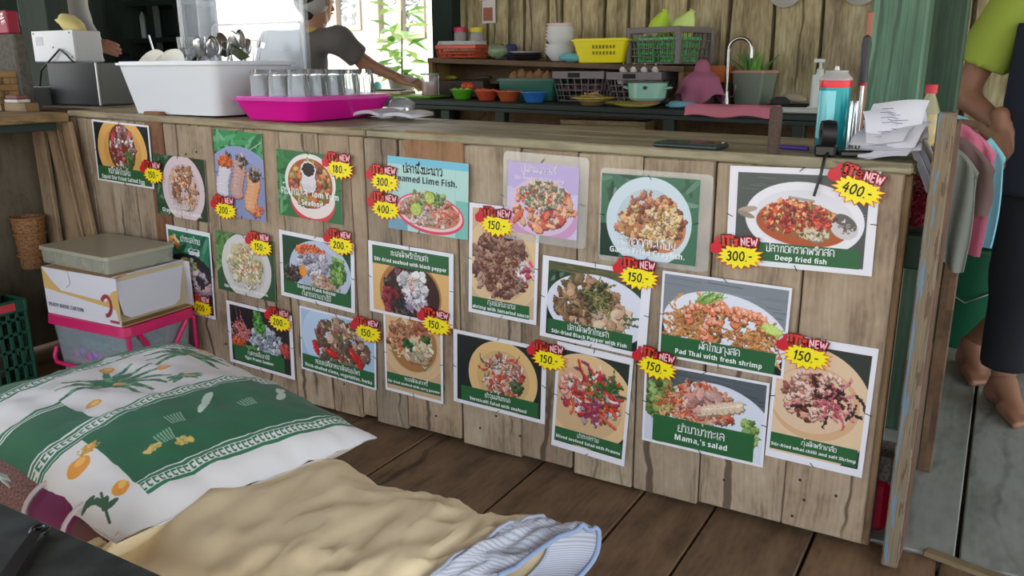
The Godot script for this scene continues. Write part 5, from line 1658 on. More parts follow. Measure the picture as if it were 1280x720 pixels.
func left_corner() -> void:
	var sc := thing("side_counter", "shaded side counter with a timber ledge and dark plywood front", "counter")
	var wm := wood("top", 236, 206, 168, 0.7, 0.2)
	var lb := MB.new()
	board(lb, Vector3(-2.79, 0.882, 0.75), Vector3(0.27, 0.03, 1.42), 2, 0.004, Basis.IDENTITY, 0.03)
	part("ledge", lb, wm, sc)
	var dg := MB.new()
	dg.box(Vector3(-2.7, 0.852, 0.72), Vector3(0.03, 0.028, 1.3), 0.002)
	part("ledge_rail", dg, mat(30, 48, 42, 0.7), sc)
	for k in 3:
		var tb := MB.new()
		board(tb, Vector3(-3.08 - k * 0.32, 0.882, 0.35), Vector3(0.315, 0.03, 1.7), 2, 0.003)
		part("worktop_board", tb, wood("deck", 220, 214, 206), sc)
	for k in 4:
		var fb := MB.new()
		board(fb, Vector3(-2.955, 0.44, 0.12 + k * 0.36), Vector3(0.02, 0.85, 0.352), 1, 0.003, Basis.IDENTITY, 0.06)
		part("front_panel", fb, wood("grey_deck", 158, 144, 128), sc)
	for k in 2:
		var cp := MB.new()
		board(cp, Vector3(-2.78 - k * 0.115, 0.43, 0.0), Vector3(0.112, 0.82, 0.02), 1, 0.003)
		part("corner_plank", cp, wood("plank", 236, 226, 210), sc)
	# planks that close the corner, leaning
	for q in [[66, 156, 100, 300, 0.07], [84, 156, 116, 300, 0.05], [48, 158, 70, 300, 0.07]]:
		var a := at_z(q[0], q[1], 0.035)
		var b := at_z(q[2], q[3], 0.035)
		var dirv := (b - a).normalized()
		var pb := MB.new()
		var low := a + dirv * ((a.y - 0.02) / -dirv.y)
		board(pb, (a + low) * 0.5, Vector3(q[4], (a - low).length() + 0.02, 0.018), 1, 0.003, Basis(Vector3.BACK, -atan2((a - low).x, (a - low).y)), 0.1)
		part("leaning_plank", pb, wood("plank", 236, 226, 210), sc)
	# woven holder
	var rh := thing("rattan_holder", "tapered woven rattan holder hanging on the dark plywood", "basket", at_x(44, 334, -2.88))
	var pr := []
	for k in 15:
		var f := k / 14.0
		pr.append(Vector2(0.042 + 0.012 * f + 0.0025 * (k % 2), f * 0.19))
	pr.append(Vector2(0.046, 0.19)); pr.append(Vector2(0.036, 0.01)); pr.append(Vector2(0.0, 0.01))
	pr.insert(0, Vector2(0, 0))
	var rb := MB.new()
	rb.lathe(pr, 28)
	part("woven_body", rb, speckled(166, 116, 70, 0.7, 0.45, 14.0), rh)
	for y in [0.05, 0.13, 0.188]:
		var bd := MB.new()
		var pts := []
		for k in 25: pts.append(Vector3(cos(TAU * k / 24) * (0.046 + 0.06 * y), y, sin(TAU * k / 24) * (0.046 + 0.06 * y)))
		bd.tube(pts, 0.004, -1.0, 5)
		part("band", bd, mat(150, 104, 60, 0.6), rh)
	var hl := MB.new()
	var hp := []
	for k in 11: hp.append(Vector3(-0.02, 0.18 + 0.09 * sin(PI * k / 10.0), -0.045 + 0.09 * k / 10.0))
	hl.tube(hp, 0.0025, -1.0, 6)
	part("hanging_loop", hl, mat(92, 78, 62, 0.7), rh)
	# green crate
	var cr := thing("green_crate", "deep green slotted plastic crate on the floor", "crate", Vector3(-2.755, 0.004, 0.5))
	var gm := mat(20, 78, 58, 0.45)
	var W := 0.3; var D := 0.36; var Hh := 0.3
	var base := MB.new(); base.box(Vector3(0, 0.006, 0), Vector3(W, 0.012, D), 0.003); part("base", base, gm, cr)
	var rim := MB.new()
	for s in [-1.0, 1.0]:
		rim.box(Vector3(0, Hh - 0.022, s * D * 0.5), Vector3(W + 0.02, 0.044, 0.014), 0.004)
		rim.box(Vector3(s * W * 0.5, Hh - 0.022, 0), Vector3(0.014, 0.044, D), 0.004)
	part("rim", rim, gm, cr)
	for side in 4:
		var L := D if side < 2 else W
		var s := 1.0 if side % 2 == 0 else -1.0
		var wl := MB.new()
		var n := 12
		for i in n + 1:
			var f := (float(i) / n - 0.5) * L
			var c := Vector3(s * W * 0.5, Hh * 0.45, f) if side < 2 else Vector3(f, Hh * 0.45, s * D * 0.5)
			wl.box(c, Vector3(0.006, Hh * 0.9, 0.013) if side < 2 else Vector3(0.013, Hh * 0.9, 0.006), 0.0015)
		for y in [0.02, 0.075, 0.13, 0.185, 0.235]:
			var c := Vector3(s * W * 0.5, y, 0) if side < 2 else Vector3(0, y, s * D * 0.5)
			wl.box(c, Vector3(0.006, 0.012, L) if side < 2 else Vector3(L, 0.012, 0.006), 0.0015)
		part("slotted_wall", wl, gm, cr)
	var tg := MB.new()
	tg.box(Vector3(W * 0.5 + 0.008, Hh - 0.02, -0.12), Vector3(0.002, 0.025, 0.05), 0.0)
	part("label_tag", tg, mat(196, 60, 72, 0.5), cr)
	var bx := thing("lidded_pot", "round black lidded pot sitting in the green crate", "pot", Vector3(-2.73, 0.2, 0.42))
	var pb2 := MB.new(); pb2.lathe([Vector2(0, 0), Vector2(0.075, 0), Vector2(0.085, 0.03), Vector2(0.085, 0.11), Vector2(0.06, 0.145), Vector2(0.0, 0.155)], 28); part("pot_body", pb2, mat(30, 30, 34, 0.3), bx)
	var rg := MB.new()
	rg.lathe([Vector2(0.016, 0), Vector2(0.028, 0), Vector2(0.028, 0.05), Vector2(0.016, 0.05), Vector2(0.016, 0)], 20)
	var ro := solo("tape_roll", "white paper tape roll lying on the black pot", "tape roll", rg, mat(206, 204, 200, 0.7), Vector3(-2.7, 0.35, 0.4))
	ro.rotation = Vector3(0.9, 0.3, -0.6)
	var cj := MB.new(); cj.lathe([Vector2(0, 0), Vector2(0.06, 0), Vector2(0.062, 0.09), Vector2(0.05, 0.11), Vector2(0.0, 0.115)], 24)
	solo("plastic_tub", "cloudy grey plastic tub standing in the green crate", "tub", cj, mat(150, 160, 168, 0.15, 0.0, 0.45), Vector3(-2.74, 0.22, 0.585))
	for q in [[-2.83, 0.4], [-2.68, 0.6]]:
		var sup := MB.new()
		round_box(sup, Vector3.ZERO, 0.11, 0.14, 0.11, 0.14, 0.0, 0.18, 0.01)
		var so := solo("carton_pack", "small brown carton under the black pot" if q[0] < -2.8 else "small brown carton under the cloudy tub", "carton", sup, mat(92, 74, 56, 0.8), Vector3(q[0], 0.017, q[1]), 0.1, "cartons in the green crate")
		if q[0] < -2.8: so.position = Vector3(-2.76, 0.017, 0.42)
		else: so.position = Vector3(-2.74, 0.035, 0.59)
	# storage box with pink lid
	var sx := Vector3(-2.31, 0.0, 0.17)
	var sb := thing("storage_box", "clear plastic storage box with pink lid and handles", "storage box", sx, 0.05)
	var cb := MB.new()
	round_box(cb, Vector3.ZERO, 0.34, 0.23, 0.37, 0.26, 0.004, 0.24, 0.025, 0.003)
	part("clear_body", cb, mat(196, 206, 212, 0.1, 0.0, 0.3), sb)
	var pk := mat(214, 36, 104, 0.35)
	var ld := MB.new()
	round_box(ld, Vector3.ZERO, 0.395, 0.285, 0.39, 0.28, 0.236, 0.268, 0.03)
	part("lid", ld, pk, sb)
	for s in [-1.0, 1.0]:
		var hd := MB.new()
		hd.tube([Vector3(-0.185, 0.15, s * 0.12), Vector3(-0.19, 0.115, s * 0.128), Vector3(-0.17, 0.1, s * 0.136), Vector3(0.0, 0.1, s * 0.142), Vector3(0.17, 0.1, s * 0.136), Vector3(0.19, 0.12, s * 0.13), Vector3(0.192, 0.2, s * 0.128), Vector3(0.192, 0.24, s * 0.128)], 0.007, -1.0, 8)
		part("handle", hd, pk, sb)
		var lt := MB.new()
		lt.tube([Vector3(0.178, 0.09, s * 0.02), Vector3(0.192, 0.17, s * 0.05), Vector3(0.2, 0.235, s * 0.09)], 0.008, -1.0, 8)
		part("latch", lt, pk, sb)
	var tw := MB.new()
	tw.box(Vector3(0.0, 0, 0), Vector3(0.26, 0.09, 0.15), 0.02)
	solo("folded_cloth", "teal folded cloth inside the clear storage box", "cloth", tw, speckled(70, 150, 150, 0.8, 0.3, 9.0), sx + Vector3(0.02, 0.16, 0.02))
	var tb2 := MB.new()
	tb2.box(Vector3.ZERO, Vector3(0.28, 0.1, 0.17), 0.02)
	solo("folded_cloth", "grey folded cloth at the bottom of the clear storage box", "cloth", tb2, mat(120, 126, 132, 0.9), sx + Vector3(0.0, 0.06, 0.0))
	for k in 5:
		var bl := MB.new()
		bl.ball(Vector3.ZERO, Vector3.ONE * 0.016, Basis.IDENTITY, 10)
		solo("plastic_bead", ["small pink bead in the clear storage box", "small violet bead in the clear storage box"][k % 2], "bead", bl, [mat(206, 70, 160, 0.3), mat(150, 90, 200, 0.3)][k % 2], sx + Vector3(-0.09 + k * 0.034, 0.135 + 0.01 * (k % 2), 0.112), 0.0, "beads in the storage box")
	# carton, flap hanging over its side
	var ct := thing("carton", "white and yellow cardboard carton with an open side flap", "carton", Vector3(-2.31, 0.269, 0.165), 0.04)
	var cw := 0.37; var cd := 0.27; var chh := 0.155
	var out := mat(222, 220, 226, 0.6)
	var inner := mat(176, 140, 92, 0.85)
	var fr := MB.new(); fr.box(Vector3(-0.005, chh * 0.5, cd * 0.5), Vector3(cw - 0.01, chh, 0.004), 0.0); part("front_panel", fr, out, ct)
	var yb := MB.new()
	yb.poly(PackedVector2Array([Vector2(-0.185, 0.1), Vector2(-0.185, 0.085), Vector2(0.16, 0.055), Vector2(0.17, 0.02), Vector2(0.178, 0.02), Vector2(0.178, 0.12), Vector2(0.15, 0.11), Vector2(0.12, 0.075), Vector2(-0.1, 0.085), Vector2(-0.15, 0.12), Vector2(-0.185, 0.155)]), cd * 0.5 + 0.0022, cd * 0.5 + 0.0028)
	part("yellow_print", yb, mat(214, 176, 104, 0.6), ct)
	caption(ct, "READY MADE CARTON", Vector2(-0.085, 0.032), 0.028, cd * 0.5 + 0.0032, mat(110, 106, 120, 0.6), 0.175)
	var rg2 := MB.new()
	var rpts := []
	for k in 11: rpts.append(Vector2(0.118 + 0.024 * cos(-2.4 + k * 0.42) , 0.062 + 0.032 * sin(2.6 - k * 0.42)))
	rg2.stroke(rpts, 0.013, cd * 0.5 + 0.0034)
	rg2.stroke([Vector2(0.13, 0.014), Vector2(0.17, 0.014)], 0.009, cd * 0.5 + 0.0034)
	part("red_mark", rg2, mat(176, 70, 78, 0.6), ct)
	var bk := MB.new(); bk.box(Vector3(0, chh * 0.5, -cd * 0.5), Vector3(cw, chh, 0.004), 0.0); part("back_panel", bk, out, ct)
	var le := MB.new(); le.box(Vector3(-cw * 0.5, chh * 0.5, 0), Vector3(0.004, chh, cd), 0.0); part("side_panel", le, out, ct)
	var ri := MB.new(); ri.box(Vector3(cw * 0.5 - 0.03, chh * 0.5, 0), Vector3(0.004, chh, cd), 0.0, Basis(Vector3.BACK, -0.1)); part("side_panel", ri, mat(206, 190, 150, 0.7), ct)
	var bt := MB.new(); bt.box(Vector3(0, 0.003, 0), Vector3(cw, 0.004, cd), 0.0); part("bottom_panel", bt, inner, ct)
	var tp := MB.new()
	tp.poly(PackedVector2Array([Vector2(-0.18, 0.0), Vector2(0.17, 0.0), Vector2(0.15, 0.09), Vector2(-0.16, 0.1)]), 0.0, 0.003)
	var tpo := part("top_flap", tp, inner, ct)
	tpo.position = Vector3(0, chh - 0.003, cd * 0.5)
	tpo.rotation.x = -PI * 0.5 + 0.03
	var ff := MB.new()
	ff.poly(PackedVector2Array([Vector2(-0.11, 0.0), Vector2(-0.05, 0.0), Vector2(-0.045, -0.04), Vector2(-0.065, -0.055), Vector2(-0.13, -0.045), Vector2(-0.14, -0.02)]), 0.004, 0.006)
	var ffo := part("front_tab", ff, out, ct)
	ffo.position = Vector3(0.0, chh, cd * 0.5)
	var sf := MB.new()
	var fp := PackedVector2Array([Vector2(-cd * 0.5, 0.0), Vector2(cd * 0.5, 0.0), Vector2(cd * 0.5 - 0.06, -0.12), Vector2(cd * 0.5 - 0.085, -0.135), Vector2(-cd * 0.5 + 0.02, -0.135), Vector2(-cd * 0.5, -0.12)])
	sf.poly(fp, 0.0, 0.003)
	var sfo := part("side_flap", sf, mat(208, 208, 216, 0.6), ct)
	sfo.position = Vector3(cw * 0.5 - 0.03, chh + 0.002, 0)
	sfo.rotation = Vector3(0, PI * 0.5, 0)
	sfo.rotate_object_local(Vector3.RIGHT, -0.32)
	var lk := MB.new(); lk.box(Vector3(0, chh - 0.002, -0.04), Vector3(cw - 0.05, 0.003, cd - 0.09), 0.0); part("top_panel", lk, mat(206, 204, 208, 0.6), ct)
	# compartment organiser
	var ob := thing("organiser_box", "flat clear plastic compartment box with small parts", "organiser", Vector3(-2.355, 0.4275, 0.16), -0.02)
	var oc := MB.new(); round_box(oc, Vector3.ZERO, 0.36, 0.24, 0.365, 0.245, 0.0, 0.045, 0.012, 0.002)
	part("tray", oc, mat(196, 196, 176, 0.15, 0.0, 0.4), ob)
	var ol := MB.new(); round_box(ol, Vector3.ZERO, 0.372, 0.252, 0.372, 0.252, 0.045, 0.056, 0.014)
	part("lid", ol, mat(170, 168, 146, 0.3), ob)
	for k in 7:
		var dv := MB.new(); dv.box(Vector3(-0.155 + k * 0.052, 0.022, 0.0), Vector3(0.0015, 0.04, 0.23), 0.0); part("divider", dv, mat(206, 206, 190, 0.2, 0.0, 0.5), ob)
	var cc := [[196, 190, 170], [206, 196, 90], [110, 130, 170], [210, 210, 206], [90, 120, 170], [206, 206, 200], [170, 176, 190]]
	for k in 7:
		var it := MB.new(); it.box(Vector3(0, 0.012, 0), Vector3(0.036, 0.024, 0.08), 0.005)
		solo("craft_refill", "%s refill pack in the compartment box" % ["cream", "yellow", "slate blue", "white", "dark blue", "off-white", "lavender grey"][k], "refill pack", it, mat(cc[k][0], cc[k][1], cc[k][2], 0.5), Vector3(-2.505 + k * 0.05, 0.431, 0.21 + 0.001 * k), -0.02, "packs in the compartment box")
	# on the side counter: concrete block, red packet, wooden blocks, tray
	var cbk := MB.new()
	var q0 := at_z(-14, 110, -0.02)
	cbk.box(Vector3(0, 0.12, 0), Vector3(0.24, 0.27, 0.05), 0.006)
	solo("concrete_block", "grey concrete block behind the stacked wooden blocks", "block", cbk, speckled(96, 92, 82, 0.95, 0.15, 5.0), Vector3(-3.085, 0.912, -0.01))
	var rp := thing("red_packet", "red paper packet standing on the concrete block", "packet", Vector3(-3.06, 1.168, -0.01))
	var rpm := MB.new(); rpm.box(Vector3(0, 0.04, 0), Vector3(0.13, 0.08, 0.045), 0.004); part("packet", rpm, mat(150, 22, 52, 0.5), rp)
	var f := SystemFont.new()
	caption(rp, "NE", Vector2(0.045, 0.05), 0.032, 0.0262, mat(230, 216, 220, 0.5))
	rp.get_child(1).rotation.z = -1.3
	var jm := wood("top", 244, 206, 158, 0.6, 0.1)
	for k in 6:
		for i in 3:
			var jb := MB.new()
			var along := k % 2 == 0
			board(jb, Vector3.ZERO, Vector3(0.075, 0.0225, 0.024) if along else Vector3(0.024, 0.0225, 0.075), 0 if along else 2, 0.0015, Basis.IDENTITY, 0.1)
			solo("wooden_block", "small pale wooden block in the %s layer of the stacked tower" % ["bottom", "second", "third", "fourth", "fifth", "top"][k], "toy block", jb, jm, Vector3(-3.02, 0.9085 + k * 0.0235, 0.05) + (Vector3(0, 0, (i - 1) * 0.025) if along else Vector3((i - 1) * 0.025, 0, 0)), rng.randf_range(-0.03, 0.03), "stacked wooden tower blocks")
	var bs := MB.new()
	board(bs, Vector3.ZERO, Vector3(0.13, 0.03, 0.05), 0, 0.002)
	solo("wooden_offcut", "short wooden offcut lying beside the block tower", "offcut", bs, jm, Vector3(-2.9, 0.9125, 0.06))
	var bo := thing("notebook", "reddish brown notebook lying on the wooden offcut", "notebook", Vector3(-2.93, 0.928, 0.055))
	var bo1 := MB.new(); bo1.box(Vector3(0, 0.005, 0), Vector3(0.08, 0.01, 0.048), 0.001); part("pages", bo1, mat(214, 208, 200, 0.7), bo)
	var bo2 := MB.new(); bo2.box(Vector3(0, 0.018, 0), Vector3(0.075, 0.015, 0.045), 0.004); part("cover", bo2, mat(126, 76, 74, 0.6), bo)
	var gt := MB.new(); round_box(gt, Vector3.ZERO, 0.26, 0.12, 0.28, 0.14, 0.0, 0.075, 0.02, 0.004)
	solo("grey_tray", "dull grey plastic tray behind the wooden offcut", "tray", gt, mat(112, 114, 110, 0.5), Vector3(-3.3, 0.898, -0.19))
# ---------------------------------------------------------------- things standing on the bar
func tumbler() -> ArrayMesh:
	var g := MB.new()   # upside down
	g.lathe([Vector2(0.0, 0.104), Vector2(0.0275, 0.1), Vector2(0.0345, 0.0), Vector2(0.037, 0.0), Vector2(0.030, 0.112), Vector2(0.028, 0.118), Vector2(0.0, 0.118)], 22)
	return g.done()
func spoon(kind: int) -> ArrayMesh:
	var g := MB.new()
	g.tube([Vector3(0, 0, 0), Vector3(0, 0.09, 0.003), Vector3(0, 0.13, 0.0)], 0.0045, 0.0025, 6, 0.45)
	if kind == 0: g.ball(Vector3(0, 0.16, 0.003), Vector3(0.0185, 0.031, 0.005), Basis.IDENTITY, 12)
	else:
		g.box(Vector3(0, 0.145, 0), Vector3(0.022, 0.022, 0.003), 0.001)
		for k in 4: g.tube([Vector3(-0.0095 + k * 0.0063, 0.15, 0), Vector3(-0.0095 + k * 0.0063, 0.192, 0.003)], 0.0016, 0.001, 5)
	return g.done()
func bar_things() -> void:
	var steel := mat(196, 198, 200, 0.22, 1.0)
	# white wash basin with crockery and cutlery
	var bz := -0.175
	var bx := -2.19
	var by := bar_y(bx)
	var basin := thing("wash_basin", "white rectangular plastic basin full of crockery and cutlery", "basin", Vector3(bx, by + 0.004, bz))
	var wb := MB.new()
	round_box(wb, Vector3.ZERO, 0.41, 0.29, 0.47, 0.35, 0.0, 0.16, 0.03, 0.004)
	part("tub", wb, mat(222, 226, 230, 0.35), basin)
	var rim := MB.new()
	round_box(rim, Vector3.ZERO, 0.49, 0.37, 0.49, 0.37, 0.156, 0.164, 0.035, 0.012)
	part("rim", rim, mat(226, 230, 234, 0.35), basin)
	for q in [[188, 0.0, 0.5], [207, 0.0, 0.9], [217, 0.0, -0.4]]:
		var pl := MB.new()
		pl.lathe([Vector2(0, 0), Vector2(0.045, 0.0), Vector2(0.075, 0.018), Vector2(0.078, 0.018), Vector2(0.048, -0.004), Vector2(0, -0.004)], 24)
		var p := at_z(q[0], 80, -0.1)
		var po := solo("saucer", ["cream saucer standing on edge in the white basin", "upright cream bowl leaning beside the saucer in the basin", "small cream dish next to the spoons in the basin"][int(q[0] / 10) - 18 if q[0] < 200 else (1 if q[0] < 210 else 2)], "dish", pl, mat(206, 202, 182, 0.3), Vector3(p.x, by + 0.135, -0.1 - 0.02 * q[2]))
		po.rotation = Vector3(1.1, q[2] * 0.3, 0.2 * q[2])
	var sp := [spoon(0), spoon(1)]
	var n := 0
	for i in 30:
		var k := i % 3
		var u := 232.0 + i * 3.2
		var p := at_z(u, 80, -0.12 - 0.07 * (i % 3))
		var o := part(numbered("spoon" if k != 1 else "fork"), sp[0 if k != 1 else 1], steel, self)
		var up := i >= 22
		o.position = Vector3(clampf(p.x, bx - 0.15, bx + 0.14), by + (0.085 if up else 0.062), p.z if not up else -0.24)
		o.rotation = Vector3(rng.randf_range(-0.25, 0.25), rng.randf() * TAU, rng.randf_range(-0.35, 0.35))
		tag(o, ("steel spoon" if k != 1 else "steel fork") + (" standing upright at the right end of the basin" if up else " in the white basin beside the cream dishes"), "cutlery", "cutlery in the white basin")
	for q in [[236, 250, 62, 90], [262, 275, 60, 90]]:
		var lf := MB.new()
		var a := at_z(q[0], 86, -0.22)
		var rows := []
		for i in 9:
			var f := i / 8.0
			var c := Vector3(a.x - 0.06 + f * 0.26, by + 0.15 + 0.085 * sin(f * PI * 0.8 + 0.2), -0.23)
			rows.append([c + Vector3(0, 0.012, -0.02), c + Vector3(0.005, 0.0, 0.02 + 0.01 * sin(f * 9.0))])
		lf.cloth(rows, 0.002)
		solo("pan_lid", "dark green curved plastic lid behind the cutlery" if q[0] < 240 else "olive curved plastic lid over the cutlery", "lid", lf, mat(56, 72, 52, 0.3) if q[0] < 240 else mat(92, 104, 70, 0.3), Vector3(0, 0.0 if q[0] < 240 else -0.012, 0.0 if q[0] < 240 else 0.03))
	# clear storage tub standing on its side behind the basin
	var tub := thing("clear_tub", "large clear plastic tub standing on its side behind the basin", "tub", Vector3(-2.31, bar_y(-2.31) + 0.005, -0.44))
	var cl := mat(214, 224, 232, 0.12, 0.0, 0.16)
	var fm := mat(224, 230, 234, 0.2, 0.0, 0.35)
	var pn := MB.new(); pn.box(Vector3(-0.02, 0.26, -0.07), Vector3(0.56, 0.5, 0.004), 0.0); part("bottom_panel", pn, cl, tub)
	for s in [-1.0, 1.0]:
		var sd := MB.new(); sd.box(Vector3(s * 0.295 - 0.01, 0.26, -0.035), Vector3(0.004, 0.5, 0.072), 0.0, Basis(Vector3.UP, s * 0.3)); part("side_panel", sd, cl, tub)
		var e := MB.new(); e.box(Vector3(s * 0.313, 0.26, 0.0), Vector3(0.014, 0.53, 0.014), 0.004); part("rim_edge", e, fm, tub)
		var e2 := MB.new(); e2.box(Vector3(0, 0.26 + s * 0.255, 0.0), Vector3(0.63, 0.014, 0.014), 0.004); part("rim_edge", e2, fm, tub)
	var lid := thing("frosted_tray", "frosted clear plastic tray leaning inside the clear tub", "tray", Vector3(-2.31, bar_y(-2.31) + 0.02, -0.5))
	var lm := MB.new()
	var pts := PackedVector2Array()
	for k in 4:
		for a in 4:
			var an := PI * 0.5 * (k + a / 3.0)
			pts.append(Vector2([1, -1, -1, 1][k] * 0.215, 0.145 + [1, 1, -1, -1][k] * 0.125) + Vector2(cos(an), sin(an)) * 0.02)
	lm.poly(pts, 0.0, 0.003)
	part("panel", lm, mat(226, 232, 236, 0.2, 0.0, 0.3), lid)
	var lr := MB.new()
	var rp := []
	for p in pts: rp.append(Vector3(p.x, p.y, 0.002))
	rp.append(rp[0])
	lr.tube(rp, 0.005, -1.0, 6)
	part("rim", lr, mat(230, 236, 240, 0.25, 0.0, 0.5), lid)
	lid.rotation.x = -0.08
	# magenta tray of upturned glasses
	var tx := -1.755
	var ty := bar_y(tx)
	var tray := thing("glass_tray", "bright magenta plastic tray holding upturned glasses", "tray", Vector3(tx, ty + 0.003, -0.225))
	var tm := MB.new()
	round_box(tm, Vector3.ZERO, 0.24, 0.36, 0.3, 0.42, 0.0, 0.062, 0.03, 0.004)
	part("tray_body", tm, mat(214, 14, 146, 0.3), tray)
	var tr := MB.new()
	round_box(tr, Vector3.ZERO, 0.31, 0.43, 0.315, 0.435, 0.059, 0.066, 0.034, 0.012)
	part("rim", tr, mat(222, 90, 180, 0.3), tray)
	var liner := MB.new()
	round_box(liner, Vector3.ZERO, 0.225, 0.345, 0.225, 0.345, 0.005, 0.03, 0.02)
	part("drain_insert", liner, mat(214, 216, 218, 0.4), tray)
	var gm := tumbler()
	var gl := StandardMaterial3D.new()
	gl.albedo_color = Color(0.96, 0.98, 0.98, 0.07)
	gl.roughness = 0.03
	gl.transparency = BaseMaterial3D.TRANSPARENCY_ALPHA
	gl.refraction_enabled = true
	gl.refraction_scale = 0.05
	for r in 5:
		for c in 3:
			var o := part(numbered("drinking_glass"), gm, gl, self)
			o.position = Vector3(tx - 0.078 + c * 0.078, ty + 0.0345, -0.225 - 0.15 + r * 0.075)
			tag(o, "clear drinking glass upside down on the magenta tray", "glass", "upturned glasses on the magenta tray")
	# order pad
	var pad := thing("order_pad", "open white notepad lying beside the magenta tray", "notepad", on_bar(492, -0.34) + Vector3(0, 0.002, 0), 0.1)
	var p1 := MB.new()
	var rows := []
	for i in 13:
		var f := i / 12.0
		var x := -0.11 + f * 0.22
		var y := 0.012 + 0.012 * absf(sin(f * PI * 2.0)) * (1.0 if f < 0.5 else 0.6)
		rows.append([Vector3(x, y, 0.07), Vector3(x, y + 0.002, -0.07)])
	p1.cloth(rows, 0.01)
	part("pages", p1, mat(222, 222, 224, 0.7), pad)
	var bnd := MB.new(); bnd.tube([Vector3(0.002, 0.016, 0.072), Vector3(0.002, 0.016, -0.072)], 0.008, -1.0, 8); part("spine", bnd, mat(170, 176, 190, 0.5), pad)
	# phone
	var ph := thing("phone", "black smartphone lying flat on the worktop", "phone", Vector3(-0.452, bar_y(-0.452) + 0.001, -0.036), -0.12)
	var pm := MB.new(); pm.box(Vector3(0, 0.0055, 0), Vector3(0.155, 0.011, 0.075), 0.004); part("case", pm, mat(40, 56, 54, 0.4), ph)
	var ps := MB.new(); ps.box(Vector3(0, 0.0112, 0), Vector3(0.147, 0.0012, 0.067), 0.0004); part("screen", ps, mat(16, 24, 24, 0.08), ph)
	# wooden peg and pen
	var pg := MB.new(); pg.lathe([Vector2(0, -0.001), Vector2(0.0125, 0.0), Vector2(0.0135, 0.05), Vector2(0.0135, 0.092), Vector2(0.011, 0.097), Vector2(0.0, 0.098)], 14)
	solo("wooden_peg", "short dark wooden peg standing at the worktop's front edge", "peg", pg, speckled(84, 66, 54, 0.8, 0.15, 14.0), Vector3(-0.262, bar_y(-0.262), -0.012))
	var pe := thing("pen", "purple pen lying behind the wooden peg", "pen", Vector3(-0.245, bar_y(-0.245) + 0.005, -0.125), -0.25)
	var pe1 := MB.new(); pe1.tube([Vector3(-0.03, 0, 0), Vector3(0.035, 0, 0)], 0.0048, -1.0, 8); part("barrel", pe1, mat(70, 44, 140, 0.35), pe)
	var pe2 := MB.new(); pe2.tube([Vector3(-0.03, 0, 0), Vector3(-0.044, 0, 0)], 0.0044, 0.001, 8); part("tip", pe2, mat(180, 180, 190, 0.3, 0.8), pe)
	# gas canister
	var cy := bar_y(-0.168)
	var can := thing("gas_canister", "teal gas canister with red band and metal dome", "canister", Vector3(-0.168, cy + 0.001, -0.125))
	var cb := MB.new(); cb.lathe([Vector2(0, 0), Vector2(0.031, 0), Vector2(0.0325, 0.004), Vector2(0.0325, 0.148)], 28); part("printed_body", cb, mat(22, 140, 150, 0.22, 0.35), can)
	var cr := MB.new(); cr.lathe([Vector2(0.0327, 0.136), Vector2(0.0328, 0.137), Vector2(0.0328, 0.15), Vector2(0.0325, 0.151)], 28); part("red_band", cr, mat(206, 30, 40, 0.3, 0.2), can)
	var cd := MB.new(); cd.lathe([Vector2(0.0325, 0.151), Vector2(0.0335, 0.153), Vector2(0.0325, 0.156), Vector2(0.026, 0.163), Vector2(0.023, 0.168), Vector2(0.024, 0.171), Vector2(0.022, 0.172), Vector2(0.012, 0.17), Vector2(0.006, 0.17), Vector2(0.004, 0.18), Vector2(0, 0.18)], 28); part("valve_dome", cd, mat(206, 206, 204, 0.25, 0.4), can)
	var lb := MB.new()
	for k in 9:
		var a0 := -1.2 + k * 0.16
		lb.quad(Vector3(sin(a0), 0, cos(a0)) * 0.0329 + Vector3(0, 0.03, 0), Vector3(sin(a0 + 0.16), 0, cos(a0 + 0.16)) * 0.0329 + Vector3(0, 0.03, 0), Vector3(sin(a0 + 0.16), 0, cos(a0 + 0.16)) * 0.0329 + Vector3(0, 0.13, 0), Vector3(sin(a0), 0, cos(a0)) * 0.0329 + Vector3(0, 0.13, 0))
	part("pale_print", lb, mat(120, 196, 204, 0.25, 0.2), can)
	# tape dispenser with its strap hanging down the front
	var td := thing("tape_dispenser", "black tape dispenser with a strap hanging over the edge", "tape dispenser", Vector3(-0.158, bar_y(-0.158) + 0.001, -0.03))
	var t1 := MB.new(); t1.lathe([Vector2(0.009, -0.014), Vector2(0.026, -0.014), Vector2(0.028, 0.0), Vector2(0.026, 0.014), Vector2(0.009, 0.014), Vector2(0.009, -0.014)], 24, Vector3(0, 0.046, 0), Basis(Vector3.UP, 0.35) * Basis(Vector3.BACK, PI * 0.5)); part("reel", t1, mat(18, 18, 20, 0.5), td)
	var t2 := MB.new(); t2.box(Vector3(0, 0.012, 0.004), Vector3(0.042, 0.024, 0.034), 0.004); part("base", t2, mat(18, 18, 20, 0.3), td)
	var t3 := MB.new(); t3.box(Vector3(0.06, 0.007, -0.02), Vector3(0.08, 0.014, 0.04), 0.004, Basis(Vector3.UP, 0.3)); part("arm", t3, mat(24, 24, 26, 0.3), td)
	var st := MB.new(); st.tube([Vector3(0.006, 0.008, 0.02), Vector3(0.005, 0.002, 0.042), Vector3(0.002, -0.03, 0.0475), Vector3(-0.008, -0.078, 0.0485)], 0.0032, -1.0, 6); part("strap", st, mat(20, 20, 22, 0.4), td)
	# sharpening steel upright behind
	var ss := thing("sharpening_steel", "knife sharpening steel with black handle and red ring", "kitchen tool", Vector3(-0.125, bar_y(-0.125), -0.2))
	var s1 := MB.new(); s1.tube([Vector3(0.0, 0.002, 0), Vector3(0, 0.14, 0)], 0.0045, -1.0, 10); part("rod", s1, mat(190, 190, 192, 0.25, 1.0), ss)
	var s2 := MB.new(); s2.lathe([Vector2(0, 0.14), Vector2(0.009, 0.14), Vector2(0.01, 0.147), Vector2(0, 0.147)], 14); part("ring", s2, mat(160, 30, 52, 0.4), ss)
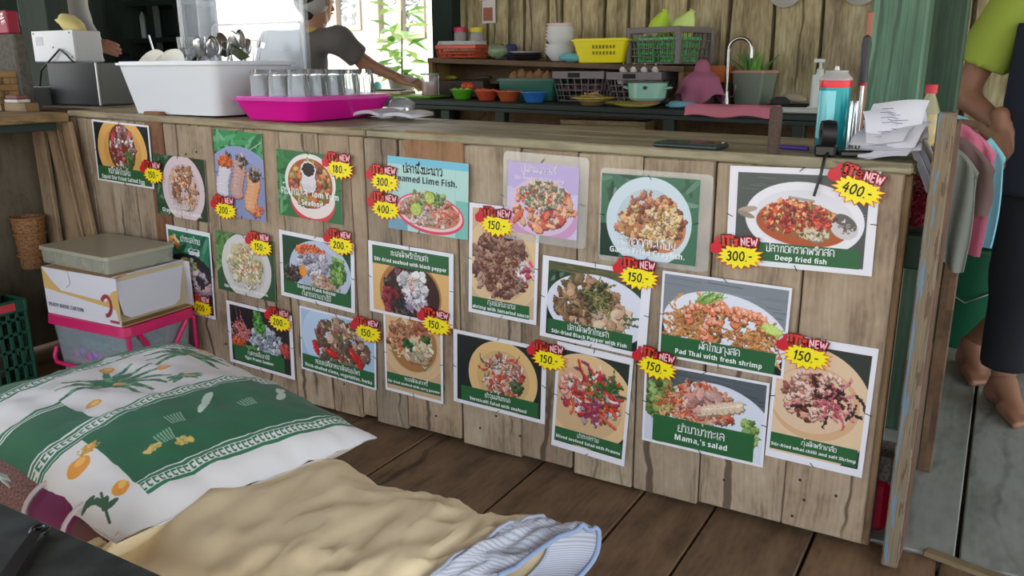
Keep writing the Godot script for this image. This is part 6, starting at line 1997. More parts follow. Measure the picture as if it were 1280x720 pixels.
	var s3 := MB.new(); s3.lathe([Vector2(0, 0.147), Vector2(0.0095, 0.148), Vector2(0.0085, 0.19), Vector2(0.0105, 0.225), Vector2(0.008, 0.243), Vector2(0, 0.247)], 14); part("handle", s3, mat(26, 26, 30, 0.45), ss)
	var wk := MB.new(); wk.box(Vector3.ZERO, Vector3(0.014, 0.3, 0.01), 0.003)
	solo("wooden_spoon_handle", "reddish wooden handle leaning on the large green post", "kitchen tool", wk, mat(150, 92, 66, 0.5), Vector3(-0.137, bar_y(-0.13) + 0.15, -0.3))
	var bolt := MB.new(); bolt.lathe([Vector2(0, 0), Vector2(0.014, 0), Vector2(0.014, 0.09), Vector2(0.01, 0.105), Vector2(0, 0.106)], 14)
	solo("pepper_shaker", "small steel shaker behind the teal gas canister", "shaker", bolt, mat(200, 200, 200, 0.2, 1.0), Vector3(-0.145, bar_y(-0.145), -0.26))
	# pile of order slips
	var base := Vector3(-0.045, bar_y(-0.04), -0.09)
	for i in 12:
		var sl := MB.new()
		var rws := []
		var wv := rng.randf_range(-1, 1)
		var hang := 0.0 if i < 9 else 0.11
		for a in 9:
			var rr := []
			for b in 7:
				var fx := a / 8.0 - 0.5
				var fz := b / 6.0 - 0.5
				var y := 0.01 * sin(fx * 3.0 + wv) + 0.008 * cos(fz * 4.0 + wv * 2.0)
				y -= hang * maxf(0.0, fx) * 2.2
				rr.append(Vector3(fx * 0.115, y, fz * 0.085))
			rws.append(rr)
		rws.reverse()
		sl.cloth(rws, 0.0006)
		var o := solo("order_slip", "white order slip in the loose pile at the bar's end" if i < 9 else "white order slip drooping over the end of the bar", "paper slip", sl, mat(232, 232, 238, 0.8), base + Vector3(rng.randf_range(-0.015, 0.01) + (0.035 if i >= 9 else 0.0), 0.014 + i * 0.0075, 0.03 - i * 0.006), rng.randf_range(-0.4, 0.4), "loose order slips")
		if i < 9: o.rotation.x = 0.12 + 0.09 * i
		else: o.position.y -= 0.03
		var ink := MB.new()
		for l in 3: ink.stroke([Vector2(-0.03, 0.02 - l * 0.014), Vector2(-0.01, 0.022 - l * 0.014), Vector2(0.0, 0.018 - l * 0.014), Vector2(0.03, 0.021 - l * 0.014)], 0.0012, 0.0)
		var io := part("handwriting", ink, mat(60, 64, 110, 0.7), o)
		io.rotation.x = -PI * 0.5
		io.position.y = 0.01 * sin(wv) + 0.008 * cos(wv * 2.0) + 0.004
	var oil := thing("oil_bottle", "small bottle of yellow oil with a red cap", "bottle", Vector3(-0.004, 0.86, -0.42))
	var o1 := MB.new(); o1.lathe([Vector2(0, 0), Vector2(0.024, 0), Vector2(0.025, 0.08), Vector2(0.011, 0.118), Vector2(0.011, 0.124), Vector2(0, 0.124)], 20); part("bottle", o1, mat(206, 196, 120, 0.1, 0.0, 0.3), oil)
	var o2 := MB.new(); o2.lathe([Vector2(0, 0.002), Vector2(0.022, 0.002), Vector2(0.023, 0.075), Vector2(0, 0.075)], 20); part("oil", o2, mat(196, 160, 40, 0.2, 0.0, 0.75), oil)
	var o3 := MB.new(); o3.lathe([Vector2(0, 0.122), Vector2(0.0135, 0.122), Vector2(0.0135, 0.142), Vector2(0, 0.143)], 16); part("cap", o3, mat(196, 24, 44, 0.4), oil)
	# small oven and white metal box on the side counter
	var ov := thing("countertop_oven", "small black oven with grey metal sides on the counter", "oven", Vector3(-2.985, 0.905, -0.275))
	var v1 := MB.new(); v1.box(Vector3(0, 0.082, 0), Vector3(0.31, 0.156, 0.14), 0.004); part("casing", v1, mat(112, 114, 110, 0.45), ov)
	var v2 := MB.new(); v2.box(Vector3(0, 0.082, 0.072), Vector3(0.31, 0.158, 0.006), 0.002); part("door", v2, mat(30, 32, 32, 0.4), ov)
	var v3 := MB.new(); v3.box(Vector3(0.156, 0.082, 0.0735), Vector3(0.006, 0.16, 0.01), 0.002); part("edge_strip", v3, mat(206, 206, 202, 0.3, 0.6), ov)
	var v4 := MB.new()
	v4.box(Vector3(0, 0.002, 0), Vector3(0.3, 0.004, 0.13), 0.0)
	part("foot_plate", v4, mat(60, 60, 58, 0.6), ov)
	var mb1 := thing("white_metal_box", "white enamelled metal box with a black cable, on the oven", "appliance", Vector3(-3.235, 1.068, -0.36))
	var w1 := MB.new(); w1.box(Vector3(0, 0.063, 0), Vector3(0.28, 0.122, 0.12), 0.004); part("casing", w1, mat(206, 208, 208, 0.4), mb1)
	var w2 := MB.new(); w2.box(Vector3(0, 0.065, 0.062), Vector3(0.28, 0.12, 0.004), 0.001); part("back_plate", w2, mat(226, 228, 228, 0.35), mb1)
	var w3 := MB.new(); w3.box(Vector3(-0.09, 0.085, 0.0645), Vector3(0.05, 0.035, 0.001), 0.0); part("rating_label", w3, mat(200, 202, 206, 0.5), mb1)
	for q in [[-0.125, 0.115], [0.12, 0.115], [0.12, 0.02], [0.0, 0.06]]:
		var sc := MB.new(); sc.ball(Vector3(q[0], q[1], 0.065), Vector3(0.004, 0.004, 0.002), Basis.IDENTITY, 8); part("screw", sc, mat(90, 90, 90, 0.3, 0.8), mb1)
	var w5 := MB.new(); w5.tube([Vector3(0.14, -0.0, 0.075), Vector3(0.1, 0.03, 0.075), Vector3(0.055, 0.052, 0.072), Vector3(0.02, 0.03, 0.075), Vector3(-0.08, -0.03, 0.08), Vector3(-0.1, -0.1, 0.085)], 0.004, -1.0, 6); part("cable", w5, mat(26, 26, 28, 0.5), mb1)
	var bag := MB.new()
	bag.ball(Vector3(0, 0.03, 0), Vector3(0.075, 0.03, 0.05), Basis(Vector3.BACK, -0.4), 12, 0.12, 3)
	solo("paper_bag", "crumpled pale yellow paper bag lying on the white metal box", "paper bag", bag, mat(214, 200, 130, 0.8), Vector3(-3.19, 1.19, -0.36))
	var cdb := MB.new(); cdb.box(Vector3(0, 0.003, 0), Vector3(0.34, 0.006, 0.2), 0.001)
	solo("cardboard_sheet", "flat cardboard sheet under the small black oven", "cardboard", cdb, mat(150, 132, 104, 0.85), Vector3(-2.95, 0.898, -0.25), 0.05)

# ---------------------------------------------------------------- kitchen behind the bar
func bowl(called: String, label: String, u: float, z: float, r: float, h: float, c: Array, onshelf := false) -> Node3D:
	var p := on_shelf(u, z) if onshelf else on_work(u, z)
	var t := thing(called, label, "bowl", p + Vector3(0, 0.001, 0))
	var b := MB.new()
	b.lathe([Vector2(0, 0), Vector2(r * 0.62, 0), Vector2(r * 0.68, 0.006), Vector2(r * 0.96, h * 0.92), Vector2(r * 1.06, h), Vector2(r * 1.06, h + 0.003), Vector2(r * 0.95, h), Vector2(r * 0.64, 0.008), Vector2(0, 0.008)], 28)
	part("bowl_body", b, mat(c[0], c[1], c[2], 0.35), t)
	return t
func kitchen() -> void:
	var dark := wood("green_paint", 66, 84, 74, 0.55, 0.1)
	var wt := thing("kitchen_worktop", "long dark green kitchen worktop along the slab wall", "worktop")
	var tilt := Basis(Vector3.BACK, atan(-0.0153))
	var x0 := -2.95
	var x1 := -0.08
	for k in 3:
		var mb := MB.new()
		var xm := (x0 + x1) * 0.5
		board(mb, Vector3(xm, work_y(xm) - 0.013, -1.795 - k * 0.195), Vector3(x1 - x0, 0.026, 0.19), 0, 0.003, tilt, 0.05, 0.5, 3.4)
		part("top_board", mb, dark, wt)
	var fr := MB.new()
	board(fr, Vector3(-1.5, work_y(-1.5) - 0.036, -1.712), Vector3(2.85, 0.02, 0.02), 0, 0.002, tilt, 0.05, 0.5, 3.4)
	part("apron", fr, dark, wt)
	for u in [628, 838, 560, 1000]:
		var p := at_z(u, 150, -1.73)
		var lg := MB.new()
		board(lg, Vector3(p.x, 0.42, -1.73), Vector3(0.05, 0.83, 0.05), 1, 0.003)
		part("leg", lg, dark, wt)
	var us := MB.new(); us.box(Vector3(-1.5, 0.3, -2.0), Vector3(2.85, 0.02, 0.5), 0.0); part("under_shelf", us, wood("deck", 230, 224, 214), wt)
	var bk := MB.new(); bk.box(Vector3(-1.5, 0.42, -2.27), Vector3(2.85, 0.8, 0.015), 0.0); part("back_board", bk, wood("deck", 230, 224, 214), wt)
	for i in 4:
		var bb := MB.new()
		board(bb, Vector3.ZERO, Vector3(0.42, 0.02, 0.12), 0, 0.002)
		solo("spare_board", ["bottom spare timber board on the brown crate", "second lowest spare timber board on the brown crate", "second highest spare timber board on the brown crate", "topmost spare timber board on the brown crate"][i], "board", bb, wood("top", 220, 204, 178), Vector3(-1.45, 0.73 + i * 0.021, -1.82), 0.05, "boards under the worktop")
	var bxs := MB.new(); bxs.box(Vector3(0, 0.2, 0), Vector3(0.5, 0.4, 0.3), 0.004)
	solo("stock_crate", "dark brown crate under the worktop holding the spare boards", "crate", bxs, mat(62, 54, 44, 0.8), Vector3(-1.45, 0.3195, -1.9))
	# shelf rack
	var rk := thing("shelf_rack", "brown timber shelf standing on the kitchen worktop", "shelf")
	var sm := wood("deck", 214, 206, 190, 0.7, 0.2)
	var xl := -2.58
	var xr := -1.14
	var t2 := Basis(Vector3.BACK, atan(-0.0336))
	var xm2 := (xl + xr) * 0.5
	for k in 2:
		var mb := MB.new()
		board(mb, Vector3(xm2, shelf_y(xm2) - 0.014, -2.045 - k * 0.145), Vector3(xr - xl, 0.026, 0.143), 0, 0.002, t2, 0.05, 0.5, 1.6)
		part("shelf_board", mb, sm, rk)
	for x in [xl + 0.015, xr - 0.015]:
		var mb := MB.new()
		var yb := work_y(x)
		board(mb, Vector3(x, (yb + shelf_y(x) - 0.026) * 0.5, -2.125), Vector3(0.028, shelf_y(x) - 0.028 - yb, 0.29), 1, 0.002, Basis.IDENTITY, 0.02)
		part("end_board", mb, wood("top", 226, 186, 140), rk)
	var ms := MB.new()
	board(ms, Vector3(-2.26, 0.965, -2.17), Vector3(0.58, 0.018, 0.2), 0, 0.002)
	part("half_shelf", ms, sm, rk)
	var bd := MB.new(); bd.box(Vector3(xm2, 0.98, -2.265), Vector3(xr - xl - 0.05, 0.17, 0.008), 0.0); part("back_board", bd, sm, rk)
	# ---- top shelf
	var ob := thing("orange_basket", "shallow orange slotted plastic basket on the shelf", "basket", on_shelf(579, -2.08) + Vector3(0, 0.003, 0))
	slat_box(ob, 0.23, 0.13, 0.065, 0.008, 0.018, mat(206, 84, 40, 0.45), 16, 1)
	var obs := MB.new()
	obs.box(Vector3(0, 0, 0), Vector3(0.2, 0.03, 0.1), 0.008)
	solo("wrapped_chopsticks", "pack of wrapped chopsticks in the orange basket", "chopsticks", obs, mat(206, 200, 190, 0.6), ob.position + Vector3(0, 0.05, 0))
	var cl := MB.new(); round_box(cl, Vector3.ZERO, 0.26, 0.12, 0.25, 0.11, 0.0, 0.02, 0.02, 0.002)
	solo("clear_tray_lid", "clear plastic tray lid on the orange basket", "lid", cl, mat(214, 218, 220, 0.15, 0.0, 0.4), ob.position + Vector3(-0.005, 0.0665, 0.0))
	for q in [[576, "pink", 206, 44, 84], [596, "yellow", 222, 200, 30]]:
		var jr := thing("snack_jar", "clear plastic jar with a %s screw lid on the shelf" % q[1], "jar", on_shelf(q[0], -2.2) + Vector3(0, 0.001, 0))
		var j1 := MB.new(); j1.lathe([Vector2(0, 0), Vector2(0.034, 0), Vector2(0.036, 0.006), Vector2(0.036, 0.13), Vector2(0.03, 0.14), Vector2(0, 0.14)], 22); part("jar_body", j1, mat(206, 204, 200, 0.15, 0.0, 0.5), jr)
		var j2 := MB.new(); j2.lathe([Vector2(0, 0.138), Vector2(0.036, 0.138), Vector2(0.037, 0.16), Vector2(0.034, 0.163), Vector2(0, 0.163)], 22); part("lid", j2, mat(q[2], q[3], q[4], 0.4), jr)
		var j3 := MB.new(); j3.lathe([Vector2(0, 0.004), Vector2(0.031, 0.004), Vector2(0.031, 0.1), Vector2(0, 0.105)], 18); part("contents", j3, speckled(190, 150, 130, 0.7, 0.4, 30.0), jr)
	var gb := MB.new(); gb.ball(Vector3(0, 0.04, 0), Vector3(0.06, 0.04, 0.05), Basis.IDENTITY, 14, 0.14, 8)
	solo("plastic_bag", "crumpled clear green plastic bag beside the orange basket", "bag", gb, mat(150, 172, 130, 0.2, 0.0, 0.6), on_shelf(622, -2.06) + Vector3(0, 0.001, 0))
	var bl := MB.new(); bl.box(Vector3(0, 0.04, 0), Vector3(0.06, 0.08, 0.05), 0.012)
	solo("blue_pouch", "small dark blue pouch behind the plates on the shelf", "pouch", bl, mat(52, 60, 110, 0.5), on_shelf(639, -2.2) + Vector3(0, 0.001, 0))
	for k in 4:
		var pm := MB.new(); pm.lathe([Vector2(0, 0), Vector2(0.05, 0.0), Vector2(0.088, 0.012), Vector2(0.09, 0.0145), Vector2(0.05, 0.004), Vector2(0, 0.004)], 26)
		solo("dinner_plate", ["dark plate at the bottom of the shelf's plate stack", "maroon-rimmed plate second from the bottom of the plate stack", "dark plate third from the bottom of the plate stack", "white plate on top of the shelf's plate stack"][k], "plate", pm, mat([50, 70, 60, 214][k], [48, 50, 60, 214][k], [52, 54, 66, 214][k], 0.3), on_shelf(658, -2.07) + Vector3(0, 0.002 + k * 0.0095, 0), 0.0, "plates on the shelf")
	for k in 8:
		var bm := MB.new()
		var r := 0.078 - 0.0015 * k
		bm.lathe([Vector2(0, 0), Vector2(r * 0.5, 0), Vector2(r * 0.6, 0.006), Vector2(r, 0.045), Vector2(r + 0.002, 0.05), Vector2(r - 0.003, 0.05), Vector2(r * 0.55, 0.01), Vector2(0, 0.01)], 26)
		solo("rice_bowl", ("white rice bowl, topmost of the shelf's bowl stack, with faint red rim" if k == 7 else "white rice bowl, %s, in the stack beside the yellow basket" % ["bottom one", "second from the bottom", "third from the bottom", "fourth from the bottom", "fifth from the bottom", "third from the top", "second from the top"][k]), "bowl", bm, mat(226, 226, 222, 0.3) if k < 7 else mat(228, 204, 200, 0.3), on_shelf(700, -2.08) + Vector3(0, 0.002 + k * 0.0165 + (0.016 if k > 2 else 0.0), 0), 0.0, "rice bowls on the shelf")
	var tc := MB.new(); tc.ball(Vector3(0, 0.02, 0), Vector3(0.058, 0.022, 0.035), Basis.IDENTITY, 14, 0.16, 2)
	solo("teal_cloth", "small crumpled teal cloth in front of the bowl stack", "cloth", tc, mat(110, 176, 176, 0.9), on_shelf(712, -1.995) + Vector3(0, 0.002, 0))
	var yb := thing("yellow_basket", "bright yellow plastic basket on the shelf", "basket", on_shelf(757, -2.06) + Vector3(0, 0.002, 0))
	var y1 := MB.new(); round_box(y1, Vector3.ZERO, 0.23, 0.14, 0.285, 0.17, 0.0, 0.105, 0.015, 0.003); part("basket_body", y1, mat(236, 220, 20, 0.35), yb)
	var y2 := MB.new(); round_box(y2, Vector3.ZERO, 0.3, 0.185, 0.302, 0.187, 0.1, 0.108, 0.018, 0.012); part("rim", y2, mat(240, 226, 30, 0.35), yb)
	for k in 7:
		for r in 2:
			var sl := MB.new(); sl.box(Vector3(-0.03 + k * 0.018, 0.045 + r * 0.028, 0.0795 + r * 0.0045), Vector3(0.008, 0.016, 0.004), 0.001); part("slot", sl, mat(130, 118, 20, 0.6), yb)
	var gc := thing("grey_crate", "grey slotted plastic crate holding two green baskets", "crate", on_shelf(838, -2.1) + Vector3(-0.005, 0.004, 0), -0.3)
	slat_box(gc, 0.27, 0.24, 0.165, 0.012, 0.026, mat(116, 108, 106, 0.55), 10, 3)
	for s in [-1.0, 1.0]:
		for d in [-1.0, 1.0]:
			var pst := MB.new(); pst.box(Vector3(s * 0.142, 0.083, d * 0.127), Vector3(0.022, 0.165, 0.022), 0.003); part("corner_post", pst, mat(116, 108, 106, 0.55), gc)
	for k in 2:
		var g := thing("green_basket", "small green lattice basket inside the grey crate, " + ["under the first leafy cabbage bag", "under the second leafy cabbage bag"][k], "basket", gc.position + Basis(Vector3.UP, -0.3) * Vector3(-0.066 + 0.132 * k, 0.01, 0.02), -0.3, "green baskets in the crate")
		slat_box(g, 0.105, 0.15, 0.11, 0.008, 0.012, mat(92, 196, 104, 0.4), 9, 4)
		var cb := MB.new(); cb.ball(Vector3.ZERO, Vector3(0.047, 0.045, 0.06), Basis.IDENTITY, 12, 0.1, 20 + k)
		solo("cabbage", "green cabbage lying in a small green basket of the crate", "cabbage", cb, mat(96, 170, 70, 0.6), g.position + Vector3(0, 0.06, 0), 0.0, "cabbages in the crate")
		var vb := MB.new()
		vb.lathe([Vector2(0, -0.03), Vector2(0.04, -0.025), Vector2(0.054, 0.01), Vector2(0.05, 0.04), Vector2(0.03, 0.075), Vector2(0.012, 0.1), Vector2(0.016, 0.108), Vector2(0, 0.104)], 9, Vector3(0, 0, 0), Basis(Vector3.BACK, [-0.3, -0.5][k]), 1.05, 0.8)
		solo("lettuce_bag", ["yellow-green bagged lettuce on the crate with a torn top", "paler green bagged lettuce on the crate nearest the faucet"][k], "vegetable bag", vb, mat(190, 222, 70, 0.35) if k == 0 else mat(206, 226, 130, 0.35), g.position + Vector3(0, 0.135, -0.02))
	for k in 3:
		var gg := MB.new(); gg.ball(Vector3.ZERO, Vector3(0.018, 0.016, 0.018), Basis.IDENTITY, 10, 0.1, k)
		solo("garlic_bulb", "garlic bulb on the rim of the grey shelf crate", "garlic", gg, mat(222, 212, 190, 0.6), gc.position + Basis(Vector3.UP, -0.3) * Vector3(-0.075 + 0.026 * k, 0.14 + 0.004 * (k % 2), 0.09), 0.0, "garlic in the grey crate")
	# ---- under the shelf
	var db := MB.new(); db.box(Vector3(0, 0.045, 0), Vector3(0.3, 0.085, 0.16), 0.004)
	solo("brown_bin", "dark brown bin under the half shelf", "bin", db, mat(70, 58, 50, 0.6), on_work(585, -2.08) + Vector3(0, 0.001, 0))
	for k in 2:
		var lc := MB.new(); lc.ball(Vector3.ZERO, Vector3(0.05, 0.012, 0.03), Basis.IDENTITY, 12, 0.1, k)
		solo("lime_pack", ["yellow-green vegetable pack on the half shelf", "dark vegetable pack on the half shelf"][k], "vegetable pack", lc, mat(150, 160, 50, 0.5) if k == 0 else mat(70, 64, 56, 0.5), Vector3(at_z([563, 605][k], 90, -2.12).x, 0.987, -2.12))
	var gb2 := thing("green_bin", "dark green plastic bin of onions under the shelf", "bin", on_work(668, -2.04) + Vector3(0, 0.001, 0))
	var g1 := MB.new(); round_box(g1, Vector3.ZERO, 0.3, 0.18, 0.33, 0.2, 0.0, 0.1, 0.015, 0.004); part("bin_body", g1, mat(36, 96, 78, 0.4), gb2)
	var g2 := MB.new(); round_box(g2, Vector3.ZERO, 0.345, 0.215, 0.345, 0.215, 0.096, 0.104, 0.02, 0.012); part("rim", g2, mat(40, 104, 84, 0.4), gb2)
	for k in 7:
		var on := thing("onion", "brown onion heaped in the green bin", "onion", gb2.position + Vector3(-0.09 + (k % 5) * 0.048, 0.112 + 0.01 * (k % 2), 0.05 - 0.06 * (k / 5)), k * 1.1, "onions in the green bin")
		var o1 := MB.new(); o1.lathe([Vector2(0, -0.026), Vector2(0.018, -0.022), Vector2(0.031, 0.0), Vector2(0.021, 0.02), Vector2(0.007, 0.028), Vector2(0.003, 0.034), Vector2(0, 0.034)], 16); part("bulb", o1, speckled(166, 122, 84, 0.5, 0.3, 30.0), on)
	for k in 2:
		var p := on_work([733, 801][k], -2.03)
		var bsk := thing("grey_basket", ["grey lattice basket of shallots next to the onion bin", "grey lattice basket heaped with garlic under the shelf"][k], "basket", p + Vector3(0, 0.004, 0))
		slat_box(bsk, 0.22, 0.16, 0.145, 0.022, 0.036, mat(122, 112, 110, 0.55), 7, 3)
		var hg := MB.new(); hg.box(Vector3(-0.02, 0.126, 0.106), Vector3(0.065, 0.022, 0.003), 0.001); part("hand_hole", hg, mat(28, 26, 26, 0.8), bsk)
		for i in (16 if k == 1 else 8):
			var gl := MB.new()
			gl.lathe([Vector2(0, -0.017), Vector2(0.014, -0.015), Vector2(0.0215, 0.0), Vector2(0.014, 0.013), Vector2(0.004, 0.02), Vector2(0.002, 0.03), Vector2(0, 0.03)], 14)
			var lay := i / 8
			var bp := bsk.position + Vector3(-0.085 + (i % 4) * 0.054 + 0.01 * (lay % 2), (0.06 if k == 0 else 0.105) + 0.05 * lay, 0.045 - 0.075 * ((i / 4) % 2))
			solo("garlic_bulb" if k == 1 else "shallot", "garlic bulb heaped in the grey lattice basket" if k == 1 else "dull purple shallot in the grey lattice basket", "garlic" if k == 1 else "shallot", gl, mat(222, 214, 206, 0.6) if k == 1 else mat(110, 80, 84, 0.6), bp, i * 0.9, "garlic in the grey basket" if k == 1 else "shallots in the grey basket")
	# ---- front of the worktop
	var bw := [[578.5, "lime_bowl", "lime green plastic bowl of cut vegetables", [96, 176, 40]], [609, "orange_bowl", "red-orange plastic bowl of sliced chilli", [206, 84, 54]], [636, "rust_bowl", "rust orange plastic bowl beside the blue one", [196, 96, 50]], [668, "blue_bowl", "blue plastic bowl at the end of the bowl row", [52, 120, 196]]]
	for k in 4:
		var b := bowl(bw[k][1], bw[k][2], bw[k][0], -1.87 + 0.02 * k, 0.064, 0.046, bw[k][3])
		var fill := MB.new()
		for i in 14: fill.ball(Vector3(rng.randf_range(-0.035, 0.035), 0.036 + rng.randf_range(0, 0.014), rng.randf_range(-0.035, 0.035)), Vector3(0.02, 0.009, 0.012), Basis(Vector3.UP, rng.randf() * TAU), 8)
		var cc: Array = [[150, 190, 90], [206, 90, 60], [176, 96, 60], [120, 60, 50]][k]
		if k < 3:
			var fo := solo("chopped_filling", ["chopped cucumber in the lime green bowl", "sliced red chilli in the red-orange bowl", "minced meat in the rust orange bowl"][k], "food", fill, mat(cc[0], cc[1], cc[2], 0.5), b.position)
			fo.set_meta("kind", "stuff")
		if k == 0:
			for i in 2:
				var tm := MB.new(); tm.ball(Vector3.ZERO, Vector3(0.022, 0.02, 0.022), Basis.IDENTITY, 12)
				solo("tomato", "red tomato lying on the lime green bowl's vegetables", "tomato", tm, mat(214, 70, 30, 0.3), b.position + Vector3(0.005 + 0.03 * i, 0.064, -0.02), 0.0, "tomatoes in the lime bowl")
	var pt := thing("snack_plate", "deep yellow-rimmed dish heaped with pale sticks", "plate", on_work(741, -1.76) + Vector3(0, 0.001, 0))
	var p1 := MB.new(); p1.lathe([Vector2(0, 0), Vector2(0.05, 0), Vector2(0.062, 0.02), Vector2(0.098, 0.032), Vector2(0.1, 0.036), Vector2(0.06, 0.026), Vector2(0, 0.02)], 28); part("dish", p1, mat(206, 190, 90, 0.35), pt)
	var p2 := MB.new(); p2.lathe([Vector2(0.05, 0.001), Vector2(0.051, 0.0), Vector2(0.063, 0.019), Vector2(0.0625, 0.02)], 28); part("brown_foot", p2, mat(120, 92, 62, 0.5), pt)
	var fs := MB.new()
	for i in 46:
		var a := rng.randf() * TAU
		var q := sqrt(rng.randf()) * 0.05
		var c := Vector3(cos(a) * q, 0.034 + (0.055 - q) * 0.55 * rng.randf(), sin(a) * q)
		var d := Vector3(rng.randf_range(-1, 1), rng.randf_range(-0.35, 0.35), rng.randf_range(-1, 1)).normalized() * 0.017
		fs.tube([c - d, c + d], 0.004, -1.0, 5)
	solo("fried_sticks", "heap of pale fried sticks on the yellow-rimmed dish", "snack", fs, speckled(206, 176, 112, 0.6, 0.4, 40.0), pt.position).set_meta("kind", "stuff")
	for q in [[768, -1.86, "flat yellow plate behind the mint pot"], [790, -1.74, "yellow plate under the mint enamel pot"]]:
		var yp := MB.new(); yp.lathe([Vector2(0, 0), Vector2(0.055, 0), Vector2(0.095, 0.012), Vector2(0.097, 0.015), Vector2(0.05, 0.005), Vector2(0, 0.005)], 26)
		solo("yellow_plate", q[2], "plate", yp, mat(206, 196, 96, 0.35), on_work(q[0], q[1]) + Vector3(0.02, 0.001, 0))
	var mp := thing("enamel_pot", "mint green enamel pot with a dark rim and two handles", "pot", on_work(809, -1.76) + Vector3(0, 0.022, 0))
	var bsd := MB.new(); bsd.lathe([Vector2(0, -0.006), Vector2(0.055, -0.006), Vector2(0.062, 0.012), Vector2(0.0, 0.012)], 26); part("brown_base", bsd, mat(150, 112, 82, 0.5), mp)
	var m1 := MB.new(); m1.lathe([Vector2(0.0, 0.01), Vector2(0.07, 0.01), Vector2(0.081, 0.02), Vector2(0.088, 0.088), Vector2(0.086, 0.088), Vector2(0.078, 0.02), Vector2(0, 0.014)], 30); part("pot_body", m1, mat(150, 196, 174, 0.25), mp)
	var m2 := MB.new(); m2.lathe([Vector2(0.0875, 0.085), Vector2(0.0905, 0.087), Vector2(0.0905, 0.091), Vector2(0.085, 0.091)], 30); part("rim", m2, mat(40, 62, 52, 0.3), mp)
	for s in [-1.0, 1.0]:
		var h := MB.new(); h.tube([Vector3(s * 0.084, 0.06, 0.02), Vector3(s * 0.106, 0.065, 0.014), Vector3(s * 0.106, 0.065, -0.014), Vector3(s * 0.084, 0.06, -0.02)], 0.005, -1.0, 8); part("handle", h, mat(150, 196, 174, 0.25), mp)
	var chip := MB.new(); chip.ball(Vector3(0.02, 0.066, 0.083), Vector3(0.01, 0.009, 0.002), Basis(Vector3.UP, 0.2), 8); part("chipped_spot", chip, mat(70, 50, 40, 0.7), mp)
	var ml := MB.new(); ml.lathe([Vector2(0, 0.075), Vector2(0.08, 0.075), Vector2(0.05, 0.083), Vector2(0, 0.086)], 24); part("white_inside", ml, mat(222, 224, 220, 0.3), mp)
	var wipe := MB.new()
	wipe.ball(Vector3(0, 0.014, 0), Vector3(0.075, 0.016, 0.05), Basis.IDENTITY, 16, 0.18, 6)
	solo("blue_wipe", "light blue crumpled kitchen cloth beside the mint pot", "cloth", wipe, mat(120, 176, 190, 0.9), on_work(853, -1.8) + Vector3(0, 0.001, 0))
	var pc := MB.new()
	var rows := []
	for i in 15:
		var rr := []
		for j in 9:
			var fx := i / 14.0
			var fz := j / 8.0
			var drop := maxf(0.0, fz - 0.75) * 0.16
			rr.append(Vector3(fx * 0.37, 0.012 + 0.006 * sin(fx * 11.0) * fz - drop, fz * 0.16 - (0.0 if fz < 0.75 else (fz - 0.75) * 0.1)))
		rows.append(rr)
	rows.reverse()
	pc.cloth(rows, 0.01)
	solo("pink_towel", "folded pink towel along the worktop edge before the sink", "towel", pc, mat(210, 122, 138, 0.9), on_work(869, -1.83) + Vector3(0, 0.004, 0))
	# wooden stump under a plum towel
	var sx := on_work(876, -1.96)
	var stump := MB.new(); stump.lathe([Vector2(0, 0), Vector2(0.06, 0), Vector2(0.06, 0.12), Vector2(0.0, 0.12)], 18)
	solo("chopping_stump", "dark chopping stump hidden under the plum towel", "stump", stump, mat(52, 44, 38, 0.8), sx + Vector3(0, 0.001, 0))
	var pt2 := MB.new()
	var prs := []
	for i in 14:
		var rr := []
		for j in 33:
			var a := TAU * j / 32.0
			var f := i / 13.0
			var r := 0.0
			var y := 0.0
			if f < 0.3: r = 0.035 * sin(f / 0.3 * PI * 0.5); y = 0.205 - 0.05 * (f / 0.3) * (f / 0.3)
			elif f < 0.6:
				var q := (f - 0.3) / 0.3
				r = lerpf(0.035, 0.08, q); y = lerpf(0.155, 0.125, q)
			else:
				var q := (f - 0.6) / 0.4
				r = 0.08 + 0.03 * q + 0.013 * q * sin(a * 7.0); y = lerpf(0.125, 0.03 + 0.025 * sin(a * 3.0), q)
			rr.append(Vector3(cos(a) * r * 0.98, y, sin(a) * r * 0.85))
		prs.append(rr)
	pt2.cloth(prs, 0.004)
	solo("plum_towel", "plum coloured towel draped over the chopping stump", "towel", pt2, mat(164, 96, 120, 0.95), sx + Vector3(0, 0.004, 0))
	var orb := MB.new(); round_box(orb, Vector3.ZERO, 0.1, 0.08, 0.11, 0.09, 0.0, 0.075, 0.012, 0.003)
	solo("orange_tub", "orange plastic tub on a block beside the faucet", "tub", orb, mat(206, 112, 40, 0.4), on_work(900, -2.2) + Vector3(0, 0.106, 0))
	var blk := MB.new(); blk.box(Vector3(0, 0.052, 0), Vector3(0.14, 0.104, 0.11), 0.004)
	solo("wooden_riser", "dark wooden riser under the orange tub", "block", blk, mat(66, 52, 40, 0.8), on_work(900, -2.2) + Vector3(0, 0.001, 0))
	# sink, faucet, planter
	var sk := thing("sink", "pale steel kitchen sink set in the worktop", "sink", on_work(972, -1.9) + Vector3(0.0, 0.0, 0))
	var k1 := MB.new(); round_box(k1, Vector3.ZERO, 0.52, 0.3, 0.52, 0.3, 0.0, 0.014, 0.02, 0.004); part("basin", k1, mat(206, 208, 204, 0.3, 0.6), sk)
	var k2 := MB.new(); k2.box(Vector3(0, 0.011, 0.16), Vector3(0.54, 0.022, 0.03), 0.004); part("front_ledge", k2, mat(190, 190, 176, 0.4), sk)
	var fc := thing("faucet", "tall curved steel gooseneck faucet", "faucet", on_work(907, -2.06))
	var fp := [Vector3(0, 0.0, 0), Vector3(0.0, 0.1, 0)]
	for k in 11:
		var a := PI - PI * k / 10.0
		fp.append(Vector3(0.052 + cos(a) * 0.052, 0.25 + sin(a) * 0.052, 0.0))
	fp.append(Vector3(0.106, 0.215, 0.002))
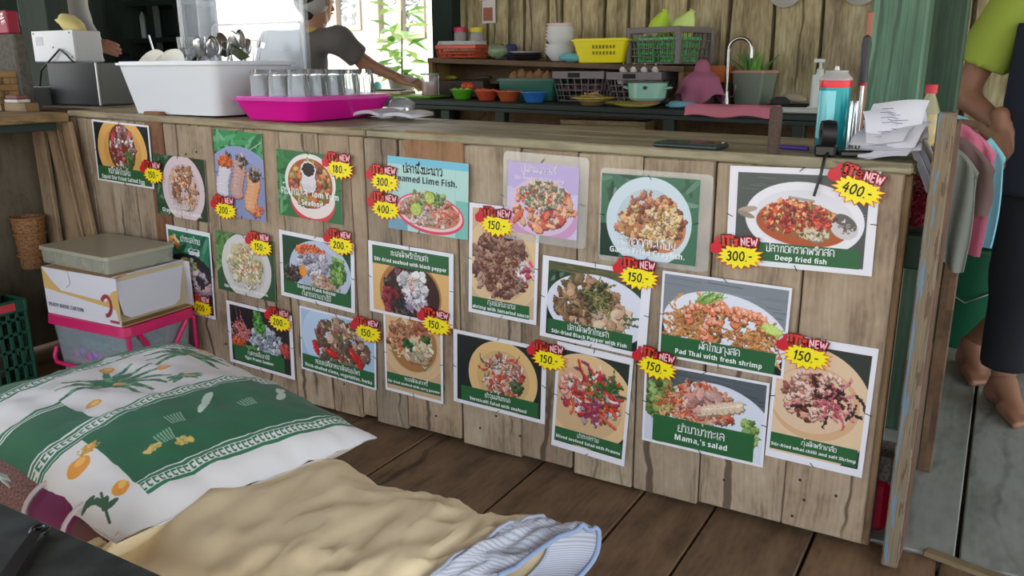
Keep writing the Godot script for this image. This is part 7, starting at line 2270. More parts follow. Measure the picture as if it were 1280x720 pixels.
	var f1 := MB.new(); f1.tube(fp, 0.0085, -1.0, 12); part("neck", f1, mat(176, 176, 170, 0.22, 1.0), fc)
	var f2 := MB.new(); f2.lathe([Vector2(0, 0.0), Vector2(0.022, 0.0), Vector2(0.018, 0.03), Vector2(0.013, 0.07), Vector2(0, 0.075)], 18); part("base", f2, mat(176, 176, 170, 0.22, 1.0), fc)
	var f3 := MB.new(); f3.tube([Vector3(0.015, 0.04, 0), Vector3(0.04, 0.05, 0.01), Vector3(0.045, 0.1, 0.012)], 0.006, 0.004, 8); part("lever", f3, mat(176, 176, 170, 0.22, 1.0), fc)
	var pn := thing("planter", "square grey-green planter with a pink rim and aloe leaves", "planter", on_work(941, -2.17) + Vector3(0, 0.001, 0), -0.25)
	var n1 := MB.new(); round_box(n1, Vector3.ZERO, 0.13, 0.12, 0.16, 0.14, 0.0, 0.155, 0.012, 0.004); part("pot", n1, mat(122, 134, 116, 0.7), pn)
	var n2 := MB.new(); round_box(n2, Vector3.ZERO, 0.172, 0.152, 0.172, 0.152, 0.15, 0.16, 0.014, 0.012); part("rim", n2, mat(196, 140, 122, 0.6), pn)
	var n3 := MB.new(); n3.box(Vector3(0, 0.13, 0), Vector3(0.135, 0.01, 0.12), 0.0); part("soil", n3, mat(52, 42, 34, 0.95), pn)
	for k in 12:
		var lf := MB.new()
		var b := Vector3(rng.randf_range(-0.045, 0.045), 0.135, rng.randf_range(-0.035, 0.035))
		var d := Vector3(b.x * 1.4 + rng.randf_range(-0.02, 0.02), rng.randf_range(0.09, 0.14), b.z * 1.2)
		lf.tube([b, b + d * 0.5, b + d + Vector3(d.x * 0.5, -0.006, 0)], 0.018, 0.002, 6, 0.45)
		part("leaf", lf, mat([84, 104, 70][k % 3], [146, 160, 128][k % 3], [56, 60, 50][k % 3], 0.45), pn)
	var spn := thing("sponge_tray", "dark tray with a loofah and a scouring pad by the sink", "tray", on_work(988, -2.1) + Vector3(0.0, 0.001, 0))
	var s1 := MB.new(); round_box(s1, Vector3.ZERO, 0.17, 0.1, 0.19, 0.12, 0.0, 0.02, 0.01, 0.003); part("tray_body", s1, mat(34, 34, 34, 0.5), spn)
	var lo := MB.new(); lo.ball(Vector3(0.015, 0.045, 0), Vector3(0.055, 0.02, 0.03), Basis(Vector3.BACK, -0.15), 14, 0.06, 3)
	solo("loofah", "beige loofah lying on the dark scouring pad", "loofah", lo, speckled(196, 184, 150, 0.9, 0.3, 40.0), spn.position)
	var sp := MB.new(); sp.ball(Vector3(-0.04, 0.03, 0.02), Vector3(0.045, 0.022, 0.035), Basis.IDENTITY, 12, 0.1, 9)
	solo("scouring_pad", "dark grey scouring pad under the loofah", "scourer", sp, mat(62, 60, 58, 0.9), spn.position)
	var sb := thing("soap_bottle", "white pump bottle of dish soap by the wall", "bottle", on_work(1022, -1.98) + Vector3(0, 0.001, 0))
	var b1 := MB.new(); round_box(b1, Vector3.ZERO, 0.062, 0.045, 0.06, 0.043, 0.0, 0.15, 0.016); part("bottle", b1, mat(214, 222, 212, 0.35), sb)
	var b2 := MB.new(); b2.lathe([Vector2(0.016, 0.15), Vector2(0.017, 0.15), Vector2(0.014, 0.172), Vector2(0.007, 0.176), Vector2(0.006, 0.2), Vector2(0.0, 0.2)], 14); part("neck", b2, mat(206, 216, 206, 0.4), sb)
	var b3 := MB.new(); b3.box(Vector3(-0.006, 0.207, 0), Vector3(0.042, 0.016, 0.016), 0.003); part("pump_head", b3, mat(220, 226, 218, 0.4), sb)
	# cutting boards and the sauce jar by the reaching hand
	var cg := MB.new(); cg.box(Vector3(0, 0.006, 0), Vector3(0.34, 0.012, 0.22), 0.003)
	solo("cutting_board", "bright green cutting board at the worktop's open end", "cutting board", cg, mat(112, 168, 44, 0.5), on_work(516, -1.86) + Vector3(0, 0.001, 0), 0.1)
	var cw := MB.new(); cw.box(Vector3(0, 0.008, 0), Vector3(0.2, 0.016, 0.14), 0.003)
	solo("cutting_board", "pale wooden cutting board on the green one", "cutting board", cw, mat(206, 186, 146, 0.6), on_work(492, -1.86) + Vector3(0, 0.014, 0), 0.0)
	var cbk := MB.new(); cbk.box(Vector3(0, 0.004, 0), Vector3(0.15, 0.008, 0.1), 0.002)
	solo("cutting_board", "small black board topmost of the cutting boards", "cutting board", cbk, mat(40, 40, 42, 0.5), on_work(487, -1.86) + Vector3(0, 0.0305, 0), 0.0)
	var sj := thing("sauce_jar", "glass jar of brown sauce under the reaching hand", "jar", on_work(538, -1.86) + Vector3(0, 0.014, 0))
	var sj1 := MB.new(); sj1.lathe([Vector2(0, 0), Vector2(0.044, 0), Vector2(0.047, 0.008), Vector2(0.047, 0.1), Vector2(0.045, 0.104), Vector2(0, 0.104)], 24); part("glass", sj1, mat(226, 230, 226, 0.08, 0.0, 0.25), sj)
	var sj2 := MB.new(); sj2.lathe([Vector2(0, 0.003), Vector2(0.043, 0.003), Vector2(0.043, 0.07), Vector2(0, 0.07)], 22); part("sauce", sj2, mat(150, 90, 66, 0.4), sj)
	var sj3 := MB.new(); sj3.lathe([Vector2(0, 0.104), Vector2(0.05, 0.104), Vector2(0.05, 0.112), Vector2(0, 0.113)], 24); part("lid", sj3, mat(120, 160, 130, 0.4), sj)
	var pb := MB.new(); pb.ball(Vector3(0, 0.03, 0), Vector3(0.05, 0.035, 0.04), Basis.IDENTITY, 12, 0.2, 5)
	solo("plastic_bag", "crumpled clear plastic bag behind the notepad", "bag", pb, mat(190, 196, 196, 0.15, 0.0, 0.35), Vector3(-1.56, bar_y(-1.56), -0.42))
	# on the wall
	for q in [[603, 1], [982, 6], [1076, 2]]:
		var hp := thing("hanging_pan", ["steel pan lid hanging above the photo card", "large steel pan lid hanging over the planter", "steel pan lid hanging beside the large green post"][[603, 982, 1076].find(q[0])], "pan", at_z(q[0], q[1] - 18, -2.27))
		var h1 := MB.new(); h1.lathe([Vector2(0, 0.014), Vector2(0.05, 0.012), Vector2(0.068, 0.0), Vector2(0.075, 0.0), Vector2(0.075, 0.003), Vector2(0.05, 0.016), Vector2(0, 0.018)], 30, Vector3.ZERO, Basis(Vector3.RIGHT, PI * 0.5)); part("lid", h1, mat(200, 198, 190, 0.3, 0.35), hp)
		var h2 := MB.new(); h2.lathe([Vector2(0, 0.016), Vector2(0.015, 0.016), Vector2(0.02, 0.035), Vector2(0, 0.04)], 14, Vector3.ZERO, Basis(Vector3.RIGHT, PI * 0.5)); part("knob", h2, mat(30, 30, 30, 0.5), hp)
	var cdp := thing("photo_card", "small card with an orange food photo on the slab wall", "card", at_z(611, 13, -2.278))
	var c1 := MB.new(); c1.box(Vector3.ZERO, Vector3(0.085, 0.135, 0.002), 0.0); part("card", c1, mat(206, 200, 190, 0.6), cdp)
	var c2 := MB.new(); c2.box(Vector3(-0.005, -0.02, 0.0016), Vector3(0.06, 0.07, 0.001), 0.0); part("photo", c2, speckled(190, 104, 60, 0.5, 0.6, 40.0), cdp)
	# dark shelf with bottles at the far left
	var ds := thing("dark_cabinet", "dark green open cabinet with bottles at the kitchen's far end", "cabinet", Vector3.ZERO)
	var cxl := at_z(60, 30, -1.9).x
	var cxr := at_z(224, 30, -1.9).x
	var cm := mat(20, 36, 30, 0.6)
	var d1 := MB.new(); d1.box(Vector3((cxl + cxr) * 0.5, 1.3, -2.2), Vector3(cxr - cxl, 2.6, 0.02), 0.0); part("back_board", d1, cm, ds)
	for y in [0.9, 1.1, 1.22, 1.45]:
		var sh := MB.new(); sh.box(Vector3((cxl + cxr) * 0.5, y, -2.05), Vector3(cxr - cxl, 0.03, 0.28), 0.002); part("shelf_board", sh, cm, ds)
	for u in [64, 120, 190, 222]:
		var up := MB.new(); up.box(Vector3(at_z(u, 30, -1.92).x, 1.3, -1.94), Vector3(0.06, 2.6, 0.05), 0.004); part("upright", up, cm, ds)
	for k in 9:
		var g := MB.new(); g.lathe([Vector2(0, 0), Vector2(0.026, 0), Vector2(0.028, 0.14), Vector2(0.014, 0.18), Vector2(0, 0.18)], 16)
		var col: Array = [[206, 210, 214], [150, 160, 160], [200, 204, 206]][k % 3]
		solo("glass_bottle", "tall clear bottle in the dark green cabinet", "bottle", g, mat(col[0], col[1], col[2], 0.2, 0.0, 0.75), Vector3(at_z(128 + (k % 5) * 12.0, 20, -2.03).x, 1.2355 if k < 5 else 1.466, -2.03), 0.0, "bottles in the dark cabinet")
	var kt := thing("kettle", "shiny steel kettle beside the hand, in the cabinet", "kettle", Vector3(at_z(155, 60, -1.75).x, 0.93, -1.75))
	var kt1 := MB.new(); kt1.lathe([Vector2(0, 0), Vector2(0.07, 0), Vector2(0.08, 0.03), Vector2(0.07, 0.12), Vector2(0.03, 0.15), Vector2(0, 0.155)], 24); part("kettle_body", kt1, mat(190, 190, 188, 0.15, 1.0), kt)
	var kt2 := MB.new(); kt2.tube([Vector3(-0.06, 0.12, 0), Vector3(-0.05, 0.2, 0), Vector3(0.05, 0.2, 0), Vector3(0.06, 0.12, 0)], 0.008, -1.0, 8); part("handle", kt2, mat(26, 26, 26, 0.4), kt)
	var kt3 := MB.new(); kt3.tube([Vector3(0.06, 0.06, 0), Vector3(0.12, 0.13, 0)], 0.014, 0.008, 8); part("spout", kt3, mat(190, 190, 188, 0.15, 1.0), kt)
	var pnn := thing("saucepan", "cream saucepan with a long upright steel handle", "saucepan", Vector3(at_z(208, 70, -1.7).x, 0.935, -1.7))
	var pn1 := MB.new(); pn1.lathe([Vector2(0, 0), Vector2(0.06, 0), Vector2(0.075, 0.03), Vector2(0.08, 0.1), Vector2(0.084, 0.104), Vector2(0.076, 0.1), Vector2(0.06, 0.006), Vector2(0, 0.006)], 24); part("pan_body", pn1, mat(196, 190, 176, 0.35), pnn)
	var pn2 := MB.new(); pn2.tube([Vector3(0.0, 0.09, 0.06), Vector3(-0.04, 0.3, 0.08)], 0.007, -1.0, 8); part("handle", pn2, mat(206, 206, 204, 0.2, 1.0), pnn)
	for k in 3:
		var cj := MB.new(); cj.lathe([Vector2(0, 0), Vector2(0.035, 0), Vector2(0.036, 0.1), Vector2(0.03, 0.115), Vector2(0, 0.118)], 18)
		solo("condiment_jar", ["red-lidded condiment jar next to the kettle", "amber condiment jar between kettle and saucepan", "dull green condiment jar beside the kettle"][k], "jar", cj, mat([150, 150, 70][k], [70, 104, 92][k], [60, 56, 60][k], 0.35), Vector3(at_z([176, 188, 140][k], 62, -1.7).x, 0.93, -1.72))
	var st := MB.new()
	st.box(Vector3(0, 0, 0), Vector3(1.05, 0.03, 0.5), 0.004)
	var so := thing("stove_table", "steel-topped stove table in front of the dark cabinet", "table", Vector3(at_z(150, 70, -1.7).x + 0.2, 0.0, -1.68))
	st = MB.new(); st.box(Vector3(0, 0.915, 0), Vector3(0.78, 0.03, 0.42), 0.004); part("table_top", st, mat(150, 152, 150, 0.35, 0.7), so)
	for x in [-0.36, 0.36]:
		for z in [-0.18, 0.18]:
			var lg := MB.new(); lg.box(Vector3(x, 0.45, z), Vector3(0.04, 0.9, 0.04), 0.003); part("leg", lg, mat(120, 120, 118, 0.4, 0.7), so)
	var mint := MB.new(); mint.box(Vector3.ZERO, Vector3(0.1, 0.3, 0.02), 0.004)
	solo("mint_panel", "pale mint painted panel behind the red packet", "panel", mint, mat(140, 196, 176, 0.6), at_z(17, 0, -1.2))
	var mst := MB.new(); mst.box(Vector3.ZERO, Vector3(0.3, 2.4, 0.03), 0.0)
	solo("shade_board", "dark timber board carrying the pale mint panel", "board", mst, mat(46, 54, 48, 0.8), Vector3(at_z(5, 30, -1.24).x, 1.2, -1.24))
# ---------------------------------------------------------------- right side: upright board, towels, bucket
func right_side() -> void:
	var wb := MB.new()
	var m := StandardMaterial3D.new()
	m.albedo_texture = tex["worn_blue"]
	m.roughness = 0.8
	m.heightmap_enabled = true
	m.heightmap_texture = tex["worn_blue"]
	m.heightmap_scale = 0.15
	wb.grain = 1
	wb.k = 1.0 / 0.036
	wb.kl = 1.0 / 1.05
	wb.uo = Vector2(0.48, 0.5)
	wb.box(Vector3(0, 0, 0), Vector3(0.032, 0.96, 0.034), 0.003)
	solo("upright_board", "upright worn board with flaking blue paint at the bar's end", "board", wb, m, Vector3(0.06, 0.481, 0.018))
	var w2 := MB.new()
	board(w2, Vector3(0.067, 0.47, -0.075), Vector3(0.024, 0.94, 0.14), 1, 0.003, Basis.IDENTITY, 0.0)
	solo("upright_board", "wide dark board fixed behind the worn blue board", "board", w2, wood("deck", 220, 200, 196))
	# rail carrying the towels
	var rl := thing("towel_rail", "timber rail on a post carrying the towels", "rail", Vector3.ZERO)
	var r1 := MB.new(); r1.tube([Vector3(0.06, 0.91, -0.5), Vector3(0.1, 0.905, -0.5), Vector3(0.13, 0.88, -0.5)], 0.012, -1.0, 10); part("rail", r1, wood("deck", 220, 210, 200), rl)
	var r2 := MB.new(); r2.box(Vector3(0.085, 0.45, -0.5), Vector3(0.035, 0.9, 0.03), 0.003); part("post", r2, wood("deck", 220, 210, 200), rl)
	# label, colour, px of left and right edge, top at left, sag of the top, px of the hem, distance
	var tw := [["long grey-green towel overlapping the brown one", 118, 122, 112, 1180, 1222, 182, 22, 336, -0.4], ["short brown towel between the grey-green and pink ones", 106, 84, 78, 1176, 1243, 166, 30, 262, -0.445], ["pink towel hanging between the brown and blue ones", 200, 108, 132, 1186, 1244, 152, 26, 314, -0.48], ["light blue towel next to the pink one on the rail", 124, 188, 200, 1186, 1256, 144, 34, 304, -0.52]]
	for q in tw:
		var mb := MB.new()
		var rows := []
		var z0: float = q[9]
		for i in 21:
			var g := i / 20.0
			var u := lerpf(q[4], q[5], g)
			var top := at_z(u, q[6] + q[7] * g * g * 1.6, z0)
			var hem := at_z(u, q[8] - 8.0 * sin(g * 5.0), z0).y
			var fold := 0.013 * sin(g * 15.0 + z0 * 40.0)
			var rr := []
			for k in 12:
				var f := k / 11.0
				rr.append(Vector3(top.x + 0.004 * sin(f * 4.0 + g * 6.0), lerpf(hem, top.y - 0.014, f), z0 + fold * (1.0 - f * 0.7)))
			for k in 6:
				var a := PI * (k + 1) / 7.0
				rr.append(Vector3(top.x, top.y - 0.014 + sin(a) * 0.014, z0 - 0.014 + cos(a) * 0.014))
			for k in 4:
				rr.append(Vector3(top.x, top.y - 0.014 - (k + 1) * 0.03, z0 - 0.028))
			rows.append(rr)
		mb.cloth(rows, 0.005)
		solo("hanging_towel", q[0], "towel", mb, cloth_bump(mat(q[1], q[2], q[3], 0.95).duplicate(), 0.06, 50.0), Vector3.ZERO, 0.0, "towels on the rail")
	# green bucket below, blue-green basin further right
	var bk := thing("green_bucket", "dark green plastic bucket below the towels", "bucket", Vector3(0.11, 0.0, -1.76))
	var b1 := MB.new(); b1.lathe([Vector2(0, 0), Vector2(0.12, 0), Vector2(0.125, 0.01), Vector2(0.165, 0.38), Vector2(0.175, 0.38), Vector2(0.175, 0.395), Vector2(0.158, 0.39), Vector2(0.115, 0.01), Vector2(0, 0.01)], 30); part("bucket_body", b1, mat(16, 92, 60, 0.45), bk)
	var b2 := MB.new(); b2.tube([Vector3(-0.17, 0.37, 0), Vector3(-0.19, 0.28, 0.06), Vector3(0.0, 0.2, 0.19), Vector3(0.19, 0.28, 0.06), Vector3(0.17, 0.37, 0)], 0.004, -1.0, 6); part("bail", b2, mat(170, 170, 170, 0.3, 1.0), bk)
	var bs := MB.new(); bs.lathe([Vector2(0, 0), Vector2(0.15, 0), Vector2(0.2, 0.12), Vector2(0.21, 0.12), Vector2(0.21, 0.13), Vector2(0.19, 0.125), Vector2(0.145, 0.008), Vector2(0, 0.008)], 30)
	solo("plastic_basin", "bright green plastic basin on the kitchen floor", "basin", bs, mat(40, 150, 96, 0.4), Vector3(0.62, 0.0, -1.7))
	# inside the open end of the bar
	var gs := MB.new(); gs.box(Vector3.ZERO, Vector3(0.05, 0.075, 0.3), 0.004)
	solo("green_shelf_end", "dark green painted shelf end under the order slips", "shelf", gs, mat(36, 66, 46, 0.6), Vector3(0.018, 0.668, -0.24))
	var rb := MB.new()
	for k in 26:
		var c := Vector3(rng.randf_range(-0.02, 0.02), rng.randf_range(-0.035, 0.03), rng.randf_range(-0.05, 0.05))
		var pts := []
		var r := rng.randf_range(0.018, 0.03)
		var ax := Basis(Vector3(rng.randf_range(-1, 1), rng.randf_range(-1, 1), rng.randf_range(-1, 1)).normalized(), rng.randf() * 3.0)
		for a in 13: pts.append(c + ax * Vector3(cos(TAU * a / 12.0) * r, sin(TAU * a / 12.0) * r, 0))
		rb.tube(pts, 0.0022, -1.0, 4)
	solo("net_bag", "tangled dark red net bag on the green shelf end", "net", rb, mat(160, 26, 48, 0.5), Vector3(0.012, 0.768, -0.16)).set_meta("kind", "stuff")
	var st := MB.new(); st.box(Vector3(0, 0.03, 0), Vector3(0.06, 0.06, 0.1), 0.004)
	solo("grey_brick", "grey brick wedged inside the bar's open end", "brick", st, speckled(128, 120, 108, 0.9, 0.3, 9.0), Vector3(0.005, 0.135, -0.14))
	var rd := MB.new(); rd.box(Vector3(0, 0.064, 0), Vector3(0.06, 0.128, 0.09), 0.012)
	solo("red_pack", "crimson pack standing under the grey brick", "packet", rd, mat(176, 20, 48, 0.4), Vector3(0.005, 0.004, -0.14))

# ---------------------------------------------------------------- outside seen through the open side
func outside() -> void:
	var wl := struct("wall_outside")
	var white := mat(236, 236, 232, 0.8)
	var xs := [at_z(388, 20, -5.0).x, at_z(452, 20, -5.0).x, at_z(470, 20, -5.0).x, at_z(532, 20, -5.0).x]
	var ys := [1.40, 1.31]
	var parts := [[-13.0, xs[0], -0.5, 3.2], [xs[1], xs[2], -0.5, 3.2], [xs[3], -2.2, -0.5, 3.2], [xs[0], xs[1], -0.5, ys[0]], [xs[2], xs[3], -0.5, ys[1]], [xs[0], xs[1], 2.3, 3.2], [xs[2], xs[3], 2.3, 3.2]]
	for q in parts:
		var mb := MB.new()
		mb.box(Vector3((q[0] + q[1]) * 0.5, (q[2] + q[3]) * 0.5, -5.1), Vector3(q[1] - q[0], q[3] - q[2], 0.2), 0.0)
		part("wall_panel", mb, white, wl)
	for k in 2:
		var w := struct("window_%d" % (k + 1))
		var a: float = xs[k * 2]
		var b: float = xs[k * 2 + 1]
		var y0: float = ys[k]
		var fm := mat(150, 140, 130, 0.6)
		for q in [[a, y0, a + 0.05, 2.3], [b - 0.05, y0, b, 2.3], [a, y0, b, y0 + 0.05], [a, 2.25, b, 2.3], [(a + b) * 0.5 - 0.03, y0, (a + b) * 0.5 + 0.03, 2.3]]:
			var mb := MB.new()
			mb.box(Vector3((q[0] + q[2]) * 0.5, (q[1] + q[3]) * 0.5, -5.02), Vector3(q[2] - q[0], q[3] - q[1], 0.08 if q[3] - q[1] > 0.2 else 0.07), 0.004)
			part("window_frame", mb, fm, w)
		for s in 2:
			var g := MB.new()
			var x0: float = a + 0.05 if s == 0 else (a + b) * 0.5 + 0.03
			var x1: float = (a + b) * 0.5 - 0.03 if s == 0 else b - 0.05
			g.box(Vector3((x0 + x1) * 0.5, (y0 + 2.3) * 0.5, -5.03), Vector3(x1 - x0, 2.25 - y0 - 0.05, 0.006), 0.0)
			part("pane", g, mat(230, 238, 240, 0.03, 0.0, 0.08), w)
	var cp := struct("carport_roof")
	for k in 6:
		var mb := MB.new()
		mb.box(Vector3(-7.5, 2.75, -5.9 - k * 1.1), Vector3(11.5, 0.05, 1.09), 0.0)
		part("roof_sheet", mb, mat(120, 116, 110, 0.7), cp)
	var tp := MB.new()
	var trs := []
	for i in 25:
		var g := i / 24.0
		var rr := []
		for k in 7: rr.append(Vector3(lerpf(at_z(196, 40, -3.3).x, at_z(271, 40, -3.3).x, g), lerpf(-0.45, 2.5, k / 6.0), -3.3 + 0.03 * sin(g * 26.0)))
		trs.append(rr)
	tp.cloth(trs, 0.004)
	solo("blue_tarp", "grey-blue tarpaulin hanging outside behind the clear tub", "tarpaulin", tp, mat(120, 140, 166, 0.6))
	# parked car and shrubs behind the windows
	var car := thing("car", "silver-white car parked behind the outer windows", "car", Vector3(-6.9, -0.5, -8.2))
	var body := MB.new()
	var pro := [Vector2(-2.1, 0.35), Vector2(2.1, 0.35), Vector2(2.15, 0.75), Vector2(2.0, 1.0), Vector2(1.1, 1.08), Vector2(0.55, 1.55), Vector2(-1.1, 1.58), Vector2(-1.8, 1.1), Vector2(-2.1, 1.0)]
	var lo := []
	var hi := []
	for p in pro:
		lo.append(Vector3(p.x, p.y, 0.85))
		hi.append(Vector3(p.x, p.y, -0.85))
	body.loft(lo, hi)
	part("body", body, mat(206, 210, 212, 0.25, 0.3), car)
	for s in [-1.0, 1.0]:
		var gw := MB.new()
		gw.poly(PackedVector2Array([Vector2(-1.45, 1.12), Vector2(0.8, 1.12), Vector2(0.45, 1.48), Vector2(-1.05, 1.5)]), s * 0.853 - 0.003, s * 0.853 + 0.003)
		part("side_window", gw, mat(60, 70, 74, 0.1), car)
		for x in [-1.35, 1.35]:
			var wh := MB.new(); wh.lathe([Vector2(0, -0.1), Vector2(0.33, -0.1), Vector2(0.35, 0), Vector2(0.33, 0.1), Vector2(0, 0.1)], 24, Vector3(x, 0.35, s * 0.8), Basis(Vector3.RIGHT, PI * 0.5)); part("wheel", wh, mat(36, 36, 38, 0.7), car)
	for k in 9:
		var tr := thing("shrub", "leafy green shrub behind the parked car", "shrub", Vector3(-14.0 + k * 1.75, -0.5, -10.6), k * 1.3, "shrubs behind the car")
		var sm := MB.new(); sm.tube([Vector3(0, 0, 0), Vector3(0.05, 1.4, 0)], 0.06, 0.04, 8); part("trunk", sm, mat(90, 74, 56, 0.9), tr)
		var fo := MB.new()
		for i in 320:
			var d := Vector3(rng.randf_range(-1, 1), rng.randf_range(-1, 1), rng.randf_range(-1, 1))
			if d.length() > 1.0: d = d.normalized()
			leaf(fo, Vector3(d.x * 0.75, 1.9 + d.y * 1.2, d.z * 0.7), Vector3(rng.randf_range(-1, 1), rng.randf_range(-0.6, 0.8), rng.randf_range(-1, 1)).normalized(), 0.24, 0.1)
		part("foliage", fo, mat([70, 86, 60][k % 3], [112, 126, 104][k % 3], [52, 60, 50][k % 3], 0.6), tr)
	# potted plant by the white wall
	var at := at_z(503, 110, -3.4)
	var pp := thing("potted_plant", "light green leafy plant on a stand by the white wall", "plant", Vector3(at.x, -0.5, -3.4))
	var stt := MB.new()
	for k in 3: stt.tube([Vector3(cos(k * 2.1) * 0.2, 0.0, sin(k * 2.1) * 0.2), Vector3(cos(k * 2.1) * 0.05, 1.35, sin(k * 2.1) * 0.05)], 0.012, -1.0, 6)
	part("stand", stt, mat(36, 36, 36, 0.5), pp)
	var po := MB.new(); po.lathe([Vector2(0, 1.32), Vector2(0.08, 1.32), Vector2(0.11, 1.46), Vector2(0, 1.46)], 18); part("pot", po, mat(120, 116, 110, 0.7), pp)
	var sm2 := MB.new(); sm2.tube([Vector3(0, 1.44, 0), Vector3(0.02, 1.95, 0)], 0.01, 0.005, 6); part("stem", sm2, mat(90, 120, 60, 0.7), pp)
	for i in 46:
		var lf := MB.new()
		var y := rng.randf_range(1.42, 1.98)
		var an := rng.randf() * TAU
		leaf(lf, Vector3(cos(an) * 0.05, y, sin(an) * 0.05), Vector3(cos(an), rng.randf_range(-0.5, 0.5), sin(an)).normalized(), 0.2, 0.09)
		part("leaf", lf, mat([150, 120, 176][i % 3], [200, 176, 214][i % 3], [96, 80, 120][i % 3], 0.5), pp)
	for q in [[455, 112, "white bottle with a red cap outside the kitchen's open end", 226, 224, 214], [472, 108, "teal carton standing outside the kitchen's open end", 90, 176, 160]]:
		var p := at_z(q[0], q[1], -2.7)
		var tb := MB.new(); tb.lathe([Vector2(0, -0.1), Vector2(0.03, -0.1), Vector2(0.03, 0.03), Vector2(0.015, 0.05), Vector2(0, 0.05)], 14)
		solo("outdoor_bottle", q[2], "bottle", tb, mat(q[3], q[4], q[5], 0.4), Vector3(p.x, 0.9, -2.7))
	var lg := thing("side_table", "small white table outside the kitchen's open end", "table", Vector3(at_z(463, 110, -2.7).x, -0.5, -2.7))
	var l1 := MB.new(); l1.box(Vector3(0, 1.285, 0), Vector3(0.35, 0.03, 0.3), 0.004); part("table_top", l1, mat(222, 218, 206, 0.6), lg)
	for x in [-0.15, 0.15]:
		for z in [-0.12, 0.12]:
			var l2 := MB.new(); l2.box(Vector3(x, 0.635, z), Vector3(0.03, 1.27, 0.03), 0.0); part("leg", l2, mat(206, 204, 196, 0.6), lg)
func leaf(mb: MB, at: Vector3, dir: Vector3, ln: float, w: float) -> void:
	var s := dir.cross(Vector3.UP)
	s = Vector3.RIGHT if s.length() < 0.05 else s.normalized()
	var up := s.cross(dir)
	mb.st.set_smooth_group(-1)
	var a := at
	var b := at + dir * ln * 0.5 + s * w * 0.5 + up * w * 0.12
	var c := at + dir * ln - up * w * 0.25
	var d := at + dir * ln * 0.5 - s * w * 0.5 + up * w * 0.12
	mb.tri(a, b, c)
	mb.tri(a, c, d)

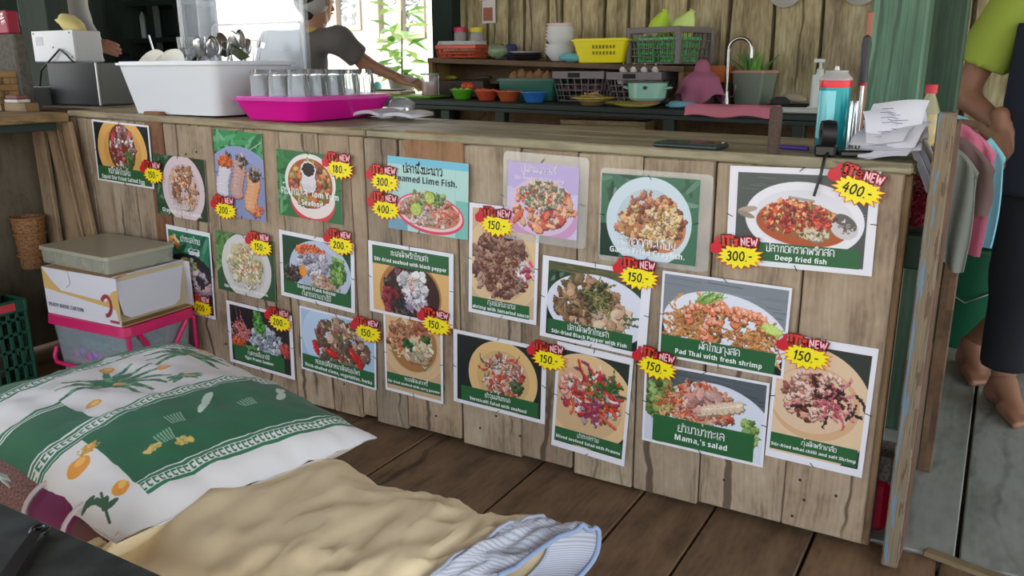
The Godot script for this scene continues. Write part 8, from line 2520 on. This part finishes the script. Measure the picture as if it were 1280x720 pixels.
# ---------------------------------------------------------------- the three people
func people() -> void:
	var skin_m := mat(150, 106, 80, 0.55)
	skin_m.subsurf_scatter_enabled = true
	skin_m.subsurf_scatter_strength = 0.08
	var hair := mat(26, 22, 20, 0.5)
	# cook reaching for the sauce jar, seen from behind
	var o := Vector3(at_z(380, 80, -1.62).x, 0, -1.62)
	var W := func(u: float, v: float, z: float) -> Vector3: return at_z(u, v, z) - o
	var j := {"pelvis": Vector3(-0.03, 0.8, 0.02), "chest": Vector3(-0.01, 1.06, 0.0), "neck": W.call(393, 34, -1.64), "head": W.call(396, 1, -1.66),
		"shl": W.call(340, 55, -1.6), "shr": W.call(424, 50, -1.64), "ell": W.call(325, 110, -1.62), "elr": W.call(456, 79, -1.75), "wrl": Vector3(-0.22, 0.8, -0.18), "wrr": W.call(502, 99, -1.83),
		"hpl": Vector3(-0.13, 0.76, 0.02), "hpr": Vector3(0.06, 0.76, 0.02), "knl": Vector3(-0.13, 0.42, 0.03), "knr": Vector3(0.06, 0.42, 0.0), "anl": Vector3(-0.14, 0.075, 0.05), "anr": Vector3(0.07, 0.075, 0.03),
		"ftl": Vector3(-0.1, 0, -1), "ftr": Vector3(0.2, 0, -1), "hdl": Vector3(0.1, -0.6, -0.5), "hbl": Vector3(-1, 0, 0.3), "hdr": W.call(530, 106, -1.84) - W.call(502, 99, -1.83), "hbr": Vector3(0.1, 1, 0.35), "curl": 0.35}
	var a := person("person in grey T-shirt and hairnet reaching across to a jar", o, j, Vector3(0.1, -0.1, -1), skin_m, hair)
	var shirt := mat(92, 88, 84, 0.9)
	wear("t_shirt", a, [[j.pelvis + Vector3(0, -0.06, 0), j.chest, 0.128, 0.14, 1, Vector3(0, 0, 0.45)], [j.chest, j.neck - Vector3(0, 0.05, 0), 0.125, 0.07, 2], [j.shl, j.shr, 0.066, 0.066], [j.shl, j.shl.lerp(j.ell, 0.62), 0.064, 0.064, 2], [j.shr, j.shr.lerp(j.elr, 0.75), 0.066, 0.066, 2]], shirt, 0.04)
	var col := MB.new()
	skin(col, [[j.neck - Vector3(0, 0.05, 0), j.neck + Vector3(0, 0.0, 0), 0.078, 0.06, 2]], 0.008, 0.01)
	part("collar", col, mat(176, 150, 70, 0.9), a)
	var net := MB.new()
	skin(net, [[j.head + Vector3(0, 0.06, 0.02), j.head + Vector3(-0.01, 0.01, 0.03), 0.1, 0.094]], 0.008, 0.02)
	part("hairnet", net, speckled(190, 188, 184, 0.8, 0.45, 30.0), a)
	wear("trousers", a, [[j.pelvis, j.pelvis + Vector3(0, 0.02, 0), 0.13, 0.13], [j.hpl, j.knl, 0.095, 0.075], [j.knl, j.anl, 0.075, 0.06, 2], [j.hpr, j.knr, 0.095, 0.075], [j.knr, j.anr, 0.075, 0.06, 2]], mat(44, 46, 54, 0.9), 0.04)
	# barefoot helper at the right, hand on the hip
	o = Vector3(0.33, 0, -1.12)
	j = {"pelvis": Vector3(0.0, 0.8, 0.0), "chest": Vector3(0.0, 1.1, 0.02), "neck": Vector3(0.01, 1.33, 0.04), "head": Vector3(0.03, 1.46, 0.07),
		"shr": Vector3(-0.17, 1.26, 0.02), "shl": Vector3(0.17, 1.26, 0.02), "elr": W.call(1206, 122, -1.14) - Vector3.ZERO, "ell": Vector3(0.27, 1.0, 0.0), "wrr": Vector3.ZERO, "wrl": Vector3(0.28, 0.78, 0.1),
		"hpr": Vector3(-0.09, 0.77, 0.0), "hpl": Vector3(0.09, 0.77, 0.0), "knr": Vector3(-0.07, 0.43, 0.03), "knl": Vector3(0.1, 0.42, 0.0), "anr": Vector3(-0.08, 0.08, 0.02), "anl": Vector3(-0.17, 0.15, -0.36),
		"ftr": Vector3(0.45, 0, 1), "ftl": Vector3(0.3, 0, 1), "hdl": Vector3(0, -1, 0.2), "hbl": Vector3(1, 0, 0), "hdr": Vector3(0.25, -1, 0.1), "hbr": Vector3(-0.3, 0.05, 1), "curl": 0.3}
	j.elr = at_z(1203, 118, -1.12) - o
	j.wrr = at_z(1252, 158, -1.0) - o
	j.knl = Vector3(0.06, 0.45, -0.1)
	j.anl = at_z(1212, 440, -1.42) - o
	j.anl.y = 0.09
	var b := person("barefoot person in lime shirt and navy apron, hand at hip", o, j, Vector3(0.3, 0, 1), skin_m, hair)
	var lime := mat(150, 168, 62, 0.9)
	wear("shirt", b, [[j.pelvis + Vector3(0, 0.0, 0), j.chest, 0.125, 0.135, 1, Vector3(0, 0, 0.4)], [j.chest, j.neck - Vector3(0, 0.05, 0), 0.12, 0.07, 2], [j.shr, j.shl, 0.064, 0.064], [j.shr, j.shr.lerp(j.elr, 0.72), 0.066, 0.08, 2], [j.shl, j.shl.lerp(j.ell, 0.72), 0.066, 0.08, 2]], lime, 0.04)
	wear("trousers", b, [[j.pelvis, j.pelvis + Vector3(0, 0.03, 0), 0.13, 0.13], [j.hpl, j.knl, 0.1, 0.08], [j.knl, j.knl.lerp(j.anl, 0.5), 0.08, 0.075, 2], [j.hpr, j.knr, 0.1, 0.082], [j.knr, j.knr.lerp(j.anr, 0.86), 0.082, 0.072, 2]], mat(22, 24, 30, 0.9), 0.04)
	wear("apron", b, [[j.chest + Vector3(-0.03, 0.06, 0.05), j.pelvis + Vector3(-0.03, -0.12, 0.06), 0.15, 0.165, 3, Vector3(0, 0, 0.6)]], mat(34, 38, 54, 0.85), 0.02)
	var tie := MB.new()
	for k in 5: leaf(tie, Vector3(-0.12, 1.25, 0.1), Vector3(cos(k * 1.25), 0.3 * sin(k * 2.0), 0.3 + sin(k * 1.25)).normalized(), 0.07, 0.025)
	part("shoulder_bow", tie, mat(150, 166, 96, 0.9), b)
	# person in grey beside the stove
	o = Vector3(at_z(82, 60, -1.15).x, 0, -1.15)
	j = {"pelvis": Vector3(-0.05, 0.85, 0.0), "chest": Vector3(-0.05, 1.15, 0.0), "neck": Vector3(-0.05, 1.4, 0.02), "head": Vector3(-0.04, 1.53, 0.03),
		"shr": Vector3(-0.23, 1.33, 0.0), "shl": at_z(88, -20, -1.12) - o, "elr": Vector3(-0.3, 1.05, -0.1), "ell": at_z(97, 26, -1.1) - o, "wrr": Vector3(-0.25, 0.9, -0.25), "wrl": at_z(118, 56, -1.02) - o,
		"hpr": Vector3(-0.14, 0.82, 0.0), "hpl": Vector3(0.05, 0.82, 0.0), "knr": Vector3(-0.14, 0.45, 0.02), "knl": Vector3(0.05, 0.45, 0.02), "anr": Vector3(-0.14, 0.08, 0.0), "anl": Vector3(0.06, 0.08, 0.0),
		"ftr": Vector3(0.2, 0, -1), "ftl": Vector3(0.4, 0, -1), "hdr": Vector3(0.3, -0.5, 0.3), "hbr": Vector3(-1, 0, 0), "hdl": Vector3(1, -0.12, -0.1), "hbl": Vector3(0.1, 0.6, 1), "curl": 0.45}
	var c := person("person in a loose grey long-sleeved shirt beside the stove", o, j, Vector3(0.8, 0, -0.6), skin_m, hair)
	wear("shirt", c, [[j.pelvis - Vector3(0, 0.05, 0), j.chest, 0.15, 0.165, 1], [j.chest, j.neck - Vector3(0, 0.04, 0), 0.15, 0.1, 2], [j.shr, j.shl, 0.09, 0.085], [j.shl, j.ell, 0.075, 0.062], [j.ell, j.ell.lerp(j.wrl, 0.95), 0.062, 0.05, 2], [j.shr, j.elr, 0.072, 0.06], [j.elr, j.elr.lerp(j.wrr, 0.9), 0.06, 0.045, 2]], mat(136, 134, 128, 0.9), 0.04)
	wear("trousers", c, [[j.pelvis, j.pelvis + Vector3(0, 0.03, 0), 0.13, 0.13], [j.hpl, j.knl, 0.1, 0.08], [j.knl, j.anl, 0.08, 0.065, 2], [j.hpr, j.knr, 0.1, 0.082], [j.knr, j.anr, 0.082, 0.065, 2]], mat(50, 50, 54, 0.9), 0.04)
